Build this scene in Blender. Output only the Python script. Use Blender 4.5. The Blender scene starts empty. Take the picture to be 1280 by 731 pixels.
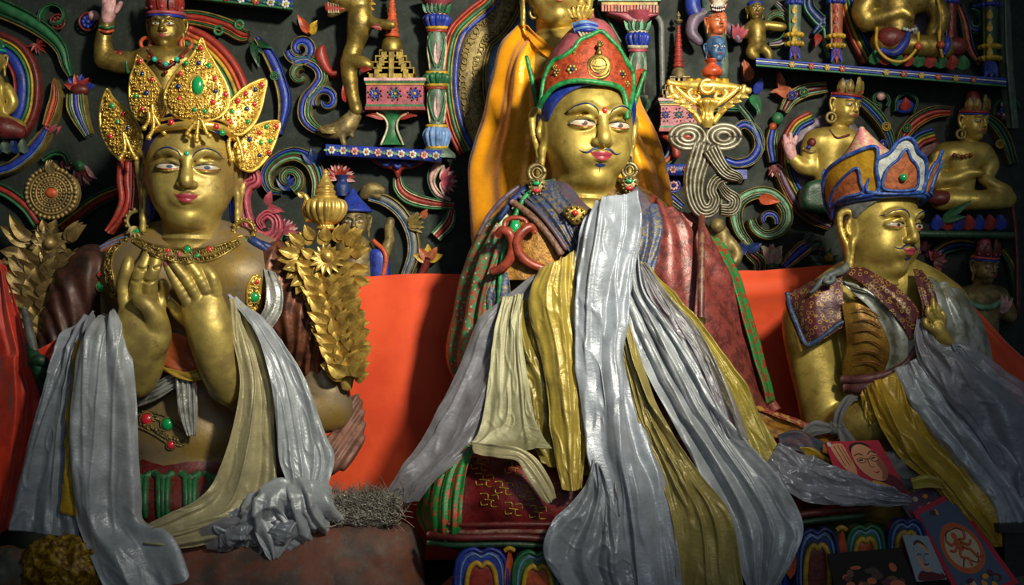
import bpy, math, random
import numpy as np
from mathutils import Vector, Matrix
from mathutils.bvhtree import BVHTree
from mathutils.geometry import delaunay_2d_cdt

S = 0.0025          # metres per photo pixel on the plane four metres away
F = 1600.0
CZ = 1.6
PI = math.pi
sc = bpy.context.scene
COL = sc.collection
rnd = random.Random(7)


def P(px, py, d=0.0):
    Y = 4.0 + d * S
    return np.array([(px - 640) / F * Y, Y, CZ - (py - 365.5) / F * Y])


def RS(d=0.0):
    return S * (4.0 + d * S) / 4.0


def nrmz(v):
    v = np.asarray(v, float)
    return v / (np.linalg.norm(v, axis=-1, keepdims=True) + 1e-12)


def cr(pts, m):
    """Catmull-Rom through pts (n,k), m samples"""
    p = np.asarray(pts, float)
    n = len(p)
    if n == 1:
        return np.repeat(p, m, 0)
    if n == 2 and p.ndim == 2:
        t = np.linspace(0, 1, m)[:, None]
        return p[0] * (1 - t) + p[1] * t
    q = np.concatenate([(2 * p[0] - p[1])[None], p, (2 * p[-1] - p[-2])[None]])
    t = np.linspace(0, n - 1, m)
    i = np.minimum(t.astype(int), n - 2)
    f = t - i
    f = f.reshape((-1,) + (1,) * (p.ndim - 1))
    a, b, c, d = q[i], q[i + 1], q[i + 2], q[i + 3]
    return 0.5 * (2 * b + (c - a) * f + (2 * a - 5 * b + 4 * c - d) * f * f + (3 * b - a - 3 * c + d) * f ** 3)


# ---------- vector noise ----------
def _h(ix, iy, iz):
    n = (ix * 374761393 + iy * 668265263 + iz * 2147483647 % 1013904223).astype(np.int64)
    n = (n ^ (n >> 13)) * 1274126177
    n = n & 0x7fffffff
    return (n ^ (n >> 16)) % 65536 / 32768.0 - 1.0


def vn(x, y, z=0.0, seed=0):
    x, y, z = np.broadcast_arrays(np.asarray(x, float), np.asarray(y, float), np.asarray(z, float))
    x = x + seed * 17.3
    ix, iy, iz = np.floor(x).astype(np.int64), np.floor(y).astype(np.int64), np.floor(z).astype(np.int64)
    fx, fy, fz = x - ix, y - iy, z - iz
    fx, fy, fz = [f * f * (3 - 2 * f) for f in (fx, fy, fz)]
    r = 0
    for a in (0, 1):
        for b in (0, 1):
            for c in (0, 1):
                w = (fx if a else 1 - fx) * (fy if b else 1 - fy) * (fz if c else 1 - fz)
                r = r + w * _h(ix + a, iy + b, iz + c)
    return r


# ---------- mesh builder ----------
class MB:
    def __init__(s):
        s.v = []; s.f = []; s.m = []; s.sm = []; s.uv = []; s.n = 0

    def add(s, V, Fs, mat=0, smooth=True, uv=None):
        V = np.asarray(V, float).reshape(-1, 3)
        if not isinstance(Fs, list):
            Fs = [Fs]
        s.v.append(V)
        s.uv.append(np.zeros((len(V), 2)) if uv is None else np.asarray(uv, float).reshape(-1, 2))
        for f in Fs:
            f = np.asarray(f, np.int64)
            if len(f):
                s.f.append(f + s.n); s.m.append((mat, len(f))); s.sm.append(smooth)
        s.n += len(V)
        return s

    def data(s):
        return np.vstack(s.v), s.f

    def bvh(s):
        V, Fs = s.data()
        return BVHTree.FromPolygons([tuple(v) for v in V], [tuple(int(i) for i in r) for f in Fs for r in f])


TAGN = {}


def build(mb, name, mats, parent=None, origin=None, solid=0.0, kind=None):
    V, Fs = mb.data()
    if parent is not None:
        r = parent
        while r.parent:
            r = r.parent
        org = np.array(r.location)
    elif origin is not None:
        org = np.asarray(origin, float)
    else:
        org = np.array([(V[:, 0].min() + V[:, 0].max()) / 2, (V[:, 1].min() + V[:, 1].max()) / 2, V[:, 2].min()])
    me = bpy.data.meshes.new(name)
    me.vertices.add(len(V))
    me.vertices.foreach_set('co', (V - org).astype(np.float32).ravel())
    loops = np.concatenate([f.ravel() for f in Fs])
    tot = np.concatenate([np.full(len(f), f.shape[1]) for f in Fs])
    st = np.concatenate([[0], np.cumsum(tot)[:-1]])
    me.loops.add(len(loops)); me.loops.foreach_set('vertex_index', loops.astype(np.int32))
    me.polygons.add(len(tot)); me.polygons.foreach_set('loop_start', st.astype(np.int32))
    try:
        me.polygons.foreach_set('loop_total', tot.astype(np.int32))
    except Exception:
        pass
    me.polygons.foreach_set('material_index', np.concatenate([np.full(n, m) for m, n in mb.m]).astype(np.int32))
    me.polygons.foreach_set('use_smooth', np.concatenate([np.full(mb.m[i][1], mb.sm[i]) for i in range(len(mb.sm))]))
    uv = np.vstack(mb.uv)
    if np.any(uv):
        l = me.uv_layers.new(name='UVMap')
        l.data.foreach_set('uv', uv[loops].astype(np.float32).ravel())
    me.update(calc_edges=True)
    me.validate()
    if not isinstance(mats, (list, tuple)):
        mats = [mats]
    for m in mats:
        me.materials.append(m)
    o = bpy.data.objects.new(name, me)
    COL.objects.link(o)
    if parent is not None:
        o.parent = parent
    else:
        o.location = org
    if solid:
        md = o.modifiers.new('thickness', 'SOLIDIFY'); md.thickness = solid; md.offset = 0
    if kind:
        o['kind'] = kind
    return o


def build_parts(mb, name, mats, parent):
    """builds a part, one object for each piece that stands apart from the others"""
    off = []; n = 0
    for v in mb.v:
        off.append(n); n += len(v)
    bb = [(v.min(0) - .0015, v.max(0) + .0015) for v in mb.v]
    par = list(range(len(bb)))

    def find(i):
        while par[i] != i:
            i = par[i]
        return i
    for i in range(len(bb)):
        for j in range(i):
            if np.all(bb[i][0] < bb[j][1]) and np.all(bb[j][0] < bb[i][1]):
                par[find(i)] = find(j)
    roots = sorted(set(find(i) for i in range(len(bb))))
    if not 1 < len(roots) < 16 or name in ('painted_flower', 'rosette', 'bracelet', 'necklace', 'fringe', 'board', 'inner_panel', 'inlay'):
        return build(mb, name, mats, parent)
    fi = 0
    faces = []
    for f, m, sm in zip(mb.f, mb.m, mb.sm):
        k = max(i for i in range(len(off)) if off[i] <= f.min())
        faces.append((k, f - off[k], m[0], sm))
    for r in roots:
        q = MB()
        for i in range(len(bb)):
            if find(i) == r:
                base = q.n
                q.v.append(mb.v[i]); q.uv.append(mb.uv[i]); q.n += len(mb.v[i])
                for k, f, m, sm in faces:
                    if k == i:
                        q.f.append(f + base); q.m.append((m, len(f))); q.sm.append(sm)
        if q.f:
            o = build(q, name, mats, parent)
    return o


def thing(name, label, cat, base, group=None):
    o = bpy.data.objects.new(name, None)
    COL.objects.link(o)
    o.location = tuple(base); o.empty_display_size = 0.05
    o['label'] = label; o['category'] = cat
    if group:
        o['group'] = group
    bpy.context.view_layer.update()
    return o


def tag(o, label, cat, group=None, kind=None):
    o['label'] = label; o['category'] = cat
    if group:
        o['group'] = group
    if kind:
        o['kind'] = kind
    return o


def gridf(nu, nv, wrapu=False):
    """faces for grid index i*nv+j ; i in nu, j in nv"""
    i = np.arange(nu if wrapu else nu - 1)[:, None]; j = np.arange(nv - 1)[None, :]
    i2 = (i + 1) % nu
    a = i * nv + j; b = i2 * nv + j; c = i2 * nv + j + 1; d = i * nv + j + 1
    return np.stack([a, b, c, d], -1).reshape(-1, 4)


def tube(mb, pts, r, n=8, mat=0, m=None, flat=1.0, world=False, caps=True):
    """pts: px triples (or world) ; r px radius or list"""
    pts = np.asarray(pts, float)
    m = m or max(2, len(pts) * 5 if len(pts) > 2 else 2)
    r = np.broadcast_to(np.asarray(r, float), (len(pts),))
    q = cr(np.hstack([pts, r[:, None]]), m)
    if world:
        C = q[:, :3]; R = q[:, 3]
    else:
        C = np.array([P(*a[:3]) for a in q]); R = q[:, 3] * (S * (4 + q[:, 2] * S) / 4)
    T = nrmz(np.gradient(C, axis=0))
    ref = np.array([0, 1, 0.]) if abs(T[0][1]) < 0.8 else np.array([1., 0, 0])
    A = []
    a = nrmz(np.cross(T[0], ref))
    for t in T:
        a = nrmz(a - t * np.dot(a, t)); A.append(a)
    A = np.array(A); B = np.cross(T, A)
    th = np.linspace(0, 2 * PI, n, endpoint=False)
    R = np.maximum(R, 1e-5)
    V = C[:, None] + R[:, None, None] * (A[:, None] * np.cos(th)[None, :, None] + B[:, None] * np.sin(th)[None, :, None] * flat)
    V = V.transpose(1, 0, 2).reshape(-1, 3)      # n x m
    Fs = [gridf(n, m, True)]
    if caps:
        V = np.vstack([V, C[0] - T[0] * R[0] * 0.5, C[-1] + T[-1] * R[-1] * 0.5])
        k = np.arange(n)
        Fs.append(np.stack([k * m, ((k + 1) % n) * m, np.full(n, n * m)], -1))
        Fs.append(np.stack([k * m + m - 1, ((k + 1) % n) * m + m - 1, np.full(n, n * m + 1)], -1))
    mb.add(V, Fs, mat)
    return mb


def ball(mb, c, r, mat=0, n=10, world=False, sc3=(1, 1, 1), R=None):
    if not world:
        rr = r * RS(c[2]); c = P(*c)
    else:
        rr = r
    u = np.linspace(0, 2 * PI, n, endpoint=False); v = np.linspace(0, PI, n // 2 + 2)
    V = np.stack([np.cos(u)[:, None] * np.sin(v), np.sin(u)[:, None] * np.sin(v), np.repeat(np.cos(v)[None], n, 0)], -1)
    V = V * np.array(sc3) * rr
    if R is not None:
        V = V @ np.asarray(R).T
    mb.add(V.reshape(-1, 3) + np.asarray(c), gridf(n, len(v), True), mat)
    return mb


def lathe(mb, cx, d, prof, mat=0, n=28, gad=None, dr=1.0, tilt=0.0, pivot=None):
    """prof [(r_px, y_px)] ; gad (count, amp, i0, i1) ; tilt radians in the picture plane about pivot"""
    pr = np.asarray(prof, float)
    if gad:
        n = max(n, gad[0] * 8)
    q = cr(pr, max(len(pr) * 4, 8))
    th = np.linspace(0, 2 * PI, n, endpoint=False)
    s = RS(d)
    C = np.array([P(cx, y, d) for y in q[:, 1]])
    R = np.maximum(q[:, 0], 0.01) * s
    mod = np.ones((n, len(q)))
    if gad:
        w = np.zeros(len(q)); y = q[:, 1]
        w[(y >= min(gad[2], gad[3])) & (y <= max(gad[2], gad[3]))] = 1
        mod += gad[1] * (np.abs(np.cos(th * gad[0] / 2))[:, None] - 0.5) * w
    V = np.empty((n, len(q), 3))
    V[..., 0] = C[:, 0] + np.cos(th)[:, None] * R * mod
    V[..., 1] = C[:, 1] + np.sin(th)[:, None] * R * mod * dr
    V[..., 2] = C[:, 2]
    if tilt:
        pv = P(cx, pivot if pivot is not None else pr[-1][1], d)
        D = V - pv
        c, sn = math.cos(tilt), math.sin(tilt)
        V = np.stack([D[..., 0] * c + D[..., 2] * sn, D[..., 1], -D[..., 0] * sn + D[..., 2] * c], -1) + pv
    mb.add(V.reshape(-1, 3), gridf(n, len(q), True), mat)
    return mb


def band(mb, pts, w, stripes, d=236, m=None, base=6, samp=6, back=None):
    """raised striped relief band in the wall plane. pts px pairs (or triples), w half width(s) px,
    stripes [(u0,u1,h,mat)]"""
    pts = np.asarray(pts, float)
    if pts.shape[1] == 2:
        pts = np.hstack([pts, np.full((len(pts), 1), float(d))])
    w = np.broadcast_to(np.asarray(w, float), (len(pts),)) if np.ndim(w) == 0 or len(np.atleast_1d(w)) == len(pts) else cr(np.asarray(w, float)[:, None], len(pts))[:, 0]
    m = m or max(12, len(pts) * 5)
    q = cr(np.hstack([pts, w[:, None]]), m)
    C = np.array([P(*a[:3]) for a in q]); W = np.maximum(q[:, 3], 0.05) * (S * (4 + q[:, 2] * S) / 4)
    T = np.gradient(C, axis=0); T[:, 1] = 0; T = nrmz(T)
    Sd = np.stack([T[:, 2], np.zeros(m), -T[:, 0]], -1)
    if back is None:
        back = 14
    for (u0, u1, h, mat) in stripes:
        t = np.linspace(-1, 1, samp)
        u = (u0 + u1) / 2 + (u1 - u0) / 2 * t
        hh = (base + h * np.sqrt(np.maximum(1 - t * t, 0)) ** 0.8)
        fade = np.minimum(1, W / (W.max() * 0.4 + 1e-9))
        cols = [C + Sd * (W * u0)[:, None] + np.array([0, back * S, 0])]
        for a, b in zip(u, hh):
            cols.append(C + Sd * (W * a)[:, None] - np.array([0, 1, 0]) * (b * S * fade)[:, None])
        cols.append(C + Sd * (W * u1)[:, None] + np.array([0, back * S, 0]))
        V = np.stack(cols, 0)
        k = len(cols)
        Fs = [gridf(k, m)]
        e = np.arange(k)
        V2 = V.reshape(-1, 3)
        # end caps
        Fs.append((e * m)[None, :]); Fs.append((e * m + m - 1)[None, ::-1])
        mb.add(V2, Fs, mat)
    return mb


def spiral(cx, cy, r0, r1, a0, a1, n=14, sy=1.0):
    t = np.linspace(0, 1, n)
    a = np.radians(a0 + (a1 - a0) * t); r = r0 + (r1 - r0) * t
    return [(cx + r_ * math.cos(b), cy - r_ * math.sin(b) * sy) for r_, b in zip(r, a)]


def leaf(mb, x, y, d, ang, L, W, mat=0, lift=0.3, curl=0.0, ridge=0.25, n=9, lobes=0, thick=1.5):
    """leaf with midrib; ang degrees in picture plane (0 right, 90 up)"""
    if d > 208:
        thick = max(thick, 239 - d)
    t = np.linspace(0, 1, n); u = np.linspace(-1, 1, 7)
    w = W * np.sin(PI * np.clip(t, 0, 1) ** 0.68) ** 0.85 * (1.08 - 0.3 * t) + 0.02
    if lobes:
        w = w * (1 + 0.22 * np.cos(t * lobes * 2 * PI))
    a = math.radians(ang)
    dx, dy = math.cos(a), -math.sin(a)
    nx_, ny_ = -dy, dx
    o = P(x, y, d); s = RS(d)
    T, U = np.meshgrid(t, u, indexing='ij')
    Wd = w[:, None] * U
    bend = curl * T * T * L
    X = dx * T * L + nx_ * (Wd + bend); Y = dy * T * L + ny_ * (Wd + bend)
    D = -(lift * L * np.sin(T * PI * 0.62) + ridge * W * (np.abs(U) ** 1.5 - 0.5 * np.exp(-(U / 0.18) ** 2)) * np.sin(PI * T))
    V = np.stack([o[0] + X * s, o[1] + D * s, o[2] - Y * s], -1).reshape(-1, 3)
    V2 = V + np.array([0, thick * s, 0])
    f = gridf(n, 7)
    mb.add(np.vstack([V, V2]), [f, f[:, ::-1] + len(V)], mat)
    return mb


def inpoly(x, y, poly):
    r = np.zeros(x.shape, bool)
    n = len(poly)
    for i in range(n):
        x0, y0 = poly[i]; x1, y1 = poly[(i + 1) % n]
        if y0 == y1:
            continue
        c = (y0 > y) != (y1 > y)
        r ^= c & (x < (x1 - x0) * (y - y0) / (y1 - y0) + x0)
    return r


def pdist(x, y, poly):
    dm = np.full(x.shape, 1e9)
    n = len(poly)
    for i in range(n):
        a = np.array(poly[i]); b = np.array(poly[(i + 1) % n])
        e = b - a; L = (e ** 2).sum() + 1e-9
        t = np.clip(((x - a[0]) * e[0] + (y - a[1]) * e[1]) / L, 0, 1)
        dm = np.minimum(dm, np.hypot(x - a[0] - t * e[0], y - a[1] - t * e[1]))
    return dm


def smoothpoly(poly, m=None, closed=True):
    p = np.asarray(poly, float)
    n = len(p)
    m = m or n * 5
    q = np.vstack([p[-2:], p, p[:3]])
    t = np.linspace(0, n, m, endpoint=False) + 2
    i = t.astype(int); f = (t - i)[:, None]
    a, b, c, d = q[i - 1], q[i], q[i + 1], q[i + 2]
    return 0.5 * (2 * b + (c - a) * f + (2 * a - 5 * b + 4 * c - d) * f * f + (3 * b - a - 3 * c + d) * f ** 3)


def trip(poly, step):
    """triangulate polygon w/ interior points -> pts2d, tris"""
    poly = np.asarray(poly, float)
    x0, y0 = poly.min(0); x1, y1 = poly.max(0)
    gx, gy = np.meshgrid(np.arange(x0, x1, step), np.arange(y0, y1, step * 0.87))
    gx = gx + (np.arange(gx.shape[0]) % 2)[:, None] * step / 2
    gx, gy = gx.ravel(), gy.ravel()
    k = inpoly(gx, gy, poly)
    gx, gy = gx[k], gy[k]
    k = pdist(gx, gy, poly) > step * 0.4
    pts = np.vstack([poly, np.stack([gx[k], gy[k]], -1)])
    n = len(poly)
    r = delaunay_2d_cdt([Vector(p) for p in pts], [], [list(range(n))], 1, 1e-5)
    V = np.array([tuple(v) for v in r[0]])
    return V, np.array([list(f) for f in r[2] if len(f) == 3])


def plaque(mb, poly, d, thick=6, bulge=4, R=8, mat=0, step=None, smooth=6, disp=None, tilt=None):
    """solid plate traced by poly (px) with a domed front. tilt: function (x,y)->extra depth px"""
    if smooth:
        poly = smoothpoly(poly, len(poly) * smooth)
    step = step or max(2.0, (np.ptp(np.asarray(poly)[:, 0]) + np.ptp(np.asarray(poly)[:, 1])) / 50)
    V, T = trip(poly, step)
    dd = pdist(V[:, 0], V[:, 1], poly)
    h = bulge * np.sqrt(np.clip(1 - (1 - np.minimum(dd / R, 1)) ** 2, 0, 1))
    if disp is not None:
        h = h + disp(V[:, 0], V[:, 1]) * np.minimum(dd / (R * 0.4), 1)
    tl = tilt(V[:, 0], V[:, 1]) if tilt else np.zeros(len(V))
    A = np.array([P(x, y, d + t_ - h_) for (x, y), h_, t_ in zip(V, h, tl)])
    s = RS(d)
    nb = len(poly)
    B = A[:nb] + np.array([0, thick * s, 0])
    i = np.arange(nb); j = (i + 1) % nb
    n = len(A)
    side = np.stack([i, j, j + n, i + n], -1)
    mb.add(A, T, mat)
    mb.add(np.vstack([A[:nb], B]), np.stack([i, j, j + nb, i + nb], -1), mat, smooth=False)
    if len(T):
        Bk = A.copy(); Bk[:, 1] = np.array([P(x, y, d)[1] for x, y in V]) + tl * s + thick * s
        mb.add(Bk, T[:, ::-1], mat)
    return mb


def sheet(mb, rows, nu=60, nv=90, mat=0, folds=None, wr=(0.0, 0.1), seed=0, uvs=(1, 1), crinkle=0.0):
    """cloth: rows = list (along length) of lists (across) of (px,py,d). folds=(count, amp_px, drift)"""
    n = max(len(r) for r in rows)
    rr = [cr(np.asarray(r, float), n) if len(r) != n else np.asarray(r, float) for r in rows]
    G = np.array(rr)                                    # rows x n x 3
    G = cr(G, nv)                                        # nv x n x 3
    G = np.stack([cr(g, nu) for g in G])                # nv x nu x 3
    u = np.linspace(0, 1, nu)[None, :]; v = np.linspace(0, 1, nv)[:, None]
    X, Y, D = G[..., 0], G[..., 1], G[..., 2]
    Y_ = 4 + D * S
    W = np.stack([(X - 640) / F * Y_, Y_, CZ - (Y - 365.5) / F * Y_], -1)
    du = np.gradient(W, axis=1); dv = np.gradient(W, axis=0)
    N = nrmz(np.cross(du, dv))
    N[N[..., 1] > 0] *= -1
    h = np.zeros((nv, nu))
    if folds:
        c, amp = folds[0], folds[1]
        dr = folds[2] if len(folds) > 2 else 0.6
        ph = u * c * 2 * PI + dr * 2 * PI * vn(v * 1.6 + 3, u * 1.2, seed=seed) + seed
        s_ = np.sin(ph) + 0.4 * np.sin(2.3 * ph + 1.3 + 3 * vn(v * 2.5, u * 2, seed=seed + 5)) * (.5 + vn(v * 3, u * 3, seed=seed + 7))
        env = 0.65 + 0.5 * vn(v * 2.2, u * 2.5, seed=seed + 9)
        h += amp * S * s_ * env
    Lx = (np.ptp(X) + 1); Ly = (np.ptp(Y) + 1)
    if wr[0]:
        a, f = wr
        n1 = vn(X * f * 0.6 + Y * f * 0.15, Y * f * 0.35, 0, seed + 1)
        n2 = vn(X * f * 1.5, Y * f * 0.8 - X * f * .4, 0, seed + 2)
        h += a * S * (n1 + 0.5 * n2)
    if crinkle:
        r1 = 1 - np.abs(vn(u * 5 + .6 * v, v * 2.6 + 1.3 * u, 0, seed + 3)) * 2.4
        r2 = 1 - np.abs(vn(u * 6 + v * 5, v * 9 - u * 3, 0, seed + 4)) * 2.4
        h += crinkle * S * (1.6 * np.maximum(r1, 0) ** 1.5 + 0.55 * np.maximum(r2, 0) ** 1.5)
    W = W + N * h[..., None]
    uv = np.stack([np.broadcast_to(u * uvs[0], (nv, nu)), np.broadcast_to(v * uvs[1], (nv, nu))], -1)
    mb.add(W.reshape(-1, 3), gridf(nv, nu), mat, uv=uv)
    return mb


def boxw(mb, x0, x1, y0, y1, z0, z1, mat=0):
    V = np.array([[x, y, z] for x in (x0, x1) for y in (y0, y1) for z in (z0, z1)], float)
    f = np.array([[0, 1, 3, 2], [4, 6, 7, 5], [0, 4, 5, 1], [2, 3, 7, 6], [0, 2, 6, 4], [1, 5, 7, 3]])
    mb.add(V, f, mat, smooth=False)
    return mb


# ---------- signed distance sculpting ----------
class SDF:
    def __init__(s, res):
        s.h = res; s.ops = []

    def ell(s, c, r, R=None, k=0.02, op='u'):
        s.ops.append(('e', np.asarray(c, float), np.broadcast_to(np.asarray(r, float), (3,)), R, k, op)); return s

    def cap(s, a, b, ra, rb=None, k=0.02, op='u', flat=None):
        s.ops.append(('c', np.asarray(a, float), np.asarray(b, float), (ra, ra if rb is None else rb, flat), k, op)); return s

    def chain(s, pts, rs, k=0.02, op='u', m=None):
        pts = np.asarray(pts, float)
        q = cr(np.hstack([pts, np.asarray(rs, float)[:, None]]), m or (len(pts) - 1) * 3 + 1)
        for a, b in zip(q[:-1], q[1:]):
            s.cap(a[:3], b[:3], a[3], b[3], k, op)
        return s

    # pixel-space versions
    def pe(s, x, y, d, rx, ry, rd, rot=0.0, k=8, op='u'):
        u = RS(d); R = None
        if rot:
            a = math.radians(rot); R = np.array([[math.cos(a), 0, -math.sin(a)], [0, 1, 0], [math.sin(a), 0, math.cos(a)]])
        return s.ell(P(x, y, d), (rx * u, rd * u, ry * u), R, k * S, op)

    def pc(s, pts, rs, k=6, op='u', m=None):
        u = [RS(p[2]) for p in pts]
        rs = np.broadcast_to(np.asarray(rs, float), (len(pts),))
        return s.chain([P(*p) for p in pts], [r * q for r, q in zip(rs, u)], k * S, op, m)

    def mesh(s, disp=None):
        h = s.h
        lo = np.full(3, 1e9); hi = -lo
        bb = []
        for o in s.ops:
            if o[0] == 'e':
                r = np.max(o[2]) if o[3] is not None else o[2]; a, b = o[1] - r, o[1] + r
            else:
                r = max(o[3][0], o[3][1]); a, b = np.minimum(o[1], o[2]) - r, np.maximum(o[1], o[2]) + r
            bb.append((a, b))
            if o[5] == 'u':
                lo = np.minimum(lo, a); hi = np.maximum(hi, b)
        lo -= 4 * h; hi += 4 * h
        n = np.ceil((hi - lo) / h).astype(int) + 1
        Fd = np.full(n, 1.0, np.float32)
        ax = [lo[i] + h * np.arange(n[i]) for i in range(3)]
        for o, (a, b) in zip(s.ops, bb):
            k = o[4]; mg = k + 3 * h
            i0 = np.clip(np.floor((a - mg - lo) / h).astype(int), 0, n); i1 = np.clip(np.ceil((b + mg - lo) / h).astype(int) + 1, 0, n)
            if np.any(i1 <= i0):
                continue
            sl = tuple(slice(p, q) for p, q in zip(i0, i1))
            X = ax[0][sl[0]][:, None, None]; Y = ax[1][sl[1]][None, :, None]; Z = ax[2][sl[2]][None, None, :]
            if o[0] == 'e':
                c, r, R = o[1], o[2], o[3]
                x, y, z = X - c[0], Y - c[1], Z - c[2]
                if R is not None:
                    x, y, z = (R[0][0] * x + R[1][0] * y + R[2][0] * z, R[0][1] * x + R[1][1] * y + R[2][1] * z, R[0][2] * x + R[1][2] * y + R[2][2] * z)
                k0 = np.sqrt((x / r[0]) ** 2 + (y / r[1]) ** 2 + (z / r[2]) ** 2)
                k1 = np.sqrt((x / r[0] ** 2) ** 2 + (y / r[1] ** 2) ** 2 + (z / r[2] ** 2) ** 2) + 1e-9
                dd = k0 * (k0 - 1) / k1
                dd = np.where(k0 < 0.05, -min(r), dd)
            else:
                e = o[2] - o[1]; L = (e ** 2).sum() + 1e-12
                x, y, z = X - o[1][0], Y - o[1][1], Z - o[1][2]
                t = np.clip((x * e[0] + y * e[1] + z * e[2]) / L, 0, 1)
                dd = np.sqrt((x - t * e[0]) ** 2 + (y - t * e[1]) ** 2 + (z - t * e[2]) ** 2) - (o[3][0] * (1 - t) + o[3][1] * t)
            cur = Fd[sl]
            if o[5] == 'u':
                q = np.maximum(k - np.abs(cur - dd), 0) / max(k, 1e-9)
                Fd[sl] = np.minimum(cur, dd) - q * q * k * 0.25
            else:
                q = np.maximum(k - np.abs(cur + dd), 0) / max(k, 1e-9)
                Fd[sl] = np.maximum(cur, -dd) + q * q * k * 0.25
        if disp is not None:
            m = np.abs(Fd) < 5 * h
            I = np.argwhere(m)
            p = lo + I * h
            Fd[m] -= disp(p).astype(np.float32)
        Fd[0] = Fd[-1] = 1; Fd[:, 0] = Fd[:, -1] = 1; Fd[:, :, 0] = Fd[:, :, -1] = 1
        return surfnets(Fd, lo, h)


def surfnets(Fd, lo, h):
    s = Fd < 0
    c = np.zeros([a - 1 for a in Fd.shape], np.int8)
    offs = [(i, j, k) for i in (0, 1) for j in (0, 1) for k in (0, 1)]
    nx, ny, nz = Fd.shape
    for i, j, k in offs:
        c += s[i:nx - 1 + i, j:ny - 1 + j, k:nz - 1 + k]
    I = np.argwhere((c > 0) & (c < 8))
    val = np.stack([Fd[I[:, 0] + i, I[:, 1] + j, I[:, 2] + k] for i, j, k in offs], -1)
    acc = np.zeros((len(I), 3)); cnt = np.zeros(len(I))
    for a in range(8):
        for b in range(a + 1, 8):
            df = [p != q for p, q in zip(offs[a], offs[b])]
            if sum(df) != 1:
                continue
            va, vb = val[:, a], val[:, b]
            m = (va < 0) != (vb < 0)
            t = np.where(m, va / np.where(m, va - vb, 1), 0)
            oa, ob = np.array(offs[a]), np.array(offs[b])
            acc += np.where(m[:, None], oa + (ob - oa) * t[:, None], 0); cnt += m
    V = lo + (I + acc / cnt[:, None]) * h
    ids = np.full(c.shape, -1, np.int32); ids[I[:, 0], I[:, 1], I[:, 2]] = np.arange(len(I))
    Fs = []
    for ax in range(3):
        a = [slice(1, -1)] * 3; b = [slice(1, -1)] * 3
        a[ax] = slice(0, -1); b[ax] = slice(1, None)
        m = s[tuple(a)] != s[tuple(b)]
        J = np.argwhere(m)
        J = J + np.array([0 if i == ax else 1 for i in range(3)])
        o1, o2 = [i for i in range(3) if i != ax]
        e1 = np.zeros(3, int); e1[o1] = 1; e2 = np.zeros(3, int); e2[o2] = 1
        q = [J - e1 - e2, J - e2, J, J - e1]
        f = np.stack([ids[x[:, 0], x[:, 1], x[:, 2]] for x in q], -1)
        inside = s[J[:, 0], J[:, 1], J[:, 2]]
        flip = inside if ax != 1 else ~inside
        f = np.where(flip[:, None], f, f[:, ::-1])
        Fs.append(f)
    f = np.vstack(Fs)
    return V, f[(f >= 0).all(1)]


# ---------- painting lines and patches on a surface ----------
class Surf:
    """projects px points on a mesh along the given direction"""
    def __init__(s, V, Fc, frame=None):
        s.t = BVHTree.FromPolygons([tuple(v) for v in V], [tuple(int(i) for i in r) for r in Fc])
        s.frame = frame

    def hit(s, x, y, d=-400):
        o = P(x, y, d); c = np.array([0, 0, CZ])
        r = s.t.ray_cast(Vector(o), Vector(nrmz(o - c)))
        if r[0] is None:
            return None
        return np.array(r[0]), np.array(r[1])

    def line(s, mb, pts, r, mat=0, m=None, off=0.3, n=6, smooth=True):
        pts = np.asarray(pts, float)
        m = m or len(pts) * 6
        rr = np.broadcast_to(np.asarray(r, float), (len(pts),))
        q = cr(np.hstack([pts, rr[:, None]]), m)
        C = []; R = []
        for x, y, w in q:
            k = s.hit(x, y)
            if k is None:
                continue
            nn = k[1] if np.dot(k[1], nrmz(k[0] - np.array([0, 0, CZ]))) < 0 else -k[1]
            C.append(k[0] + nn * off * w * S); R.append(w * S)
        if len(C) > 2:
            C = np.array(C); C = np.vstack([C[:1], (C[:-2] + 2 * C[1:-1] + C[2:]) / 4, C[-1:]])
            tube(mb, C, R, n=n, mat=mat, m=len(C), world=True)
        return mb

    def patch(s, mb, poly, mat=0, off=0.5, step=2.0, smooth=4):
        if smooth:
            poly = smoothpoly(poly, len(poly) * smooth)
        V, T = trip(poly, step)
        W = []; ok = []
        for x, y in V:
            k = s.hit(x, y)
            if k is None:
                W.append((0, 0, 0)); ok.append(False); continue
            nn = k[1] if np.dot(k[1], nrmz(k[0] - np.array([0, 0, CZ]))) < 0 else -k[1]
            W.append(k[0] + nn * off * S); ok.append(True)
        ok = np.array(ok)
        T = T[ok[T].all(1)]
        if len(T):
            mb.add(np.array(W), T, mat)
        return mb
MATS = {}


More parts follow.
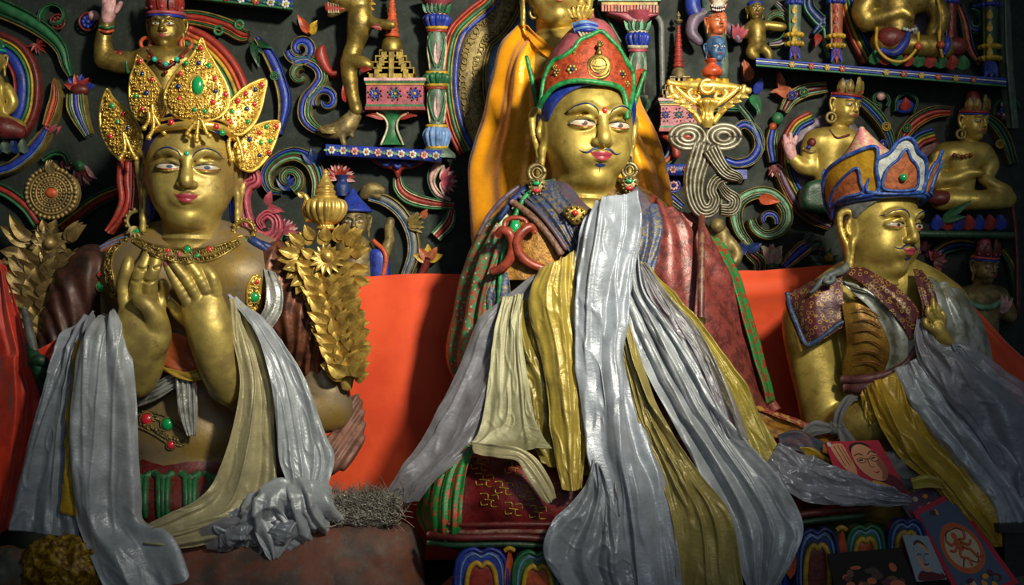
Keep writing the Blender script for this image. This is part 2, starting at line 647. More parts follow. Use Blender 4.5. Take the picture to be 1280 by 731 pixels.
def mat(name, col, rough=0.5, metal=0.0, c2=None, ns=30.0, nlo=0.45, nhi=0.6, bump=0.15, bs=120.0, dirt=0.0, dcol=(0.05, 0.04, 0.03),
        coat=0.0, sheen=0.0, alpha=None, rvar=0.12, uvpat=None, emis=None, spec=0.5, trans=0.0, bsx=None, sss=0.0):
    """procedural surface: base colour, second colour in patches, speck dirt, bump, roughness variation"""
    m = bpy.data.materials.new(name); m.use_nodes = True
    nt = m.node_tree; N = nt.nodes; L = nt.links
    b = N['Principled BSDF']
    tc = N.new('ShaderNodeTexCoord')
    vec = tc.outputs['Object']

    def noise(scale, detail=5, rough_=0.6, src=None):
        n = N.new('ShaderNodeTexNoise'); n.inputs['Scale'].default_value = scale
        n.inputs['Detail'].default_value = detail; n.inputs['Roughness'].default_value = rough_
        L.new(src or vec, n.inputs['Vector']); return n.outputs['Fac']

    def ramp(src, lo, hi):
        r = N.new('ShaderNodeMapRange'); r.inputs['From Min'].default_value = lo; r.inputs['From Max'].default_value = hi
        L.new(src, r.inputs['Value']); return r.outputs['Result']

    def mix(fac, a, c):
        x = N.new('ShaderNodeMix'); x.data_type = 'RGBA'
        if isinstance(fac, float):
            x.inputs[0].default_value = fac
        else:
            L.new(fac, x.inputs[0])
        for i, q in ((6, a), (7, c)):
            if isinstance(q, tuple):
                x.inputs[i].default_value = (*q[:3], 1)
            else:
                L.new(q, x.inputs[i])
        return x.outputs[2]
    cur = tuple(col)
    if c2 is not None:
        cur = mix(ramp(noise(ns), nlo, nhi), cur, tuple(c2))
    if uvpat:
        cur = uvpat(N, L, tc, mix, ramp, noise, cur, b)
    if dirt:
        cur = mix(ramp(noise(ns * 3.1, 8, 0.75), 0.62 - 0.2 * dirt, 0.75), cur, tuple(dcol))
    if isinstance(cur, tuple):
        b.inputs['Base Color'].default_value = (*cur[:3], 1)
    else:
        L.new(cur, b.inputs['Base Color'])
    b.inputs['Metallic'].default_value = metal
    b.inputs['Specular IOR Level'].default_value = spec
    if rvar:
        r = N.new('ShaderNodeMapRange'); L.new(noise(ns * 1.7, 6), r.inputs['Value'])
        r.inputs['From Min'].default_value = 0.3; r.inputs['From Max'].default_value = 0.7
        r.inputs['To Min'].default_value = max(0.05, rough - rvar); r.inputs['To Max'].default_value = min(1, rough + rvar)
        L.new(r.outputs['Result'], b.inputs['Roughness'])
    else:
        b.inputs['Roughness'].default_value = rough
    b.inputs['Coat Weight'].default_value = coat
    b.inputs['Coat Roughness'].default_value = 0.2
    b.inputs['Sheen Weight'].default_value = sheen
    if sss:
        b.inputs['Subsurface Weight'].default_value = sss
        b.inputs['Subsurface Scale'].default_value = 0.01
    if bump:
        bp = N.new('ShaderNodeBump'); bp.inputs['Strength'].default_value = bump; bp.inputs['Distance'].default_value = 0.004
        src = vec
        if bsx:
            mp = N.new('ShaderNodeMapping'); mp.inputs['Scale'].default_value = bsx
            L.new(vec, mp.inputs['Vector']); src = mp.outputs['Vector']
        L.new(noise(bs, 6, 0.6, src), bp.inputs['Height']); L.new(bp.outputs['Normal'], b.inputs['Normal'])
    if alpha is not None:
        a = N.new('ShaderNodeMapRange'); L.new(noise(14, 3), a.inputs['Value'])
        a.inputs['From Min'].default_value = 0.35; a.inputs['From Max'].default_value = 0.65
        a.inputs['To Min'].default_value = max(0, alpha - 0.12); a.inputs['To Max'].default_value = min(1, alpha + 0.12)
        L.new(a.outputs['Result'], b.inputs['Alpha'])
    if trans:
        tr = N.new('ShaderNodeBsdfTranslucent'); ms = N.new('ShaderNodeMixShader'); ms.inputs[0].default_value = trans
        if isinstance(cur, tuple):
            tr.inputs['Color'].default_value = (*cur[:3], 1)
        else:
            L.new(cur, tr.inputs['Color'])
        L.new(b.outputs[0], ms.inputs[1]); L.new(tr.outputs[0], ms.inputs[2])
        L.new(ms.outputs[0], N['Material Output'].inputs['Surface'])
    MATS[name] = m
    return m


def srgb(h):
    """hex or 0-255 tuple -> linear"""
    if isinstance(h, str):
        h = tuple(int(h[i:i + 2], 16) for i in (0, 2, 4))
    return tuple(((c / 255) / 12.92 if c / 255 < 0.04045 else ((c / 255 + 0.055) / 1.055) ** 2.4) for c in h)


# --- uv driven patterns
def pat_voronoi(c, scale, lo, hi, feature='F1', uv=False, sx=1.0, sy=1.0, ring=None):
    def f(N, L, tc, mix, ramp, noise, cur, b):
        v = N.new('ShaderNodeTexVoronoi'); v.inputs['Scale'].default_value = scale; v.feature = feature
        src = tc.outputs['UV'] if uv else tc.outputs['Object']
        mp = N.new('ShaderNodeMapping'); mp.inputs['Scale'].default_value = (sx, sy, 1 if uv else sx)
        L.new(src, mp.inputs['Vector']); L.new(mp.outputs['Vector'], v.inputs['Vector'])
        r = ramp(v.outputs['Distance'], lo, hi)
        if ring:
            a = N.new('ShaderNodeMath'); a.operation = 'COMPARE'; a.inputs[1].default_value = ring[0]; a.inputs[2].default_value = ring[1]
            L.new(v.outputs['Distance'], a.inputs[0]); r = a.outputs[0]
            return mix(r, cur, c)
        return mix(r, c, cur)
    return f


def pat_stripes(cols, n, dist=0.0, axis=0, along=0):
    """uv stripes cycling through cols"""
    def f(N, L, tc, mix, ramp, noise, cur, b):
        s = N.new('ShaderNodeSeparateXYZ'); L.new(tc.outputs['UV'], s.inputs[0])
        m = N.new('ShaderNodeMath'); m.operation = 'MULTIPLY'; m.inputs[1].default_value = n
        L.new(s.outputs[axis], m.inputs[0])
        ad = N.new('ShaderNodeMath'); ad.operation = 'MULTIPLY_ADD'
        L.new(noise(40.0), ad.inputs[0]); ad.inputs[1].default_value = dist; L.new(m.outputs[0], ad.inputs[2])
        fr = N.new('ShaderNodeMath'); fr.operation = 'FRACT'; L.new(ad.outputs[0], fr.inputs[0])
        cr_ = N.new('ShaderNodeValToRGB'); cr_.color_ramp.interpolation = 'CONSTANT'
        L.new(fr.outputs[0], cr_.inputs[0])
        e = cr_.color_ramp.elements
        while len(e) < len(cols):
            e.new(0.5)
        for i, cc in enumerate(cols):
            e[i].position = i / len(cols); e[i].color = (*cc, 1)
        return cr_.outputs['Color']
    return f


def pat_chain(*fs):
    def f(N, L, tc, mix, ramp, noise, cur, b):
        for g in fs:
            cur = g(N, L, tc, mix, ramp, noise, cur, b)
        return cur
    return f


GOLD = mat('gold_paint', (0.56, 0.42, 0.10), 0.46, 0.55, c2=(0.38, 0.27, 0.06), ns=14, bump=0.18, bs=90, dirt=0.35, dcol=(0.16, 0.11, 0.04))
GOLDD = mat('dull_gold', (0.36, 0.25, 0.055), 0.42, 0.7, c2=(0.2, 0.14, 0.04), ns=22, bump=0.25, bs=100, dirt=0.5, dcol=(0.08, 0.06, 0.03))
GOLDB = mat('bright_gold', (0.86, 0.60, 0.14), 0.32, 0.65, c2=(0.7, 0.44, 0.08), ns=40, bump=0.25, bs=160, dirt=0.15, dcol=(0.2, 0.1, 0.02))
GOLDA = mat('aged_gold', (0.27, 0.2, 0.07), 0.55, 0.45, c2=(0.13, 0.095, 0.045), ns=25, bump=0.3, bs=90, dirt=0.6, dcol=(0.05, 0.04, 0.03))
STONE = mat('greyed_gold_skin', (0.26, 0.2, 0.1), 0.5, 0.35, c2=(0.33, 0.24, 0.08), ns=10, bump=0.25, bs=70, dirt=0.4, dcol=(0.12, 0.09, 0.05))


def paint(name, h, rough=0.45, dark=0.55, **k):
    c = srgb(h)
    a = dict(c2=tuple(x * dark * .85 for x in c), ns=28, nlo=0.42, nhi=0.66, bump=0.35, bs=110, dirt=0.6, dcol=(0.075, 0.07, 0.055))
    a.update(k)
    return mat(name, c, rough, **a)


BLUE = paint('blue_paint', '1b36a0'); DBLUE = paint('dark_blue_paint', '16306e'); LBLUE = paint('pale_blue_paint', '6f93c8')
GREEN = paint('green_paint', '256b40'); DGREEN = paint('dark_green_paint', '17452c'); LGREEN = paint('pale_green_paint', '6fa583')
RED = paint('red_paint', '9c2c22'); DRED = paint('maroon_paint', '6a1c1c'); PINK = paint('pink_paint', 'b04c5e'); LPINK = paint('pale_pink_paint', 'd9a3a3')
ORANGE = paint('orange_paint', 'c8542a'); YELLOW = paint('yellow_paint', 'c9a02a'); CREAM = paint('cream_paint', 'c9bf9c'); WHITE = paint('white_paint', 'c8ccc8')
BLACK = paint('black_paint', '11110f', dirt=0); GREY = paint('grey_paint', '6d6f6c'); GGREY = paint('greenish_grey_paint', '5d7263')
BUFF = paint('buff_gold_edge', '8f7a3e', metal=0.3)
TERRA = paint('terracotta_paint', 'b2603e')
PURP = paint('muted_violet_paint', '6d5a72')
LIP = mat('lip_paint', srgb('9c3444'), 0.4, bump=0.05, rvar=0.05)
EYEW = mat('eye_white', srgb('b4aa94'), 0.35, bump=0, rvar=0)
IRISB = mat('iris_blue', srgb('2c4f6a'), 0.25, bump=0, rvar=0)
IRISR = mat('iris_brown', srgb('6a4030'), 0.25, bump=0, rvar=0)
EYER = mat('eye_rim_red', srgb('a8402c'), 0.4, bump=0, rvar=0)
TURQ = mat('turquoise', srgb('2fae96'), 0.18, bump=0.05, coat=0.4)
GEMG = mat('green_gem', srgb('159552'), 0.12, bump=0.02, coat=0.8, rvar=0.03)
GEMR = mat('red_gem', srgb('c22a35'), 0.15, bump=0.02, coat=0.8, rvar=0.03)
GEMB = mat('blue_gem', srgb('16306a'), 0.12, bump=0.02, coat=0.8, rvar=0.03)
SILVER = mat('silver_paint', srgb('a9a99a'), 0.35, 0.8, c2=srgb('7c7660'), ns=30, bump=0.3, bs=80, dirt=0.3)
def rotm(yaw=0, pitch=0, roll=0):
    """yaw>0 turns the face to picture right, pitch>0 looks down, roll>0 leans to picture right"""
    y, p, r = map(math.radians, (yaw, pitch, roll))
    Ry = np.array([[math.cos(y), -math.sin(y), 0], [math.sin(y), math.cos(y), 0], [0, 0, 1]])
    Rp = np.array([[1, 0, 0], [0, math.cos(p), -math.sin(p)], [0, math.sin(p), math.cos(p)]])
    Rr = np.array([[math.cos(r), 0, math.sin(r)], [0, 1, 0], [-math.sin(r), 0, math.cos(r)]])
    return Rr @ Ry @ Rp


class Head:
    """sculpted face in its own frame: chin at 0, hairline at z=1, looking to -y"""
    def __init__(s, x, y, d, H, yaw=0, pitch=0, roll=0, wide=1.0, res=0.014, neck=0.5, ears=True, smile=0.5, fat=1.0, neckr=0.27, earlen=1.0, eyed=1.0):
        s.o = P(x, y, d); s.k = H * RS(d); s.R = rotm(yaw, pitch, roll); s.H = H; s.wide = wide
        w = wide
        q = SDF(res)
        q.ell((0, .06, .70), (.475 * w, .54, .50), k=.05)
        q.ell((0, .0, .44), (.452 * w, .46, .39), k=.12)
        q.ell((0, -.10, .235), (.345 * w * fat, .325, .225), k=.10)
        q.ell((0, -.05, .10), (.26 * w * fat, .29, .12), k=.08)
        q.ell((0, -.335, .085), (.10, .09, .075), k=.10)
        q.ell((0, -.15, .04), (.22 * w, .2, .10), k=.1)
        for e in (-1, 1):
            q.ell((e * .20 * w, -.25, .34), (.15, .15, .15), k=.12)
            q.ell((e * .19 * w, -.475, .615), (.15 * w, .07, .085), k=.09, op='s')
            q.ell((e * .19 * w, -.36, .60), (.135 * w, .10, .075), k=.02)
            # upper lid fold
            q.chain([(e * .065, -.415, .605), (e * .12 * w, -.462, .650), (e * .2 * w, -.445, .665), (e * .30 * w, -.365, .62)], [.010, .017, .017, .008], k=.02)
            q.chain([(e * .075, -.42, .585), (e * .19 * w, -.448, .555), (e * .29 * w, -.375, .585)], [.007, .010, .006], k=.02)
            # brow
            q.chain([(e * .05, -.475, .70), (e * .18 * w, -.475, .775), (e * .33 * w, -.37, .72)], [.018, .022, .012], k=.07)
        q.chain([(0, -.47, .72), (0, -.495, .60), (0, -.535, .49), (0, -.545, .435)], [.026, .031, .042, .052], k=.05)
        for e in (-1, 1):
            q.ell((e * .064, -.495, .415), (.048, .05, .038), k=.025)
            q.ell((e * .035, -.54, .378), (.018, .02, .018), k=.01, op='s')
        # mouth
        q.ell((0, -.42, .28), (.17, .08, .09), k=.06)
        q.chain([(-.125, -.445, .292 + .03 * smile), (-.06, -.487, .298), (-.025, -.502, .313), (0, -.504, .302), (.025, -.502, .313), (.06, -.487, .298), (.125, -.445, .292 + .03 * smile)], [.010, .02, .024, .02, .024, .02, .010], k=.015)
        q.chain([(-.10, -.452, .268 + .02 * smile), (0, -.492, .245), (.10, -.452, .268 + .02 * smile)], [.012, .03, .012], k=.02)
        q.ell((0, -.50, .198), (.07, .03, .02), k=.04, op='s')
        if neck:
            q.cap((0, .08, .2), (0, .13, -neck), neckr, neckr * 1.08, k=.08)
            q.ell((0, .10, -.13), (neckr * 1.12, neckr * 1.12, .035), k=.04)
            q.ell((0, .10, -.30), (neckr * 1.16, neckr * 1.16, .035), k=.04)
        if ears:
            for e in (-1, 1):
                X = e * .50 * w
                L = .10 + .50 * (earlen - 1)
                q.chain([(e * .44 * w, .02, .62), (X, .05, .76), (X + e * .07, .14, .72), (X + e * .055, .13, .52), (X + e * .01, .05, .30), (X, .04, .16 - L)], [.025, .035, .038, .032, .032, .034], k=.02)
                q.chain([(e * .44 * w, .0, .52), (X - e * .01, .0, .36), (X - e * .015, .0, .24), (X - e * .005, .02, .14 - L)], [.03, .035, .025, .032], k=.02)
                q.chain([(X, .05, .66), (X + e * .02, .07, .54), (X - e * .0, .03, .46)], [.018, .02, .02], k=.02)
                q.ell((X - e * .03, .06, .50), (.02, .12, .2), k=.03)
        s.V, s.F = q.mesh()
        s.t = BVHTree.FromPolygons([tuple(v) for v in s.V], [tuple(int(i) for i in r) for r in s.F])

    def W(s, p):
        return s.o + (np.asarray(p, float) * s.k) @ s.R.T

    def add(s, mb, mat=0):
        mb.add(s.W(s.V), s.F, mat)

    def hit(s, x, z):
        r = s.t.ray_cast(Vector((x, -3, z)), Vector((0, 1, 0)))
        if r[0] is None:
            return None
        n = np.array(r[1]); n = n if n[1] < 0 else -n
        return np.array(r[0]), n

    def line(s, mb, pts, r, mat=0, n=6, off=0.3, m=None):
        pts = np.asarray(pts, float)
        rr = np.broadcast_to(np.asarray(r, float), (len(pts),))
        q = cr(np.hstack([pts, rr[:, None]]), m or len(pts) * 6)
        C = []; R = []
        for x, z, w in q:
            k = s.hit(x, z)
            if k:
                C.append(k[0] + k[1] * off * w); R.append(w)
        if len(C) > 2:
            C = s.W(np.array(C)); tube(mb, C, np.array(R) * s.k, n=n, mat=mat, m=len(C), world=True)

    def patch(s, mb, poly, mat=0, off=0.004, step=.02, smooth=4):
        if smooth:
            poly = smoothpoly(poly, len(poly) * smooth)
        V, T = trip(poly, step)
        W = []
        for x, z in V:
            k = s.hit(x, z)
            W.append(k[0] + k[1] * off if k else (0, 0, 0))
        mb.add(s.W(np.array(W)), T, mat)

    def face(s, parent, iris=None, brow=None, detail=True, lip=None, urna='gem', mustache=None, rim=None, glance=0.0, small=False, open_=1.0):
        iris = iris or IRISB; brow = brow or DBLUE; lip = lip or LIP; rim = rim or EYER
        w = s.wide
        st = .03 if small else .014
        for e in (-1, 1):
            c = e * .19 * w
            mb = MB()
            o = .026 * open_
            al = [(c - .13 * w, .594), (c - .09 * w, .605 + o * .75), (c, .605 + o), (c + .09 * w, .605 + o * .7), (c + .13 * w, .598), (c + .06 * w, .588 - o * .45), (c - .05 * w, .586 - o * .45)]
            s.patch(mb, al, 0, off=.005, step=st)
            gx = c + glance * .05
            s.patch(mb, [(gx + .032 * math.cos(a), .600 + .023 * math.sin(a) * open_) for a in np.linspace(0, 2 * PI, 10, endpoint=False)], 1, off=.0075, step=.014, smooth=2)
            s.patch(mb, [(gx + .015 * math.cos(a), .602 + .013 * math.sin(a) * open_) for a in np.linspace(0, 2 * PI, 8, endpoint=False)], 2, off=.010, step=.014, smooth=2)
            s.line(mb, [(c - .14 * w, .590), (c - .08 * w, .612 + o * .75), (c, .61 + o), (c + .08 * w, .612 + o * .75), (c + .14 * w, .592)], [.003, .006, .007, .006, .003], 3)
            s.line(mb, [(c - .13 * w, .592), (c - .05 * w, .585 - o * .45), (c + .05 * w, .585 - o * .45), (c + .13 * w, .594)], [.003, .006, .006, .003], 4)
            build(mb, 'eye', [EYEW, iris, BLACK, BLACK, rim], parent)
            mb = MB()
            s.line(mb, [(e * .055, .70), (e * .10 * w, .755), (e * .19 * w, .79), (e * .29 * w, .765), (e * .36 * w, .70)], [.005, .008, .009, .007, .003])
            if mb.n:
                build(mb, 'eyebrow', brow, parent)
        mb = MB()
        s.patch(mb, [(-.118, .310), (-.06, .314), (-.022, .324), (0, .315), (.022, .324), (.06, .314), (.118, .310), (.062, .254), (0, .235), (-.062, .254)], 0, off=.004, step=st)
        s.line(mb, [(-.135, .317), (-.05, .284), (0, .284), (.05, .284), (.135, .317)], [.002, .0035, .003, .0035, .002], 1, off=1.2)
        build(mb, 'lips', [lip, DRED], parent)
        if mustache:
            mb = MB()
            for e in (-1, 1):
                s.line(mb, [(e * .03, .352), (e * .08, .348), (e * .14, .31), (e * .19, .315), (e * .225, .335)], [.006, .013, .010, .006, .002], 0, off=.5)
            s.patch(mb, [(-.055, .20), (0, .208), (.055, .20), (.03, .18), (0, .175), (-.03, .18)], 0, off=.005, step=.012)
            s.line(mb, [(0, .19), (0, .12)], [.005, .003], 0)
            build(mb, 'moustache', mustache, parent)
        if urna:
            k = s.hit(0, .73)
            mb = MB(); c = s.W(k[0] + k[1] * .01)
            ball(mb, c, .026 * s.k, 0, 10, True, (1, .6, 1.3 if urna == 'red' else 1))
            build(mb, 'forehead_gem', GEMR if urna == 'red' else TURQ, parent)
# =============== room ===============
WALLM = paint('dark_green_wall', '14211a', 0.75, c2=srgb('0d1511'), ns=9, bump=0.35, bs=40, dirt=0.5, dcol=(0.035, 0.04, 0.035))
DARKW = paint('dark_side_wall', '141c1a', 0.8)
STONEF = paint('stone_floor', '3a3530', 0.8)
D0 = 240


def struct(name, x0, x1, y0, y1, z0, z1, m):
    mb = MB(); boxw(mb, x0, x1, y0, y1, z0, z1); return build(mb, name, m, kind='structure')


def wallfront():
    mb = MB()
    nx, nz = 160, 120
    X, Z = np.meshgrid(np.linspace(-2.6, 2.6, nx), np.linspace(0, 3.6, nz), indexing='ij')
    Y = 4.6 + 0.006 * vn(X * 3, Z * 3) + 0.003 * vn(X * 11, Z * 11)
    V = np.stack([X, Y, Z], -1)
    B = V.copy(); B[..., 1] = 4.75
    f = gridf(nx, nz)
    e0 = np.concatenate([np.arange(nx) * nz, (nx - 1) * nz + np.arange(nz), np.arange(nx)[::-1] * nz + nz - 1, np.arange(nz)[::-1]])
    e1 = np.roll(e0, -1)
    n = nx * nz
    mb.add(np.vstack([V.reshape(-1, 3), B.reshape(-1, 3)]), [f, f[:, ::-1] + n, np.stack([e0, e1, e1 + n, e0 + n], -1)])
    build(mb, 'wall_back', WALLM, kind='structure')


wallfront()
struct('floor', -2.75, 2.9, -1.8, 4.75, -.1, 0, STONEF)
struct('wall_left', -2.75, -2.6, -1.8, 4.75, 0, 3.6, DARKW)

# =============== stripes ===============
def stp(*cols, edge=BUFF, eh=3.0, h=4.5, ew=.22):
    """list of (rel width, material index) between raised edges"""
    return cols


def relief(name, label, cat, base, parts, group=None):
    """parts: (part name, fn(mb), mats)"""
    r = thing(name, label, cat, base, group)
    for pn, fn, mats in parts:
        mb = MB(); fn(mb); build_parts(mb, pn, mats, r)
    return r


def bandpart(pn, pts, w, cols, d=232, h=4, m=None, base=5):
    """cols: list of (weight, mat, height factor)"""
    tot = sum(c[0] for c in cols); u = -1; st = []; mats = []
    for c in cols:
        u2 = u + 2 * c[0] / tot
        st.append((u, u2, h * (c[2] if len(c) > 2 else 1), len(mats))); mats.append(c[1]); u = u2
    return (pn, lambda mb: band(mb, pts, w, st, d=d, m=m, base=base, back=240 - d if d < 240 else 4), mats)


G_ = [(1, BUFF, 1.2), (3, GREEN), (.8, CREAM, 1.3), (2.2, DGREEN), (1, BUFF, 1.2)]
B_ = [(1, BUFF, 1.3), (4, BLUE), (.7, LBLUE, 1.2), (1, BUFF, 1.3)]
GB_ = [(.8, BUFF, 1.3), (2, GREEN), (.6, CREAM, 1.3), (2.4, BLUE), (.8, BUFF, 1.3)]
R_ = [(1, BUFF, 1.3), (1.2, DGREEN), (3, RED), (1.2, DGREEN), (1, BUFF, 1.3)]
RC_ = [(.8, GREEN, 1.2), (.7, CREAM, 1.2), (2.2, RED), (.7, CREAM, 1.2), (1.2, GREEN)]
RB = [(1.3, RED), (1, ORANGE), (1.1, YELLOW), (1.3, GREEN), (1.7, BLUE)]
GG_ = [(1, BUFF, 1.3), (3, GREY), (.7, LBLUE), (1, BUFF, 1.2)]


def base_of(pts, d=236):
    p = np.asarray(pts, float); return P(p[:, 0].mean(), p[:, 1].max(), d)


def disc(mb, x, y, d, r, mats=(0, 1, 2), n=22, sy=1):
    """rosette: ring, petals, centre"""
    th = np.linspace(0, 2 * PI, 17)
    if d > 208:
        ball(mb, (x, y, (d + 242) / 2), r * .95, mats[0], 14, sc3=(1, (246 - d) / 2 / r, 1))
    tube(mb, [(x + r * math.cos(t), y + r * sy * math.sin(t), d - 4) for t in th], r * .16, 6, mats[0], m=34)
    for k in range(8):
        a = k * PI / 4
        ball(mb, (x + r * .55 * math.cos(a), y + r * .55 * sy * math.sin(a), d - 4), r * .26, mats[1], 8)
    ball(mb, (x, y, d - 6), r * .28, mats[2], 8)


def fan(mb, x, y, d, r, a0, a1, n, mats=(0, 1), W=None):
    for k in range(n):
        a = a0 + (a1 - a0) * k / (n - 1)
        leaf(mb, x, y, d - (k % 2) * 1.5, a, r, W or r * .16, mats[k % 2], lift=.15, thick=3)


def hoop(mb, x, y, d, r, t, mat=0, sx=.75):
    th = np.linspace(0, 2 * PI, 17)
    tube(mb, [(x + r * sx * math.cos(a), y + r * math.sin(a), d) for a in th], t, 8, mat, m=32)


def scroll(label, items, name='scroll_ornament', cat='scroll ornament', group=None, d=232):
    """items: (part, pts, w, stripes) or (part, fn, mats)"""
    parts = []; base = None
    for it in items:
        if callable(it[1]):
            parts.append(it)
        else:
            parts.append(bandpart(it[0], it[1], it[2], it[3], d=it[4] if len(it) > 4 else d))
            if base is None:
                base = base_of(it[1], 238)
    if base is None:
        b = MB(); parts[0][1](b); V = np.vstack(b.v); base = np.array([V[:, 0].mean(), 4.59, V[:, 2].min()])
    return relief(name, label, cat, base, parts, group)


# ---- left part of the wall
scroll('thick dark green curling bough in the top left corner of the wall', [
    ('stem', [(-20, 2), (0, 10), (35, 26), (62, 44), (78, 62), (84, 82), (89, 96)], [13, 13, 12, 10, 8, 6, 3], [(1, DGREEN), (3, GREEN, 1.2), (1, DGREEN), (.6, BUFF)]),
    ('tendril', spiral(69, 22, 19, 8, 200, -120, 12), 2.2, [(1, DGREEN), (1, GREEN)]),
    ('bud', lambda mb: (disc(mb, 72, 27, 232, 9, (1, 1, 0)),), [DGREEN, DRED]),
    ('flower', lambda mb: fan(mb, 46, 55, 230, 13, -160, 60, 7, (0, 1)), [DRED, RED]),
], 'curling_bough', 'wall carving')
scroll('blue and pink rosette beside the raised hand of the upper left deity', [
    ('petal', lambda mb: disc(mb, 110, 27, 230, 11, (1, 0, 0)), [BLUE, DRED]),
    ('bud', lambda mb: ball(mb, (117, 20, 226), 7, 0, 12), [LPINK]),
], 'rosette', 'wall carving')
scroll('red and blue bud at the tip of the dark green bough', [
    ('bud', lambda mb: (fan(mb, 99, 112, 230, 20, 20, 160, 6, (0, 1), 5),), [BLUE, RED]),
    ('collar', lambda mb: ball(mb, (100, 112, 228), 11, 0, 14, sc3=(1.1, .7, .7)), [DRED]),
], 'carved_bud', 'wall carving')
scroll('long green and blue paddle shaped leaf under the red and blue bud', [
    ('blade', [(96, 118), (97, 135), (103, 152), (112, 170)], [11, 12, 9, 5], [(1, BUFF, 1.3), (1.4, GREEN), (.5, CREAM), (2.4, BLUE), (.5, CREAM), (1.4, GREEN), (1, BUFF, 1.3)]),
], 'carved_leaf', 'wall carving')
scroll('broad blue and dotted maroon halo at the far left edge of the wall', [
    ('halo_band', [(-25, 52), (-5, 55), (20, 68), (34, 95), (34, 130), (24, 155), (6, 172)], 17, [(1.6, DRED, 1.3), (.7, YELLOW), (1, GREEN), (2.6, BLUE), (.8, RED)], 236),
], 'halo', 'halo')
scroll('long blue ribbon leaf sweeping up from the far left edge', [
    ('stem', [(-10, 216), (15, 209), (36, 194), (50, 178), (60, 162)], [6, 7, 8, 8, 4], B_, 226),
    ('knot', lambda mb: fan(mb, 60, 166, 224, 16, 100, 40, 4, (0, 1), 4), [DGREEN, PINK]),
    ('flame', [(60, 158), (66, 140), (71, 120), (69, 98)], [5, 7, 6, 1], [(1, BUFF, 1.3), (2, ORANGE), (1, RED), (1, BUFF, 1.3)], 226),
], 'ribbon_leaf', 'wall carving')
scroll('small green tendril with pink bud above the left gilded medallion', [
    ('stem', [(55, 200), (68, 192), (82, 194), (88, 206)], [3, 4, 4, 4], [(1, DGREEN), (1, GREEN)]),
    ('bud', lambda mb: fan(mb, 78, 200, 228, 14, -20, -80, 4, (0, 1), 3), [LPINK, DRED]),
], 'tendril', 'wall carving')
scroll('hanging pink and cream tassel bud right of the left gilded medallion', [
    ('petal', lambda mb: fan(mb, 98, 205, 230, 30, -40, -100, 6, (0, 1), 4), [LPINK, DRED]),
    ('collar', lambda mb: ball(mb, (99, 208, 226), 7, 0, 10), [GREEN]),
], 'carved_bud', 'wall carving')
scroll('olive and red arched band behind the left statue shoulder', [
    ('halo_band', [(78, 285), (100, 268), (125, 250), (160, 236)], 9, [(1, GREEN), (1, YELLOW, 1.1), (2, RED), (1, DGREEN)]),
], 'arch_band', 'wall carving')
scroll('green and red striped band end at the left edge behind the gilded flowers', [
    ('halo_band', [(-20, 228), (10, 240), (34, 258), (50, 280)], 8, [(1, DGREEN), (1.6, RED), (1, GREEN)]),
], 'arch_band', 'wall carving')

# small seated figure cut by the left edge
def figure(name, label, cat, chin, H, d, yaw, body, mats=(GOLDD,), crown=None, hair=None, hoops=None, extra=(), pitch=4, roll=0, res=.0035, headmat=GOLDD, hres=.03, face=True, wide=.95, kb=4):
    """relief figure: body = list of (pts, radii)"""
    x, y = chin
    r = thing(name, label, cat, P(x, max(p[1] for b in body for p in b[0]) + 4, d + 12))
    h = Head(x, y, d - 2, H, yaw, pitch, roll, wide=wide, res=hres, neck=.45)
    s = SDF(res)
    p0, r0 = body[0]
    s.pc([(p[0], p[1], 228) for p in p0], [q * .8 for q in r0], 6)
    for pts, rs in body:
        pts = [(p[0], p[1], d + (p[2] if len(p) > 2 else 0)) for p in pts]
        s.pc(pts, rs, kb, 'u')
    mb = MB(); V, f = s.mesh(); mb.add(V, f, 0); h.add(mb, 0)
    build(mb, 'body', headmat, r)
    if face:
        h.face(r, small=True, urna=None)
    if crown:
        cm, gem, ch = crown
        for k, a in enumerate((-68, -36, 0, 36, 68)):
            mb = MB()
            an = math.radians(a)
            c = h.W((.47 * math.sin(an), .05 - .52 * math.cos(an), .93))
            Rm = h.R @ rotm(yaw=a)
            leaf3(mb, c, Rm, H * RS(d) * ch * (1.15 if a == 0 else .9), H * RS(d) * .13, 0)
            ball(mb, c + Rm @ np.array([0, -.03, .12]) * H * RS(d), .05 * H * RS(d), 1, 8, True)
            build(mb, 'crown_leaf', [cm, gem], r)
        mb = MB()
        th = np.linspace(-100, 100, 21)
        tube(mb, [h.W((.50 * math.sin(math.radians(a)), .06 - .55 * math.cos(math.radians(a)), .90)) for a in th], .05 * H * RS(d), 8, 0, m=30, world=True)
        tube(mb, [h.W((.49 * math.sin(math.radians(a)), .06 - .55 * math.cos(math.radians(a)), .82)) for a in th], .035 * H * RS(d), 8, 1, m=30, world=True)
        build(mb, 'crown_band', [gem, BLUE], r)
        if hair:
            mb = MB(); ball(mb, h.W((0, .1, 1.3)), .26 * H * RS(d), 0, 14, True, (1, 1, 1.5)); build(mb, 'topknot', hair, r)
    elif hair:
        mb = MB(); ball(mb, h.W((0, .1, .86)), .51 * H * RS(d), 0, 16, True, (1, 1.05, .55)); build(mb, 'hair', hair, r)
    if hoops:
        for e in (-1, 1):
            c = h.W((e * .54, .0, .12)); rr = .15 * H * RS(d)
            if abs(yaw) > 15 and e * yaw > 0:
                continue
            mb = MB(); th = np.linspace(0, 2 * PI, 17)
            tube(mb, [c + np.array([rr * math.cos(t), 0, rr * math.sin(t)]) for t in th], rr * .36, 8, 0, m=30, world=True)
            build(mb, 'earring', hoops, r)
    for pn, fn, m in extra:
        mb = MB(); fn(mb); build_parts(mb, pn, m, r)
    return r, h


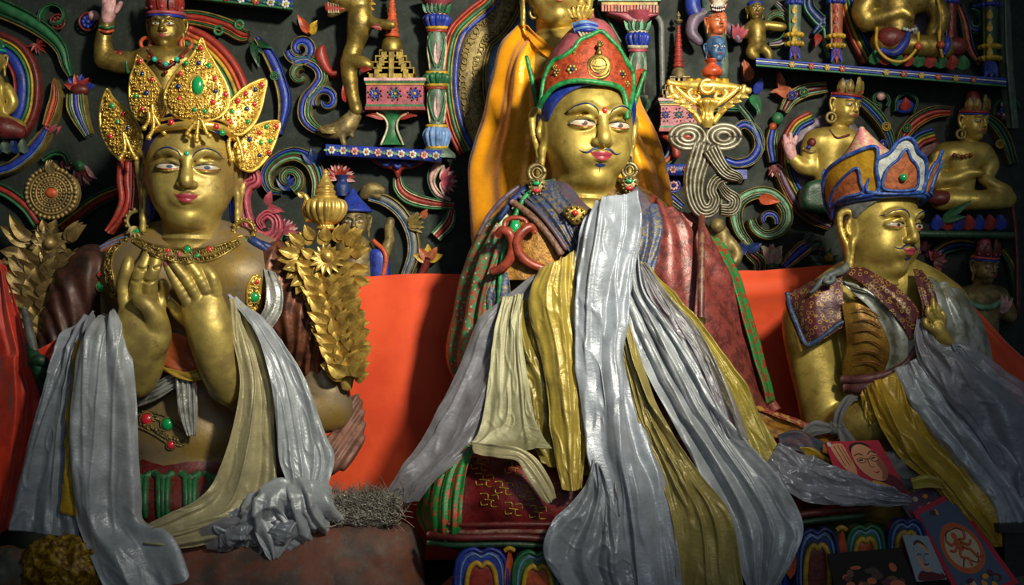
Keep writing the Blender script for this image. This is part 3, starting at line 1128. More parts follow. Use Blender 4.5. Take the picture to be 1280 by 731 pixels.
def leaf3(mb, c, R, L, W, mat=0, bow=.12, n=9):
    """pointed crown leaf standing on c along R's z"""
    t = np.linspace(0, 1, n); u = np.linspace(-1, 1, 7)
    w = W * np.sin(PI * (0.18 + .82 * t)) ** .7 + 0.001
    w[-1] = W * .03
    T, U = np.meshgrid(t, u, indexing='ij')
    X = w[:, None] * U; Z = T * L; Y = -bow * L * np.sin(T * PI) + .25 * W * U ** 2 - .1 * W * np.exp(-(U / .2) ** 2)
    V = np.stack([X, Y, Z], -1).reshape(-1, 3)
    V2 = V + np.array([0, .22 * W, 0])
    f = gridf(n, 7)
    mb.add(np.vstack([V, V2]) @ R.T + c, [f, f[:, ::-1] + len(V)], mat)


def lotus_base(mb, x0, x1, y0, y1, d, n, mats=(0, 1), tilt=0):
    for k in range(n):
        x = x0 + (x1 - x0) * (k + .5) / n
        yy = tilt * (x - x0) / (x1 - x0)
        leaf(mb, x, y1 + yy, d, 90, y1 - y0, (x1 - x0) / n * .62, mats[k % 2], lift=.25, thick=6)


# partly cut figure at the left edge
figure('seated_deity', 'small seated gilded deity cut off by the left photo edge', 'deity figure', (-12, 96), 36, 214, 10,
       [([(-12, 105), (-10, 125), (-12, 150)], [17, 15, 20]), ([(8, 110), (16, 128), (8, 140)], [7, 6, 5]), ([(-30, 158), (-5, 155, -8), (22, 160, -4)], [14, 13, 11])],
       headmat=GOLD, crown=(GREEN, TURQ, .4), extra=[('skirt', lambda mb: tube(mb, [(-20, 158, 200), (5, 160, 196), (30, 166, 205)], [12, 14, 8], 12, 0), [DRED]),
       ('lotus_base', lambda mb: lotus_base(mb, -30, 36, 172, 192, 212, 6, (0, 1)), [DBLUE, GGREY])])

# upper left deity with raised hand
figure('crowned_deity', 'gilded deity with raised pink hand above the left statue crown', 'deity figure', (208, 60), 46, 196, 3,
       [([(186, 80), (228, 80)], [22, 22]), ([(208, 84), (207, 110), (207, 150)], [28, 24, 22]), ([(172, 78), (150, 78), (130, 74)], [13, 12, 10]), ([(130, 74), (129, 52), (133, 32)], [11, 9, 7]),
        ([(244, 82), (256, 105), (250, 130)], [12, 11, 9]), ([(133, 32), (134, 22)], [7, 8])],
       headmat=GOLDD, crown=(RED, PINK, .62), hair=BLUE, hoops=ORANGE,
       extra=[('hand', lambda mb: [mb.add(*SDF(.003).pc([(134, 24, 190), (137, 10, 190)], [7, 9], 4).pc([(131, 8, 188), (130, -8, 188)], 3.2, 2).pc([(136, 6, 188), (136, -12, 188)], 3.2, 2).pc([(141, 8, 188), (142, -10, 188)], 3.2, 2).pc([(145, 14, 186), (151, 4, 184)], 3, 2).mesh())], [LPINK]),
              ('bracelet', lambda mb: [tube(mb, [(125, y, 186), (133, y + 2, 180), (142, y, 186)], 2, 6, k) for k, y in enumerate((33, 38))], [GREEN, ORANGE]),
              ('necklace', lambda mb: [tube(mb, [(185, 62, 176), (195, 76, 162), (207, 84, 158), (220, 76, 162), (234, 62, 176)], 2.2, 6, 0)] + [ball(mb, (207 + 7 * k, 80 - abs(k) * 3, 156), 3.6 if k % 2 == 0 else 2.6, 1 + k % 2, 8) for k in range(-3, 4)] + [ball(mb, (207, 90, 157), 3, 2, 8)], [DRED, TURQ, RED]),
              ('armband', lambda mb: [tube(mb, [(160, 66, 188), (158, 78, 182), (160, 91, 188)], 2.5, 6, 0), ball(mb, (150, 68, 188), 5, 1, 8), ball(mb, (144, 66, 190), 3, 1, 8)], [GREEN, RED])], kb=6)
scroll('rainbow halo arc behind the upper left deity', [
    ('halo_band', [(232, 48), (258, 62), (282, 88), (296, 120), (298, 150), (292, 178)], 18, [(1.6, RED, 1.2), (1, ORANGE), (1, YELLOW), (1.2, GREEN), (1.6, BLUE)], 236),
], 'rainbow_halo', 'halo')
scroll('red and green arched bough with green rings left of the floral shelf corner', [
    ('stem', [(228, 22), (255, 25), (285, 34), (302, 44), (312, 46)], [9, 10, 10, 9, 6], [(1, BUFF, 1.3), (.7, GREEN), (2.4, RED, 1.2), (.8, ORANGE), (.7, GREEN), (1, BUFF, 1.3)]),
    ('ring', lambda mb: (hoop(mb, 273, 38, 222, 5, 2, 0, 1), hoop(mb, 299, 31, 222, 5, 2, 0, 1)), [GREEN]),
], 'arch_bough', 'wall carving')
scroll('blue curved ribbon with gold edge right of the left crown', [
    ('leaf', lambda mb: [leaf(mb, 316, 52, 228, a, L, 5, 0, thick=4) for a, L in ((-20, 30), (-75, 34), (-50, 22))], [DGREEN]),
    ('stem', [(322, 48), (338, 72), (350, 100), (356, 130), (350, 168)], [4, 8, 8, 8, 3], [(.6, DBLUE), (4, BLUE), (1.6, BUFF, 1.4)]),
    ('button', lambda mb: disc(mb, 343, 95, 226, 5, (0, 0, 1)), [GREEN, DGREEN]),
], 'ribbon_leaf', 'wall carving')


def shelf(name, label, x0, y0, x1, y1, hgt, d0, front, under, pat, base_mats=None, ds=238, cat='carved shelf', lip=None, flowers=None):
    """wall shelf: front band from (x0,y0) to (x1,y1) with painted flowers"""
    r = thing(name, label, cat, P((x0 + x1) / 2, max(y0, y1) + hgt, 238))
    mb = MB(); n = 24
    t = np.linspace(0, 1, n)
    xs = x0 + (x1 - x0) * t; ys = y0 + (y1 - y0) * t
    prof = [(ds, 0), (d0, 0), (d0 - 2, hgt * .08), (d0 - 2, hgt * .92), (d0, hgt), (ds, hgt + 3)]
    V = np.array([[P(x, y + b, a) for x, y in zip(xs, ys)] for a, b in prof]).reshape(-1, 3)
    k = len(prof)
    mb.add(V, [gridf(k, n)], 0, smooth=False)
    mb.add(V, [(np.arange(k) * n)[None], (np.arange(k) * n + n - 1)[None]], 0, smooth=False)
    build(mb, 'board', under, r)
    mb = MB()
    for f0, f1, mi, hh in pat:
        A = []
        for a, b in ((d0 - 1, f0), (d0 - 2 - hh, f0 + .04), (d0 - 2 - hh, f1 - .04), (d0 - 1, f1)):
            A.append([P(x, y + b * hgt, a) for x, y in zip(xs, ys)])
        mb.add(np.array(A).reshape(-1, 3), gridf(4, n), mi)
    build(mb, 'front_band', front, r)
    if flowers:
        mb = MB()
        cnt, rr, ms = flowers
        for q in range(cnt):
            f = (q + .5) / cnt; x = x0 + (x1 - x0) * f; y = y0 + (y1 - y0) * f + hgt / 2
            for a in range(6):
                an = a * PI / 3 + q
                ball(mb, (x + rr * .6 * math.cos(an), y + rr * .6 * math.sin(an), d0 - 5), rr * .38, q % 2 if q % 3 else 1, 6, sc3=(1, .4, 1))
            ball(mb, (x, y, d0 - 6), rr * .36, 2, 6, sc3=(1, .5, 1))
            for e in (-1, 1):
                leaf(mb, x + e * rr * .8, y, d0 - 3.5, 0 if e > 0 else 180, rr * 1.0, rr * .3, 3, lift=.1, thick=.6)
        build(mb, 'painted_flower', ms, r)
    return r


shelf('floral_shelf', 'blue floral shelf edge at the top above the rainbow arc', 236, -16, 366, -1, 14, 196, [BLUE, GREEN, RED], DGREEN, [(0, .75, 0, 1), (.75, 1, 1, 2)], flowers=(7, 6, [RED, WHITE, YELLOW, GREEN]))
shelf('floral_shelf', 'blue floral shelf carrying the gold stupa throne and left pillar', 407, 180, 552, 188, 14, 190, [BLUE, RED, YELLOW], DBLUE, [(0, 1, 0, 1)], flowers=(10, 5.5, [LPINK, WHITE, ORANGE, LGREEN]))

# ---- S scroll
scroll('blue and green S shaped scroll with curls left of the rampant lion', [
    ('flame', lambda mb: [leaf(mb, 384, 42, 228, 100, 24, 6, 0, curl=-.3, thick=4), leaf(mb, 388, 42, 229, 75, 18, 5, 1, curl=.3, thick=4)], [ORANGE, YELLOW]),
    ('curl', spiral(377, 62, 5, 17, 250, -170, 18), [3, 5, 6, 7, 7, 7, 6], B_),
    ('stem', [(366, 80), (382, 76), (398, 84), (403, 98), (395, 112), (384, 126), (382, 146), (393, 160), (410, 166)], [5, 7, 8, 8, 8, 9, 9, 7, 4], GB_),
    ('curl', spiral(377, 95, 3, 13, 330, 80, 12), [3, 4, 5, 6], G_),
    ('curl', spiral(408, 127, 3, 18, -170, 180 + 20, 20), [2, 4, 5, 6, 6], B_),
], 'scroll_ornament', 'wall carving')
# bird
r = thing('carved_bird', 'brown gold bird perched on the left end of the blue floral shelf', 'carved bird', P(428, 180, 225))
s = SDF(.003)
s.pc([(402, 164, 218), (418, 164, 212), (432, 158, 212), (443, 145, 214)], [6, 9, 11, 8], 5).pc([(443, 146, 214), (444, 138, 212)], [7, 7], 4).pc([(430, 164, 208), (428, 172, 206), (430, 180, 206)], [4, 3, 3], 3).pc([(436, 160, 212), (440, 170, 210)], [3, 3], 3)
mb = MB(); mb.add(*s.mesh()); build(mb, 'body', GOLDA, r)
mb = MB(); tube(mb, [(447, 138, 210), (452, 139, 208), (457, 139, 208)], [3, 2, .6], 8); build(mb, 'beak', LPINK, r)
mb = MB()
for k in range(5):
    leaf(mb, 420 + k, 166 - k, 203, 160 + 8 * k, 22, 4, 0, thick=2)
build(mb, 'wing', BUFF, r)
# rampant lion
r = thing('rampant_lion', 'gilded rampant lion with red open mouth leaning on the gold stupa', 'carved lion', P(443, 140, 220))
s = SDF(.003)
s.pc([(450, 8, 205), (450, 30, 204), (444, 55, 208), (437, 76, 208)], [13, 14, 9, 10], 8)
s.pc([(450, -4, 204), (432, 0, 200), (416, -2, 198)], [15, 11, 6], 6)
s.pc([(432, 8, 200), (418, 16, 198), (412, 18, 198)], [5, 4, 3], 3)
s.pc([(456, 26, 200), (472, 30, 192), (490, 31, 186)], [8, 6, 5], 4)
s.pc([(437, 78, 206), (452, 78, 196), (462, 82, 192)], [9, 7, 5], 5)
s.pc([(437, 82, 208), (438, 104, 208), (443, 128, 210), (446, 138, 206)], [11, 8, 6, 6], 6)
mb = MB(); mb.add(*s.mesh()); build(mb, 'body', GOLDD, r)
mb = MB(); plaque(mb, [(408, 3), (425, 8), (432, 10), (425, 14), (410, 15), (406, 9)], 194, 8, 2, 3, 0, smooth=3); build(mb, 'mouth', RED, r)
mb = MB()
for k in range(5):
    tube(mb, [(410 + k * 3.2, 3 + k * .8, 192), (410 + k * 3.2, 8, 191)], [1.4, .3], 6)
    tube(mb, [(411 + k * 3, 16, 192), (411 + k * 3, 12, 191)], [1.3, .3], 6)
build(mb, 'teeth', CREAM, r)
mb = MB(); band(mb, [(424, 92), (414, 92), (405, 80), (401, 68), (405, 57)], [3, 4, 6, 7, 1], [(-1, 1, 5, 0)], d=228); build(mb, 'tail', RED, r)
mb = MB(); leaf(mb, 432, 128, 212, 95, 22, 4, 0, thick=5); leaf(mb, 478, 34, 186, 180, 14, 4, 0, thick=4); leaf(mb, 450, 87, 190, 0, 15, 4, 0, thick=4); build(mb, 'fur_tuft', RED, r)
mb = MB()
for k in range(6):
    leaf(mb, 458 - k, -6 + 5 * k, 206, 10 - 25 * k / 3, 14, 4, 0, thick=3)
build(mb, 'mane', GOLDB, r)


def stupa(label, cx, ytop, ydome, ybase, w, d, gold, spire):
    r = thing('stupa', label, 'stupa', P(cx, ybase, d + 10))
    mb = MB(); h = ybase - ydome
    steps = 4
    for k in range(steps):
        y1 = ybase - k * h * .22; y0 = y1 - h * .2; ww = w * (1 - k * .16)
        for ex, (a, b) in ((ww, (y1, y1 - (y1 - y0) * .75)), (ww * 1.06, (y1 - (y1 - y0) * .75, y0))):
            A, B = P(cx - ex, a, d - 18 + k * 3), P(cx + ex, b, d + 22)
            boxw(mb, A[0], B[0], A[1], B[1], A[2], B[2])
        for q in (-.62, 0, .62):
            A, B = P(cx + q * ww - 4, y1, d - 23 + k * 3), P(cx + q * ww + 4, y0, d)
            boxw(mb, A[0], B[0], A[1], B[1], A[2], B[2])
    build(mb, 'base', gold, r)
    mb = MB(); yd = ybase - h * .86
    lathe(mb, cx, d, [(w * .42, yd), (w * .48, yd - h * .08), (w * .47, yd - h * .3), (w * .36, yd - h * .5), (w * .15, yd - h * .6)], n=24)
    build(mb, 'dome', gold, r)
    mb = MB()
    y = yd - h * .58; sh = (y - ytop)
    n = 9
    pr = []
    for k in range(n):
        f = k / n; rr = w * .26 * (1 - f) + 2
        pr += [(rr * .86, y - sh * f * .8), (rr, y - sh * (f + .04) * .8)]
    lathe(mb, cx, d, pr, n=18); build(mb, 'spire', spire, r)
    mb = MB(); y = y - sh * .8
    lathe(mb, cx, d, [(2, y + 2), (5, y - 1), (5, y - 3), (1.5, y - 5), (3, y - sh * .12), (.3, y - sh * .2)], n=14); build(mb, 'finial', gold, r)
    return r


stupa('tiered gold stupa with orange spire beside the rampant lion', 490, -25, 62, 97, 29, 212, GOLDD, ORANGE)
stupa('smaller grey gold stupa with red spire behind the ritual staff', 848, 14, 96, 122, 19, 214, GOLDA, RED)


def boxpx(mb, x0, y0, x1, y1, d0, d1, mat=0):
    A = P(x0, y1, d0); B = P(x1, y0, d0); s = P(0, 0, d1)[1]
    boxw(mb, A[0], B[0], A[1], s, A[2], B[2], mat)


def throne(label, x0, x1, y0, y1, d, k=1.0):
    r = thing('carved_throne', label, 'carved throne', P((x0 + x1) / 2, y1, d + 20))
    h = y1 - y0
    mb = MB(); boxpx(mb, x0 + 3, y0 + h * .2, x1 - 3, y1 - h * .15, d, 238); build(mb, 'panel', PINK, r)
    mb = MB()
    boxpx(mb, x0, y0, x1, y0 + h * .09, d - 6, 238, 0); boxpx(mb, x0 + 1, y0 + h * .09, x1 - 1, y0 + h * .16, d - 4, 238, 1); boxpx(mb, x0 + 2, y0 + h * .16, x1 - 2, y0 + h * .22, d - 2, 238, 2)
    boxpx(mb, x0 + 1, y1 - h * .1, x1 - 1, y1, d - 5, 238, 3); boxpx(mb, x0 + 2, y1 - h * .17, x1 - 2, y1 - h * .1, d - 3, 238, 1)
    build(mb, 'cornice', [LPINK, GREEN, YELLOW, RED], r)
    mb = MB(); c = (x0 + x1) / 2; w = (x1 - x0)
    for q in (-.32, 0, .32):
        x = c + q * w; y = (y0 + y1) / 2
        for a in range(8):
            an = a * PI / 4
            leaf(mb, x, y, d - 2, math.degrees(an), w * .1, w * .028, 0 if q else a % 2, lift=.1, thick=1.5)
            ball(mb, (x + w * .11 * math.cos(an + .3), y + h * .2 * math.sin(an + .3), d - 2), w * .018, 2 + a % 2, 6)
        ball(mb, (x, y, d - 3), w * .03, 4, 8)
    build(mb, 'painted_flower', [BLUE, GREEN, GREEN, RED, YELLOW], r)
    return r


throne('pink floral throne block under the tiered gold stupa', 455, 532, 97, 137, 196)
throne('faded pink floral throne block under the smaller grey stupa', 823, 874, 122, 164, 200)
scroll('green bell shaped post with red flares under the pink throne', [
    ('post', lambda mb: lathe(mb, 490, 214, [(22, 140), (11, 146), (8, 158), (9, 170), (18, 182)], 0, 20, dr=.7), [GREEN]),
    ('rib', lambda mb: [tube(mb, [(490 + 20 * e, 141, 199), (490 + 9 * e, 148, 205), (490 + 6 * e, 160, 206), (490 + 14 * e, 181, 202)], 1.5, 6) for e in (-1, 1)], [CREAM]),
    ('flare', lambda mb: [leaf(mb, 490 + 8 * e, 148, 206, 90 - e * 72, 24, 4, 0, curl=.2 * e, thick=5) for e in (-1, 1)], [RED]),
], 'bell_post', 'carved post')
scroll('blue and red bracket hanging under the middle of the blue floral shelf', [
    ('bracket', lambda mb: plaque(mb, [(466, 197), (528, 199), (518, 209), (503, 212), (497, 222), (490, 212), (474, 207)], 216, 22, 4, 5), [RED]),
    ('inlay', lambda mb: [tube(mb, [(474, 200, 210), (482, 206, 208), (490, 202, 208), (497, 209, 207), (504, 202, 208), (512, 206, 208), (521, 201, 210)], 2.6, 6), ball(mb, (497, 203, 207), 4, 0, 8)], [BLUE]),
], 'shelf_bracket', 'carved bracket')
scroll('green and pink striped tendril curving right below the blue bracket', [
    ('stem', [(497, 222), (500, 236), (512, 247), (535, 254), (568, 258)], [6, 8, 9, 8, 5], RC_),
    ('stem', [(566, 262), (560, 280), (545, 296)], [5, 9, 8], [(1, GREEN), (1, CREAM), (2, RED), (1, CREAM), (1, GREEN)]),
], 'striped_tendril', 'wall carving')
scroll('pink cream curl hanging from the right end of the blue floral shelf', [
    ('stem', [(550, 202), (542, 212), (539, 228), (547, 243), (563, 251)], [9, 7, 5, 5, 3], [(1, CREAM), (2, LPINK), (1, DGREEN)]),
    ('flower', lambda mb: fan(mb, 552, 226, 226, 20, 80, -80, 9, (0, 1), 3.6), [LPINK, PINK]),
], 'shelf_curl', 'wall carving')
scroll('green scroll with a blue fan inside behind the gilded vase', [
    ('stem', [(397, 250), (399, 225), (390, 203), (370, 193), (348, 200), (334, 217), (338, 236), (352, 241)], [7, 9, 10, 9, 8, 7, 6, 4], [(.8, BUFF, 1.3), (1.6, LGREEN), (.6, RED), (1.8, GREEN), (1.4, BLUE), (.8, BUFF, 1.3)]),
    ('curl', spiral(362, 224, 16, 5, -70, 250, 12), [6, 5, 4], G_),
    ('fan', lambda mb: fan(mb, 358, 238, 230, 20, 40, 130, 6, (0, 1), 4), [BLUE, DBLUE]),
    ('leaf', lambda mb: [leaf(mb, 392, 205, 224, a, 20, 5, 0, thick=3) for a in (50, 95, 135)], [DBLUE]),
], 'scroll_ornament', 'wall carving')
scroll('red and cream fan flower in a blue pot above the blue hat', [
    ('petal', lambda mb: fan(mb, 424, 222, 222, 19, -10, 190, 13, (0, 1), 3), [LPINK, RED]),
    ('pot', lambda mb: lathe(mb, 428, 220, [(9, 219), (6, 226), (10, 233), (9, 245)], 0, 16), [DBLUE]),
], 'fan_flower', 'carved flower')
scroll('pink fan flower on a green stalk right of the pink flame scroll', [
    ('petal', lambda mb: fan(mb, 353, 290, 218, 18, -15, 165, 11, (0, 1), 3), [LPINK, PINK]),
    ('stalk', lambda mb: tube(mb, [(352, 290, 220), (350, 300, 220), (354, 316, 220)], [5, 3, 4], 8), [GREEN]),
], 'fan_flower', 'carved flower')
scroll('grey and gold arched serpent band with a beaked head', [
    ('body', [(462, 246), (484, 252), (503, 268), (515, 292), (517, 318), (508, 345)], [6, 8, 8, 8, 8, 7], GG_),
    ('head', lambda mb: mb.add(*SDF(.003).pc([(455, 244, 226), (464, 236, 222), (478, 238, 222)], [6, 8, 4], 4).pc([(464, 240, 222), (474, 246, 222)], [5, 3], 3).mesh()), [GOLDA]),
], 'serpent_band', 'wall carving')
scroll('small brown gilded bud right of the grey serpent band', [
    ('petal', lambda mb: fan(mb, 510, 280, 222, 20, -30, 50, 5, (0, 1), 4.5), [GOLDA, BUFF]),
    ('tip', lambda mb: leaf(mb, 526, 272, 222, 50, 14, 4, 0, thick=4), [TERRA]),
], 'carved_bud', 'wall carving')
scroll('ochre lily bud above the orange cloth left of the central robe', [
    ('petal', lambda mb: fan(mb, 535, 325, 226, 20, 20, 160, 5, (0, 1), 6), [YELLOW, TERRA]),
    ('stalk', lambda mb: tube(mb, [(535, 322, 228), (528, 340, 230), (520, 352, 230)], [6, 5, 4], 8), [DRED]),
], 'carved_bud', 'carved flower')
figure('seated_deity', 'small dark deity in a blue hat beside the gilded vase', 'deity figure', (443, 299), 38, 208, 5,
       [([(442, 318), (444, 345), (446, 380)], [26, 26, 24]), ([(462, 322), (478, 320), (487, 300)], [9, 7, 6]), ([(487, 300), (486, 285, -3), (488, 276, -3)], [5, 5, 5])],
       headmat=GOLDA, extra=[('hat', lambda mb: lathe(mb, 441, 204, [(2, 236), (7, 244), (14, 252), (22, 260), (24, 265), (15, 266)], 0, 20), [BLUE]),
                            ('sleeve', lambda mb: plaque(mb, [(462, 316), (478, 312), (486, 330), (484, 352), (466, 352)], 190, 16, 6, 10), [BLUE]),
                            ('sash', lambda mb: tube(mb, [(466, 300, 190), (482, 318, 184), (478, 350, 186)], 3, 8), [ORANGE]),
                            ('robe', lambda mb: plaque(mb, [(418, 312), (440, 306), (464, 318), (466, 355), (418, 355)], 196, 16, 10, 16), [BLACK])])


# ---- pillars
def pillar(label, cx, y0, y1, w, d, tone=0, group=None):
    r = thing('carved_pillar', label, 'carved pillar', P(cx, y1, d + 10), group)
    H = y1 - y0
    A = [(GREEN, LPINK, BLUE, RED, YELLOW, GGREY), (LGREEN, LPINK, BLUE, PINK, CREAM, GGREY)][tone]

    def f(t):
        return y0 + H * t
    mb = MB(); lathe(mb, cx, d, [(w * 1.35, f(0)), (w * 1.1, f(.03)), (w * .6, f(.07)), (w * .55, f(.10))], 0, 20); build(mb, 'capital', PINK, r)
    mb = MB()
    for k in range(7):
        leaf(mb, cx + (k - 3) * w * .22, f(.10), d - w * .6 - 6 + abs(k - 3) * 1.5, 90 - (k - 3) * 10, H * .065, w * .2, k % 2, lift=.15, thick=3)
    build(mb, 'capital_leaf', [A[0], DGREEN], r)
    for (a, b) in ((.105, .19), (.47, .545), (.80, .93)):
        mb = MB()
        lathe(mb, cx, d, [(w * .62, f(a)), (w * .9, f(a + (b - a) * .25)), (w * .98, f(a + (b - a) * .5)), (w * .75, f(b))], 0, 26, gad=(13, .2, f(a), f(b)))
        for yy in (a, b):
            th = np.linspace(0, 2 * PI, 13)
            tube(mb, [(cx + w * .72 * math.cos(t), f(yy), d + w * .72 * math.sin(t)) for t in th], H * .012, 8, 1, m=26)
        tube(mb, [(cx + w * .66 * math.cos(t), f(b + .02), d + w * .66 * math.sin(t)) for t in th], H * .012, 8, 2, m=26)
        build(mb, 'lotus_ring', [A[2] if a < .4 else (A[0] if a < .7 else LBLUE), A[4], A[3]], r)
    for (a, b) in ((.2, .47), (.55, .80)):
        mb = MB()
        lathe(mb, cx, d, [(w * .62, f(a)), (w * .72, f(a + .05)), (w * .68, f((a + b) / 2)), (w * .55, f(b - .04)), (w * .6, f(b))], 0, 20)
        q = d - w * .72 - 1
        for e in (-1, 1):
            tube(mb, [(cx + e * w * .3, f(a + .02), q + 2), (cx + e * w * .58, f(a + .08), q + 4), (cx + e * w * .35, f(a + .17), q + 2), (cx + e * w * .1, f(b - .03), q + 3)], 1.6, 6, 1)
            tube(mb, [(cx + e * w * .62, f(a + .04), q + 8), (cx + e * w * .66, f((a + b) / 2), q + 8), (cx + e * w * .5, f(b - .02), q + 8)], 1.4, 6, 2)
        leaf(mb, cx, f(b - .05), q + 2, 90, H * .17, w * .22, 3, lift=.05, thick=2)
        build(mb, 'shaft', [A[5], A[0], CREAM, LPINK], r)
    mb = MB(); lathe(mb, cx, d, [(w * .75, f(.93)), (w * 1.2, f(.96)), (w * 1.4, f(.98)), (w * 1.4, f(1))], 0, 20, dr=.7); build(mb, 'base', GGREY, r)
    return r


pillar('carved pillar with blue lotus ring left of the filigree halo', 546, -4, 198, 17, 212, 0)
pillar('faded carved pillar right of the central statue hat', 797, 16, 240, 15, 214, 1)
scroll('faded fringed canopy bracket on top of the right faded pillar', [
    ('board', lambda mb: (boxpx(mb, 748, -8, 826, 1, 196, 238, 0), boxpx(mb, 752, 1, 822, 6, 200, 238, 1)), [LGREEN, YELLOW]),
    ('fringe', lambda mb: [boxpx(mb, 752 + k * 4, 5 + k * .1, 755 + k * 4, 14 + k * .1, 198, 204, k % 3) for k in range(18)], [ORANGE, RED, TERRA]),
    ('bracket', lambda mb: plaque(mb, [(760, 14), (822, 16), (806, 24), (800, 30), (790, 30), (776, 22)], 204, 30, 4, 5), [PINK]),
], 'canopy_bracket', 'carved bracket')
scroll('thin grey arch post right of the faded pillar', [
    ('post', lambda mb: tube(mb, [(812, 18, 226), (825, 26, 226), (827, 60, 226), (829, 170, 226)], [3, 4, 4, 3], 8), [GREY]),
], 'arch_post', 'carved post')
scroll('red bracket and curl under the faded pink throne', [
    ('bracket', lambda mb: plaque(mb, [(824, 165), (872, 165), (862, 176), (852, 184), (850, 196), (842, 196), (838, 180)], 212, 26, 4, 5), [RED]),
    ('stem', [(842, 176), (838, 195), (826, 205), (812, 200)], [5, 6, 5, 3], [(1, GREEN), (2, ORANGE), (1, LBLUE)]),
], 'shelf_bracket', 'carved bracket')
shelf('floral_shelf', 'short blue shelf between the central earring and the ritual staff', 800, 205, 866, 205, 14, 205, [BLUE, LPINK, RED], DBLUE, [(0, 1, 0, 1)], flowers=(4, 5, [LPINK, RED, ORANGE, LBLUE]))
scroll('blue and pink scroll foot below the short blue shelf', [
    ('stem', [(806, 222), (814, 236), (834, 246), (852, 260)], [6, 8, 8, 6], [(1, BUFF, 1.3), (2, BLUE), (1, CREAM), (2, DGREEN)]),
    ('bud', lambda mb: disc(mb, 842, 232, 226, 8, (0, 1, 0)), [BLUE, LPINK]),
], 'scroll_ornament', 'wall carving')

# ---- central filigree halo
def filig(mb):
    st = [(-1, -.84, 2, 0), (-.84, -.7, 4, 1), (-.7, .7, 2, 2), (.7, .86, 4, 1), (.86, 1, 2, 3)]
    band(mb, [(632, -40), (634, 0), (618, 28), (598, 48), (588, 80), (588, 120), (596, 160), (612, 200)], [20, 20, 22, 22, 22, 22, 20, 16], st, d=234, m=60, base=4, back=5)
    q = cr(np.array([(634, -10), (622, 24), (600, 46), (588, 80), (588, 120), (597, 165)]), 30)
    for i, (x, y) in enumerate(q[:-1]):
        t = q[i + 1] - q[i]; a = math.degrees(math.atan2(-t[1], t[0]))
        for e in (-1, 1):
            th = np.linspace(0, 1.6 * PI, 10)
            nx_, ny_ = -t[1], t[0]; L = math.hypot(nx_, ny_) + 1e-6
            ox, oy = x + e * nx_ / L * 8, y + e * ny_ / L * 8
            tube(mb, [(ox + (5 - 2.4 * k / 9) * math.cos(v * e + i), oy + (5 - 2.4 * k / 9) * math.sin(v * e + i), 227) for k, v in enumerate(th)], 1.1, 5, 1, m=12)


scroll('tall arched halo with rainbow rim and gilded filigree left of the yellow robe', [
    ('rainbow_rim', [(628, -60), (622, -20), (612, 4), (590, 22), (570, 44), (562, 80), (562, 120), (570, 160), (584, 190)], 12, [(1.4, RED), (.8, ORANGE), (1.4, GREEN), (.5, YELLOW), (2, BLUE)][::-1], 235),
    ('filigree_band', filig, [BUFF, BUFF, GOLDA, GGREY]),
    ('inner_panel', lambda mb: plaque(mb, [(640, -20), (648, 20), (628, 44), (612, 70), (606, 110), (612, 170), (700, 170), (720, 0)], 236, 3, 2, 8, smooth=4), [LBLUE]),
], 'arched_halo', 'halo')
scroll('pink and green halo rim rising behind the right side of the central hat', [
    ('rim', [(728, -30), (740, 10), (756, 40), (772, 70), (782, 110), (784, 160)], 12, [(1, GREEN), (2, DGREEN), (2, PINK), (1, RED)], 235),
], 'arched_halo', 'halo')

# figures behind the staff
scroll('blue and pink dancing figure sleeves left of the staff skull', [
    ('sleeve', lambda mb: mb.add(*SDF(.003).pc([(866, -10, 214), (866, 10, 212), (872, 20, 212)], [9, 9, 8], 3).mesh()), [BLUE]),
    ('arm', lambda mb: mb.add(*SDF(.003).pc([(890, 15, 214), (870, 22, 210), (864, 40, 208), (874, 52, 206)], [6, 7, 6, 5], 5).pc([(905, 30, 214), (918, 42, 210), (924, 50, 208)], [6, 5, 4], 4).mesh()), [PURP]),
    ('hand', lambda mb: [leaf(mb, 920, 50, 206, a, 20, 4, 0, thick=4) for a in (40, 62, 84, 105)], [PINK]),
    ('torso', lambda mb: mb.add(*SDF(.003).pc([(886, -10, 216), (892, 30, 216), (900, 70, 220), (904, 100, 222)], [9, 12, 9, 5], 6).mesh()), [GGREY]),
], 'dancing_figure', 'deity figure')
figure('standing_figure', 'small gilded standing figure with blue hair left of the yellow pillar', 'small figure', (944, 24), 21, 216, 5,
       [([(945, 32), (945, 44), (946, 58)], [10, 11, 9]), ([(936, 33), (928, 44), (924, 40)], [5, 4, 4]), ([(955, 31), (970, 33), (980, 34)], [5, 5, 4]), ([(942, 58), (938, 66), (946, 72)], [6, 5, 4]), ([(951, 58), (960, 66), (962, 74)], [6, 5, 4])],
       headmat=GOLDD, hair=BLUE, res=.0028, hres=.04)
scroll('grey green curls behind the small gilded standing figure', [
    ('curl', spiral(968, 32, 20, 6, -60, 260, 14), [4, 5, 4, 3], G_),
    ('stem', [(968, 5), (980, 18), (984, 38), (976, 52), (960, 56)], [3, 5, 5, 5, 3], [(1, CREAM), (2, PURP), (1, GREEN)]),
], 'scroll_ornament', 'wall carving')
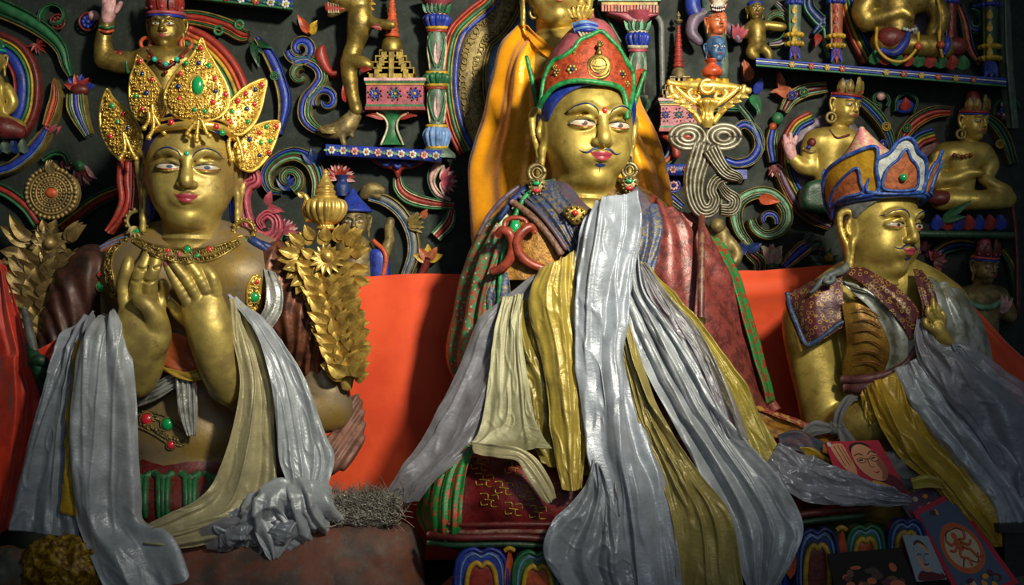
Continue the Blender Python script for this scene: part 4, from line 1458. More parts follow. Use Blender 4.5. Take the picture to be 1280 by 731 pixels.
# ---- right part of the wall
def slim(label, cx, y0, y1, w, d, A):
    r = thing('carved_pillar', label, 'carved pillar', P(cx, y1, d + 10))
    H = y1 - y0
    mb = MB(); lathe(mb, cx, d, [(w, y0), (w * .9, y0 + H * .5), (w * .85, y0 + H * .8)], 0, 18)
    for k in range(5):
        leaf(mb, cx, y0 + H * (.14 + .15 * k), d - w - 1, 90, H * .13, w * .35, 1, lift=.05, thick=2)
    for e in (-1, 1):
        tube(mb, [(cx + e * w * .7, y0, d - w * .7), (cx + e * w * .6, y0 + H * .8, d - w * .6)], 1.3, 6, 2)
    build(mb, 'shaft', [A[0], A[1], A[2]], r)
    for f in (.0, .12, .62, .76):
        mb = MB(); y = y0 + H * f
        lathe(mb, cx, d, [(w * .9, y - 3), (w * 1.25, y - 1), (w * 1.25, y + 2), (w * .95, y + 4)], 0 if f != .12 else 1, 20, gad=(12, .15, y - 3, y + 4))
        build(mb, 'ring', [A[3], A[4]], r)
    mb = MB()
    for e, a in ((-1, 250), (0, 270), (1, 290)):
        leaf(mb, cx, y0 + H * .78, d - w * .8, a, H * .24, w * .45, abs(e), lift=.2, thick=6)
    build(mb, 'foot', [A[5], A[4]], r)


slim('yellow and green slim pillar right of the small gilded figure', 993, -6, 74, 9, 212, (GGREY, YELLOW, LGREEN, YELLOW, BLUE, DRED))
slim('red slim pillar beside the rainbow of the top right deity', 1045, -8, 78, 9, 212, (TERRA, RED, CREAM, YELLOW, BLUE, RED))
slim('dark red slim pillar right of the top right deity', 1188, -10, 88, 8, 212, (DRED, RED, LBLUE, YELLOW, BLUE, RED))
slim('green gold slim pillar at the right end of the long ledge', 1237, -6, 98, 11, 212, (DGREEN, YELLOW, BUFF, YELLOW, BLUE, DBLUE))
scroll('teal dragon curl between the yellow and red pillars', [
    ('stem', [(1012, -12), (1010, 8), (1022, 24), (1034, 34), (1036, 52), (1040, 72)], [6, 7, 8, 8, 7, 5], [(1, DGREEN), (3, DBLUE), (1, LGREEN)]),
    ('curl', [(1038, 2), (1036, 20), (1026, 32), (1016, 44)], [4, 6, 6, 3], [(1, DGREEN), (2, DBLUE)]),
    ('bud', lambda mb: leaf(mb, 1024, 42, 222, 250, 18, 5, 0, thick=4), [RED]),
], 'dragon_curl', 'wall carving')
scroll('blue and orange curls left of the green gold end pillar', [
    ('curl', spiral(1216, 28, 20, 5, 100, -200, 14), [5, 6, 5, 3], [(1, DGREEN), (3, DBLUE), (1, LGREEN)]),
    ('stem', [(1196, 8), (1204, 30), (1210, 60), (1222, 82)], [4, 6, 6, 3], [(1, DBLUE), (2, ORANGE), (1, DGREEN)]),
], 'dragon_curl', 'wall carving')
scroll('dark green fringed curtain edge at the far right of the wall', [
    ('drape', lambda mb: sheet(mb, [[(1245, -10, 222), (1256, -10, 205), (1262, -10, 225)], [(1248, 60, 222), (1258, 60, 206), (1264, 60, 226)], [(1252, 110, 222), (1262, 112, 206), (1268, 110, 226)], [(1258, 160, 226), (1266, 160, 214), (1272, 160, 228)]], 20, 40, folds=(2, 2, .4)), [GGREY]),
], 'carved_curtain', 'wall carving')
scroll('rainbow halo with pink field behind the top right deity', [
    ('halo_band', [(1054, -30), (1056, 0), (1062, 25), (1072, 50), (1086, 76)], 10, [(1.2, BLUE), (1, GREEN), (1, YELLOW), (1.4, RED)], 233),
    ('field', lambda mb: plaque(mb, [(1064, -25), (1068, 10), (1076, 38), (1090, 64), (1180, 64), (1186, -25)], 237, 3, 2, 8), [PURP]),
], 'rainbow_halo', 'halo')
figure('seated_deity', 'gilded cross legged deity with red knees at the top right', 'deity figure', (1122, -24), 44, 196, 0,
       [([(1100, -2), (1144, -2)], [20, 20]), ([(1120, 2), (1120, 22), (1120, 44)], [25, 20, 19]), ([(1088, -4), (1078, 14), (1084, 28)], [13, 12, 11]), ([(1084, 28), (1108, 20, -14), (1128, 14, -20)], [11, 8, 6]), ([(1128, 14, -20), (1140, 22, -24)], [6, 3.5]), ([(1126, 16, -20), (1138, 14, -22)], [4, 2.5]), ([(1160, -6), (1176, 22), (1166, 42)], [12, 11, 9]),
        ([(1104, 52, -6), (1140, 56, -12), (1180, 60, -4)], [16, 12, 15])],
       headmat=GOLDD, extra=[
    ('knee', lambda mb: [ball(mb, (1114, 48, 182), 18, 0, 18, sc3=(1.1, .8, .8)), ball(mb, (1194, 58, 190), 15, 0, 18, sc3=(1.1, .8, .8))], [DRED]),
    ('hem', lambda mb: [tube(mb, [(1100, 62, 172), (1118, 66, 166), (1132, 52, 168), (1136, 40, 172)], [3, 5, 5, 3], 8, 0), tube(mb, [(1180, 68, 176), (1184, 56, 174), (1184, 46, 180)], [3, 5, 3], 8, 0)], [BLUE]),
    ('cord', lambda mb: [tube(mb, [(1096, 34, 178), (1096, 58, 170), (1110, 74, 166), (1130, 76, 166), (1146, 60, 168), (1148, 40, 176)], 2, 8, 0), tube(mb, [(1170, -10, 180), (1176, 20, 172), (1174, 50, 170), (1178, 72, 172)], 2, 8, 0)], [YELLOW]),
    ('bracelet', lambda mb: [ball(mb, (1130 + 3.6 * k, 38 - abs(k - 2), 168), 2.2, 0, 8) for k in range(5)] + [ball(mb, (1148, 58, 166), 5, 1, 8), ball(mb, (1176, 56, 168), 5, 1, 8)], [WHITE, ORANGE]),
    ('lotus_base', lambda mb: lotus_base(mb, 1086, 1210, 62, 80, 190, 9, (0, 1), 8), [GREEN, RED])], kb=6)
shelf('long_ledge', 'long blue and white ledge with rosettes under the top right deity', 945, 72, 1258, 98, 10, 176, [BLUE, WHITE, BLUE, GREEN], DGREEN, [(0, .3, 0, 1), (.3, .5, 1, 1.5), (.5, .8, 2, 1), (.8, 1.1, 3, 2)])
mb = MB()
for k, x in enumerate((990, 1014, 1034, 1053, 1108, 1130, 1152, 1173, 1195, 1217)):
    y = 77 + (x - 945) * 26 / 313
    for a in range(6):
        ball(mb, (x + 2.6 * math.cos(a * PI / 3), y + 2.6 * math.sin(a * PI / 3), 171), 1.7, k % 2, 6)
    ball(mb, (x, y, 170), 1.6, 2, 6)
lg = [o for o in bpy.data.objects if o.name == 'long_ledge'][0]
build(mb, 'rosette', [YELLOW, ORANGE, WHITE], lg)

# deity one
scroll('chain of painted bands ringing the deity left of the pink peaked hat', [
    ('flame', lambda mb: [leaf(mb, 990, 120, 226, 150, 26, 8, 0, curl=-.3, thick=4), leaf(mb, 980, 112, 227, 130, 22, 6, 0, curl=.4, thick=4)], [TERRA]),
    ('band', [(978, 140), (988, 124), (1006, 114), (1032, 110)], [6, 9, 9, 7], [(1, BUFF, 1.3), (.8, LGREEN), (2.6, DRED), (.8, LGREEN), (1, BUFF, 1.3)]),
    ('ring', lambda mb: [disc(mb, 990, 119, 222, 5, (0, 0, 1)), disc(mb, 1005, 115, 222, 5, (2, 2, 1))], [BLUE, YELLOW, GREEN]),
    ('knot', lambda mb: [ball(mb, (972, 148, 226), 8, 0, 10, sc3=(1, .8, 1)), ball(mb, (966, 158, 226), 5, 1, 10)], [GREEN, ORANGE]),
    ('band', [(966, 162), (963, 180), (966, 203)], [6, 7, 6], [(1, BUFF, 1.3), (1, LGREEN), (3, BLUE), (1, BUFF, 1.3)]),
    ('tassel', lambda mb: fan(mb, 968, 206, 228, 16, -30, -120, 6, (0, 1), 3.5), [LPINK, DRED]),
    ('band', [(972, 212), (982, 235), (996, 258), (1014, 274), (1036, 284)], [6, 7, 8, 7, 5], [(1, BUFF, 1.3), (3, PURP), (1.4, DRED), (1, BUFF, 1.3)]),
], 'halo_ring', 'halo')
scroll('green and blue arched band rising right of the leftmost crowned deity', [
    ('stem', [(1068, 122), (1084, 134), (1100, 152), (1110, 172), (1116, 196)], [5, 7, 7, 6, 5], [(.8, BUFF, 1.3), (2, GREEN), (2, BLUE), (1.2, DGREEN), (.8, BUFF, 1.3)]),
    ('button', lambda mb: [disc(mb, 1108, 158, 224, 5, (0, 0, 1)), disc(mb, 1104, 180, 224, 5, (2, 2, 3))], [YELLOW, DBLUE, BLUE, WHITE]),
], 'arch_band', 'wall carving')
scroll('rainbow halo with pink field around the left shoulder of the crowned deity', [
    ('halo_band', [(1014, 146), (994, 158), (982, 184), (983, 212), (994, 240), (1010, 258)], 8, [(1.2, BLUE), (1, GREEN), (1, YELLOW), (1.4, RED)], 234),
    ('field', lambda mb: plaque(mb, [(1012, 152), (996, 170), (990, 200), (996, 232), (1012, 250), (1060, 250), (1080, 180), (1050, 140)], 237, 3, 2, 8), [PURP]),
], 'rainbow_halo', 'halo')
figure('crowned_deity', 'gilded crowned deity with raised palm left of the pink peaked hat', 'deity figure', (1053, 154), 38, 204, 32,
       [([(1024, 178), (1058, 178)], [18, 18]), ([(1040, 182), (1037, 200), (1035, 236)], [20, 18, 15]), ([(1016, 176), (1012, 196), (1016, 210)], [12, 10, 9]), ([(1016, 210), (1002, 208, -6), (990, 196, -8)], [9, 7, 6]), ([(1062, 178), (1072, 196), (1074, 220)], [11, 10, 9])],
       headmat=GOLD, crown=(BUFF, RED, .55), hair=DBLUE, hoops=BUFF, pitch=6, roll=4,
       extra=[('hand', lambda mb: mb.add(*SDF(.003).pc([(990, 196, 194), (986, 184, 192)], [6, 7], 3).pc([(983, 182, 192), (981, 170, 192)], 2.6, 2).pc([(988, 180, 192), (988, 167, 192)], 2.6, 2).pc([(992, 183, 192), (995, 171, 192)], 2.4, 2).mesh()), [LPINK]),
              ('armband', lambda mb: [tube(mb, [(1004, 186, 196), (1014, 190, 190), (1025, 186, 196)], 2.4, 8, 0), ball(mb, (1015, 178, 190), 6, 1, 8), ball(mb, (1011, 184, 190), 3, 2, 8)], [BUFF, DRED, BLUE]),
              ('necklace', lambda mb: [tube(mb, [(1036, 162, 190), (1046, 172, 180), (1062, 168, 182)], 1.4, 6, 0)], [DRED]),
              ('skirt', lambda mb: plaque(mb, [(1010, 228), (1056, 228), (1060, 262), (1008, 262)], 186, 20, 6, 10), [DGREEN])], kb=6)
scroll('pink bud curled in a green ring between the two right deities', [
    ('stem', spiral(1098, 126, 12, 5, -40, 280, 12), [2.4, 2.4], [(1, DGREEN), (1, GREEN)]),
    ('bud', lambda mb: ball(mb, (1101, 120, 226), 6, 0, 10), [LPINK]),
], 'carved_bud', 'wall carving')
scroll('blue disc with a red cone bud between the two right deities', [
    ('disc', lambda mb: ball(mb, (1130, 133, 230), 12, 0, 18, sc3=(1.1, .5, .75)), [BLUE]),
    ('bud', lambda mb: leaf(mb, 1131, 138, 224, 92, 16, 7, 0, thick=5), [RED]),
    ('stem', [(1118, 140), (1120, 124), (1132, 118), (1144, 126), (1140, 142)], [1.5, 2, 2, 2, 1.5], [(1, GREEN), (1, DGREEN)]),
], 'carved_bud', 'wall carving')
# deity two
scroll('orange and green arched band left of the rightmost seated deity', [
    ('stem', [(1122, 188), (1130, 166), (1146, 150), (1166, 141), (1186, 140)], [6, 8, 9, 8, 6], [(.8, BUFF, 1.3), (1.2, DGREEN), (2.4, RED), (1.2, ORANGE), (.8, BUFF, 1.3)]),
    ('button', lambda mb: disc(mb, 1134, 160, 224, 5, (0, 0, 1)), [GREEN, YELLOW]),
], 'arch_band', 'wall carving')
scroll('dark green arched band right of the rightmost seated deity', [
    ('stem', [(1228, 146), (1244, 158), (1256, 178), (1264, 205)], [5, 7, 7, 6], [(.8, BUFF, 1.3), (2, DGREEN), (1.5, GREEN), (.8, BUFF, 1.3)]),
    ('button', lambda mb: disc(mb, 1250, 180, 224, 5, (0, 0, 1)), [YELLOW, GREEN]),
], 'arch_band', 'wall carving')
scroll('small rainbow arc left of the rightmost seated deity', [
    ('halo_band', [(1130, 212), (1136, 190), (1148, 175), (1166, 168)], 9, [(1.2, BLUE), (1, GREEN), (1, YELLOW), (1.4, RED)], 234),
    ('field', lambda mb: plaque(mb, [(1142, 230), (1142, 200), (1152, 184), (1172, 176), (1190, 200), (1184, 240)], 237, 3, 2, 8), [DRED]),
], 'rainbow_halo', 'halo')
figure('crowned_deity', 'gilded cross legged deity with a flat open palm at the far right', 'deity figure', (1215, 173), 36, 202, 28,
       [([(1188, 194), (1222, 194)], [17, 17]), ([(1204, 196), (1201, 212), (1200, 240)], [19, 17, 16]), ([(1180, 190), (1170, 208), (1168, 226)], [11, 10, 10]), ([(1168, 226), (1190, 224, -12), (1212, 216, -18)], [10, 7, 5]), ([(1212, 216, -18), (1230, 216, -22)], [4.5, 2.6]), ([(1230, 190), (1238, 206), (1232, 220)], [10, 9, 8]), ([(1230, 224, -4), (1248, 234, -12), (1260, 238, -12)], [7, 6, 5]),
        ([(1178, 250, -4), (1220, 250, -14), (1258, 248, -4)], [14, 11, 12])],
       headmat=GOLD, crown=(BUFF, RED, .5), hoops=BUFF, hair=DRED, pitch=6,
       extra=[('knee', lambda mb: [ball(mb, (1176, 248, 192), 15, 0, 16, sc3=(1.2, .8, .7))], [DRED]),
              ('leaf', lambda mb: [leaf(mb, 1178, 274, 184, 35, 40, 5, 0, thick=4), leaf(mb, 1176, 276, 185, 10, 30, 4, 0, thick=4)], [GREEN]),
              ('necklace', lambda mb: [ball(mb, (1203 + 5 * k, 196 - abs(k), 176), 3, abs(k) % 2, 8) for k in range(-2, 3)], [RED, BUFF]),
              ('armband', lambda mb: [ball(mb, (1170, 198, 192), 7, 0, 8), tube(mb, [(1166, 206, 194), (1172, 210, 190), (1182, 206, 192)], 2, 6, 0)], [LGREEN]),
              ('lotus_base', lambda mb: lotus_base(mb, 1164, 1256, 268, 288, 190, 7, (0, 1)), [BLUE, RED])], kb=6)
shelf('plain_ledge', 'dark green ledge under the rightmost seated deity', 1150, 288, 1268, 290, 8, 184, [DGREEN, GREEN], DGREEN, [(0, 1, 0, 1)])
scroll('cluster of red and blue berries right of the rightmost seated deity', [
    ('berry', lambda mb: [ball(mb, (1256 + 9 * math.cos(k * .9) * (1 + k % 2) / 2, 139 + 9 * math.sin(k * .9) * (1 + k % 2) / 2, 226), 4, k % 3, 8) for k in range(11)], [DRED, DBLUE, LPINK]),
    ('stem', spiral(1256, 140, 17, 15, 10, 200, 10), 2, [(1, DGREEN), (1, GREEN)]),
], 'berry_cluster', 'wall carving')
# deity three, lower right
figure('crowned_deity', 'shadowed deity with pink crown below the plain ledge at right', 'deity figure', (1228, 352), 34, 200, 26,
       [([(1212, 374), (1244, 374)], [18, 18]), ([(1228, 376), (1226, 398), (1226, 430)], [21, 20, 20]), ([(1204, 376), (1196, 400), (1200, 424)], [10, 9, 9]), ([(1256, 380), (1262, 395, -8), (1250, 384, -14)], [9, 7, 5])],
       headmat=GOLDA, crown=(DRED, PINK, .6), hair=PINK, pitch=8,
       extra=[('scarf', lambda mb: tube(mb, [(1204, 366, 184), (1214, 380, 176), (1236, 384, 172), (1252, 376, 176)], [3, 4, 4, 3], 8), [LGREEN]),
              ('hand', lambda mb: [leaf(mb, 1252, 392, 178, a, 24, 3.4, 0, thick=4) for a in (60, 78, 94)], [LPINK])], kb=6)
scroll('olive and green oval arch behind the pink crowned shadowed deity', [
    ('band', [(1166, 318), (1182, 308), (1200, 304), (1216, 306)], [7, 9, 9, 7], [(1, DGREEN), (1, YELLOW), (2, DBLUE), (1, DGREEN)]),
    ('band', [(1250, 312), (1262, 330), (1268, 356), (1268, 384)], [4, 6, 6, 5], [(1, DGREEN), (1, YELLOW), (2, DGREEN)]),
], 'arch_band', 'wall carving')
scroll('red flowers and green leaves left of the pink crowned shadowed deity', [
    ('petal', lambda mb: [fan(mb, 1168, 326, 226, 16, -60, 120, 7, (0, 1), 4), fan(mb, 1152, 312, 228, 14, 30, 200, 6, (1, 0), 4)], [PINK, DRED]),
    ('leaf', lambda mb: [leaf(mb, 1160, 336, 228, a, 20, 5, 0, thick=3) for a in (200, 240, 290, 330)], [DGREEN]),
], 'flower_cluster', 'carved flower')
scroll('thin dark red pole at the right edge of the wall', [
    ('pole', lambda mb: tube(mb, [(1262, 236, 214), (1270, 300, 214), (1272, 392, 214)], 3, 8), [DRED]),
], 'wall_pole', 'pole')
# centre right scrolls
scroll('green and cream spiral scroll above the orange cloth', [
    ('stem', [(936, 305), (924, 290), (919, 270), (925, 252), (943, 242), (963, 243), (979, 258), (982, 276), (972, 290), (956, 294), (943, 286), (938, 274)], [5, 7, 8, 8, 8, 8, 8, 8, 7, 6, 6, 5], [(1, BUFF, 1.3), (2.6, LGREEN), (.6, CREAM), (2, DGREEN), (1, BUFF, 1.3)]),
    ('curl', spiral(958, 276, 4, 13, 200, -20, 10), [3, 4, 4], B_),
    ('petal', lambda mb: leaf(mb, 948, 248, 222, -10, 26, 7, 0, thick=4), [ORANGE]),
], 'scroll_ornament', 'wall carving')
scroll('blue and green hooked scroll right of the silver staff ribbon', [
    ('stem', [(905, 200), (920, 205), (938, 200), (948, 184), (944, 166), (930, 156), (918, 164), (922, 178)], [5, 6, 7, 7, 7, 6, 5, 4], B_),
    ('stem', [(900, 168), (888, 140), (925, 138)], [3, 4, 3], [(1, GREEN), (1, DGREEN)]),
    ('foot', lambda mb: boxpx(mb, 912, 212, 934, 224, 222, 238), [BLUE]),
], 'scroll_ornament', 'wall carving')
scroll('orange and blue tipped leaf curl above the silver staff ribbon', [
    ('leaf', lambda mb: [leaf(mb, 938, 102, 226, 110, 28, 7, 0, thick=4), leaf(mb, 944, 118, 227, 70, 22, 6, 1, thick=4), leaf(mb, 940, 118, 226, -70, 26, 7, 2, thick=4)], [TERRA, BLUE, GREEN]),
    ('stem', [(922, 132), (936, 150), (946, 170), (952, 190)], [4, 5, 5, 4], [(1, DGREEN), (2, GGREY), (1, DGREEN)]),
], 'leaf_curl', 'wall carving')
scroll('small worn brown figure behind the green edge of the central robe', [
    ('body', lambda mb: mb.add(*SDF(.003).pc([(898, 284, 222), (904, 300, 220), (900, 330, 220)], [8, 9, 11], 5).pc([(912, 300, 218), (922, 318, 216), (914, 332, 214)], [6, 6, 6], 4).mesh()), [GOLDA]),
    ('head', lambda mb: ball(mb, (897, 282, 214), 10, 0, 14), [GOLDA]),
], 'worn_figure', 'small figure')
scroll('blue centred carved leaf above the orange cloth', [
    ('blade', [(978, 334), (990, 322), (1004, 310), (1014, 304)], [5, 9, 10, 6], [(1, BUFF, 1.3), (.8, LPINK), (3, BLUE), (.8, LPINK), (1, BUFF, 1.3)]),
    ('bud', lambda mb: fan(mb, 1010, 308, 226, 18, 0, 90, 5, (0, 1), 5), [GGREY, DGREEN]),
], 'carved_leaf', 'wall carving')
scroll('olive and ochre bud with blue tip above the orange cloth', [
    ('blade', [(928, 300), (936, 316), (948, 328), (948, 342)], [5, 7, 8, 7], [(1, BUFF, 1.3), (1, DGREEN), (2, DRED), (1, DGREEN), (1, BUFF, 1.3)]),
    ('tip', lambda mb: [leaf(mb, 934, 314, 224, a, 20, 6, 0, thick=4) for a in (150, 175, 30)], [DBLUE]),
], 'carved_leaf', 'wall carving')
scroll('cream pine cone shaped bud above the orange cloth', [
    ('cone', lambda mb: [leaf(mb, 965 + (k % 3 - 1) * 4, 330 - (k // 3) * 6, 228 - (k % 2) * 2, 90 - (k % 3 - 1) * 35, 14, 4, k % 2, thick=3) for k in range(9)], [CREAM, LPINK]),
    ('collar', lambda mb: ball(mb, (966, 334, 226), 8, 0, 10, sc3=(1.2, .8, .6)), [DGREEN]),
], 'carved_bud', 'carved flower')
scroll('green striped leaf cluster left of the right statue ear', [
    ('leaf', lambda mb: [leaf(mb, 1030, 330, 226, a, 22, 6, k % 2, thick=3) for k, a in enumerate((30, 70, 110, 150, 190))], [DGREEN, GGREY]),
    ('bud', lambda mb: [ball(mb, (1036, 322, 220), 6, 0, 10), ball(mb, (1026, 312, 222), 5, 1, 10)], [YELLOW, DRED]),
], 'leaf_cluster', 'wall carving')
# =============== cloth materials ===============
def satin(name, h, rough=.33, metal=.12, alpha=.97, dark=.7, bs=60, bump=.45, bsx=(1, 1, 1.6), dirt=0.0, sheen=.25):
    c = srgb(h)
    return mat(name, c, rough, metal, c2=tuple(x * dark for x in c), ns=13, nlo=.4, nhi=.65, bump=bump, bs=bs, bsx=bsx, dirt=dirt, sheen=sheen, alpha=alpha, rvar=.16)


SWHITE = satin('white_satin', 'b3b9c0', alpha=.93)
SGREY = satin('grey_white_satin', '989faa', alpha=.85)
SLILAC = satin('sheer_lilac_silk', '9c9ca6', alpha=.62)
SCREAM = satin('cream_satin', 'b9af86')
SYELL = satin('yellow_satin', 'b39c3e')
SYELLD = satin('deep_yellow_satin', 'bd9820')
SGOLDR = satin('golden_orange_satin', 'ffa80c', rough=.3, metal=.25, dark=.8, alpha=None, bump=.3)
OCLOTH = mat('orange_cotton', srgb('dc4a18'), .7, c2=srgb('cf3e12'), ns=5, bump=.2, bs=400, sheen=.3, rvar=.05)
RCLOTH = mat('red_cotton', srgb('d8340f'), .5, c2=srgb('a8200a'), ns=6, bump=.2, bs=300, sheen=.3, rvar=.05)
COPPER = mat('copper_brown_paint', srgb('7a4a34'), .38, .35, c2=srgb('4b2a20'), ns=20, bump=.3, bs=80, dirt=.4, dcol=(.1, .08, .07))
SILVERC = mat('silver_cloth_paint', srgb('b4b5b2'), .32, .4, c2=srgb('8a8a84'), ns=30, bump=.5, bs=90, dirt=.3, dcol=(.12, .11, .1))


def scarf(name, label, rows, m, folds=(3, 5, .5), wr=(2.2, .06), nu=90, nv=150, solid=.0022, seed=0, cat='scarf', crinkle=None, group=None, uvs=(1, 1)):
    if crinkle is None:
        crinkle = 2.2 if cat == 'scarf' else 0.0
    mb = MB(); sheet(mb, rows, nu, nv, 0, folds, wr, seed, uvs, crinkle)
    o = build(mb, name, m, solid=solid)
    return tag(o, label, cat, group or ('offering scarves draped over the statues' if cat == 'scarf' else None))


def part_sheet(pn, parent, rows, m, folds=(3, 5, .5), wr=(1.5, .06), nu=60, nv=80, solid=.003, seed=0, crinkle=0.0, uvs=(1, 1)):
    mb = MB(); sheet(mb, rows, nu, nv, 0, folds, wr, seed, uvs, crinkle)
    return build(mb, pn, m, parent, solid=solid)


def dome(mb, cx, cy, d, rx, ry, rd, amp, fr=.08, seed=0, mat=0, n=70, ridged=True):
    """crumpled closed lump"""
    u = np.linspace(0, 2 * PI, n, endpoint=False); v = np.linspace(0.02, PI - .02, n // 2)
    U, Vv = np.meshgrid(u, v, indexing='ij')
    nx_, ny_, nz_ = np.sin(Vv) * np.cos(U), np.cos(Vv), np.sin(Vv) * np.sin(U)
    X = cx + rx * nx_; Y = cy - ry * ny_; D = d + rd * nz_
    a = vn(X * fr, Y * fr, D * fr, seed); b = vn(X * fr * 2.3, Y * fr * 2.3, D * fr * 2.3, seed + 3)
    h = ((1 - 2 * np.abs(a)) + .5 * (1 - 2 * np.abs(b))) if ridged else a + .5 * b
    X = X + h * amp * nx_; Y = Y - h * amp * ny_; D = D + h * amp * nz_
    Yw = 4 + D * S
    V = np.stack([(X - 640) / F * Yw, Yw, CZ - (Y - 365.5) / F * Yw], -1)
    mb.add(V.reshape(-1, 3), gridf(n, n // 2, True), mat)


# =============== backdrop cloths ===============
scarf('orange_cloth', 'long smooth orange cloth hung behind the central statue', [
    [(380, 352, 150), (455, 346, 146), (520, 342, 140), (600, 343, 138), (760, 345, 150), (900, 339, 150), (960, 337, 146), (1055, 330, 140)],
    [(385, 420, 152), (455, 420, 138), (520, 425, 130), (600, 430, 132), (760, 430, 150), (900, 372, 140), (960, 362, 130), (1060, 350, 140)],
    [(385, 500, 152), (455, 510, 135), (520, 520, 128), (600, 530, 130), (760, 530, 150), (900, 440, 150), (960, 430, 150), (1060, 420, 150)],
    [(385, 700, 152), (455, 700, 130), (520, 700, 126), (600, 700, 128), (760, 700, 150), (900, 700, 150), (960, 700, 150), (1080, 700, 150)]],
    OCLOTH, folds=(4, 1.5, .4), wr=(1.2, .02), nu=140, nv=90, solid=.003, cat='cloth')
scarf('orange_cloth', 'orange cloth folded around the back of the right statue', [
    [(1125, 332, 60), (1142, 333, 52), (1150, 342, 56)],
    [(1160, 345, 48), (1185, 356, 34), (1178, 372, 40)],
    [(1190, 372, 46), (1222, 392, 30), (1210, 420, 38)],
    [(1225, 412, 48), (1258, 430, 30), (1245, 470, 38)],
    [(1262, 450, 52), (1300, 466, 34), (1290, 520, 40)]], OCLOTH, folds=(1, 2, .3), wr=(1, .03), nu=40, nv=60, cat='cloth')
scarf('red_cloth', 'red cloth falling from the knot at the left photo edge', [
    [(-30, 320, 10), (-5, 322, 0), (6, 335, -5)],
    [(-40, 380, 10), (-5, 385, -14), (24, 392, -10)],
    [(-30, 430, 0), (8, 438, -24), (36, 440, -18)],
    [(-30, 450, 0), (8, 452, -28), (38, 452, -20)],
    [(-40, 500, 0), (8, 510, -26), (50, 500, -14)],
    [(-50, 580, 0), (0, 590, -28), (36, 590, -10)],
    [(-60, 660, 0), (-10, 670, -30), (18, 660, -10)]], RCLOTH, folds=(3, 7, .7), wr=(3, .05), cat='cloth', seed=3)
r = thing('cloth_knot', 'grey green knot tying the red cloth beside the left scarf', 'knot', P(44, 480, -30))
mb = MB(); tube(mb, [(36, 430, -38), (44, 446, -46), (50, 462, -46), (52, 486, -40)], [5, 9, 10, 5], 14); tube(mb, [(38, 454, -44), (50, 450, -54), (60, 458, -46)], [6, 8, 5], 12); build(mb, 'knot', DGREEN, r)
mb = MB(); tube(mb, [(30, 385, -26), (34, 402, -34), (40, 428, -42), (46, 446, -48)], [3, 5, 6, 4], 10); build(mb, 'tie_end', GREY, r)
part_sheet('cloth_tail', r, [[(46, 438, -46), (50, 460, -46)], [(64, 428, -44), (66, 448, -44)], [(84, 414, -20), (84, 430, -20)]], RCLOTH, (1, 2, .2), nu=20, nv=30)

# =============== left statue ===============
LS = thing('crowned_statue', 'large gilded statue with jewelled gold crown and both hands raised, at left', 'statue', P(240, 735, 30))
hd = Head(238, 283, -6, 117, yaw=9, pitch=1, roll=1, wide=1.0, res=.0125, earlen=1.18, neckr=.30)
sb = SDF(.0045)
sb.pe(238, 375, 22, 108, 92, 52, k=10).pe(190, 345, 0, 62, 44, 44, k=26).pe(286, 345, 0, 62, 44, 44, k=26)
sb.pc([(150, 322, 22), (240, 306, 20), (330, 322, 22)], [26, 30, 28], 18)
sb.pe(236, 480, 22, 66, 90, 42, k=30).pe(236, 545, 14, 84, 60, 52, k=26).pe(236, 625, 4, 110, 50, 70, k=26)
sb.pc([(122, 350, 22), (100, 420, 22), (96, 480, 0)], [30, 28, 26], 14).pc([(96, 480, 0), (130, 478, -40), (168, 466, -66)], [27, 26, 26], 10)
sb.pc([(352, 350, 22), (392, 430, 22), (412, 510, 4)], [34, 30, 26], 14).pc([(412, 512, 4), (360, 510, -30), (285, 478, -62)], [27, 28, 27], 10)
mb = MB(); mb.add(*sb.mesh(), 1); hd.add(mb)
h1 = SDF(.0026)
# palm to the viewer
h1.pc([(170, 470, -64), (176, 440, -76), (180, 415, -82)], [27, 29, 28], 8)
h1.pe(178, 402, -84, 31, 38, 18, k=12).pe(193, 420, -94, 20, 24, 16, k=12).pe(164, 415, -94, 15, 26, 12, k=12)
h1.pc([(158, 385, -86), (154, 355, -90), (158, 338, -94), (161, 325, -92)], [9, 7.5, 6.6, 5.6], 4)
h1.pc([(172, 380, -88), (172, 354, -96), (179, 336, -100), (185, 319, -96)], [9.5, 8.4, 7.2, 6], 3)
h1.pc([(188, 378, -88), (188, 352, -98), (193, 334, -102), (198, 315, -98)], [9.5, 8.4, 7.4, 6], 3)
h1.pc([(199, 386, -82), (203, 370, -80), (206, 360, -86), (204, 352, -92)], [8, 6.5, 5.5, 4.5], 2)
h1.pc([(199, 408, -98), (192, 392, -108), (182, 379, -112), (171, 374, -110)], [12, 10, 8.4, 6.5], 5)
for x, y, w in ((156, 352, 8), (159, 338, 7), (173, 352, 9), (180, 336, 8), (188, 352, 9), (194, 334, 8)):
    h1.pc([(x - w, y - 1, -104), (x, y + 1, -107), (x + w, y - 1, -104)], [1.6, 1.6, 1.6], 2, 's')
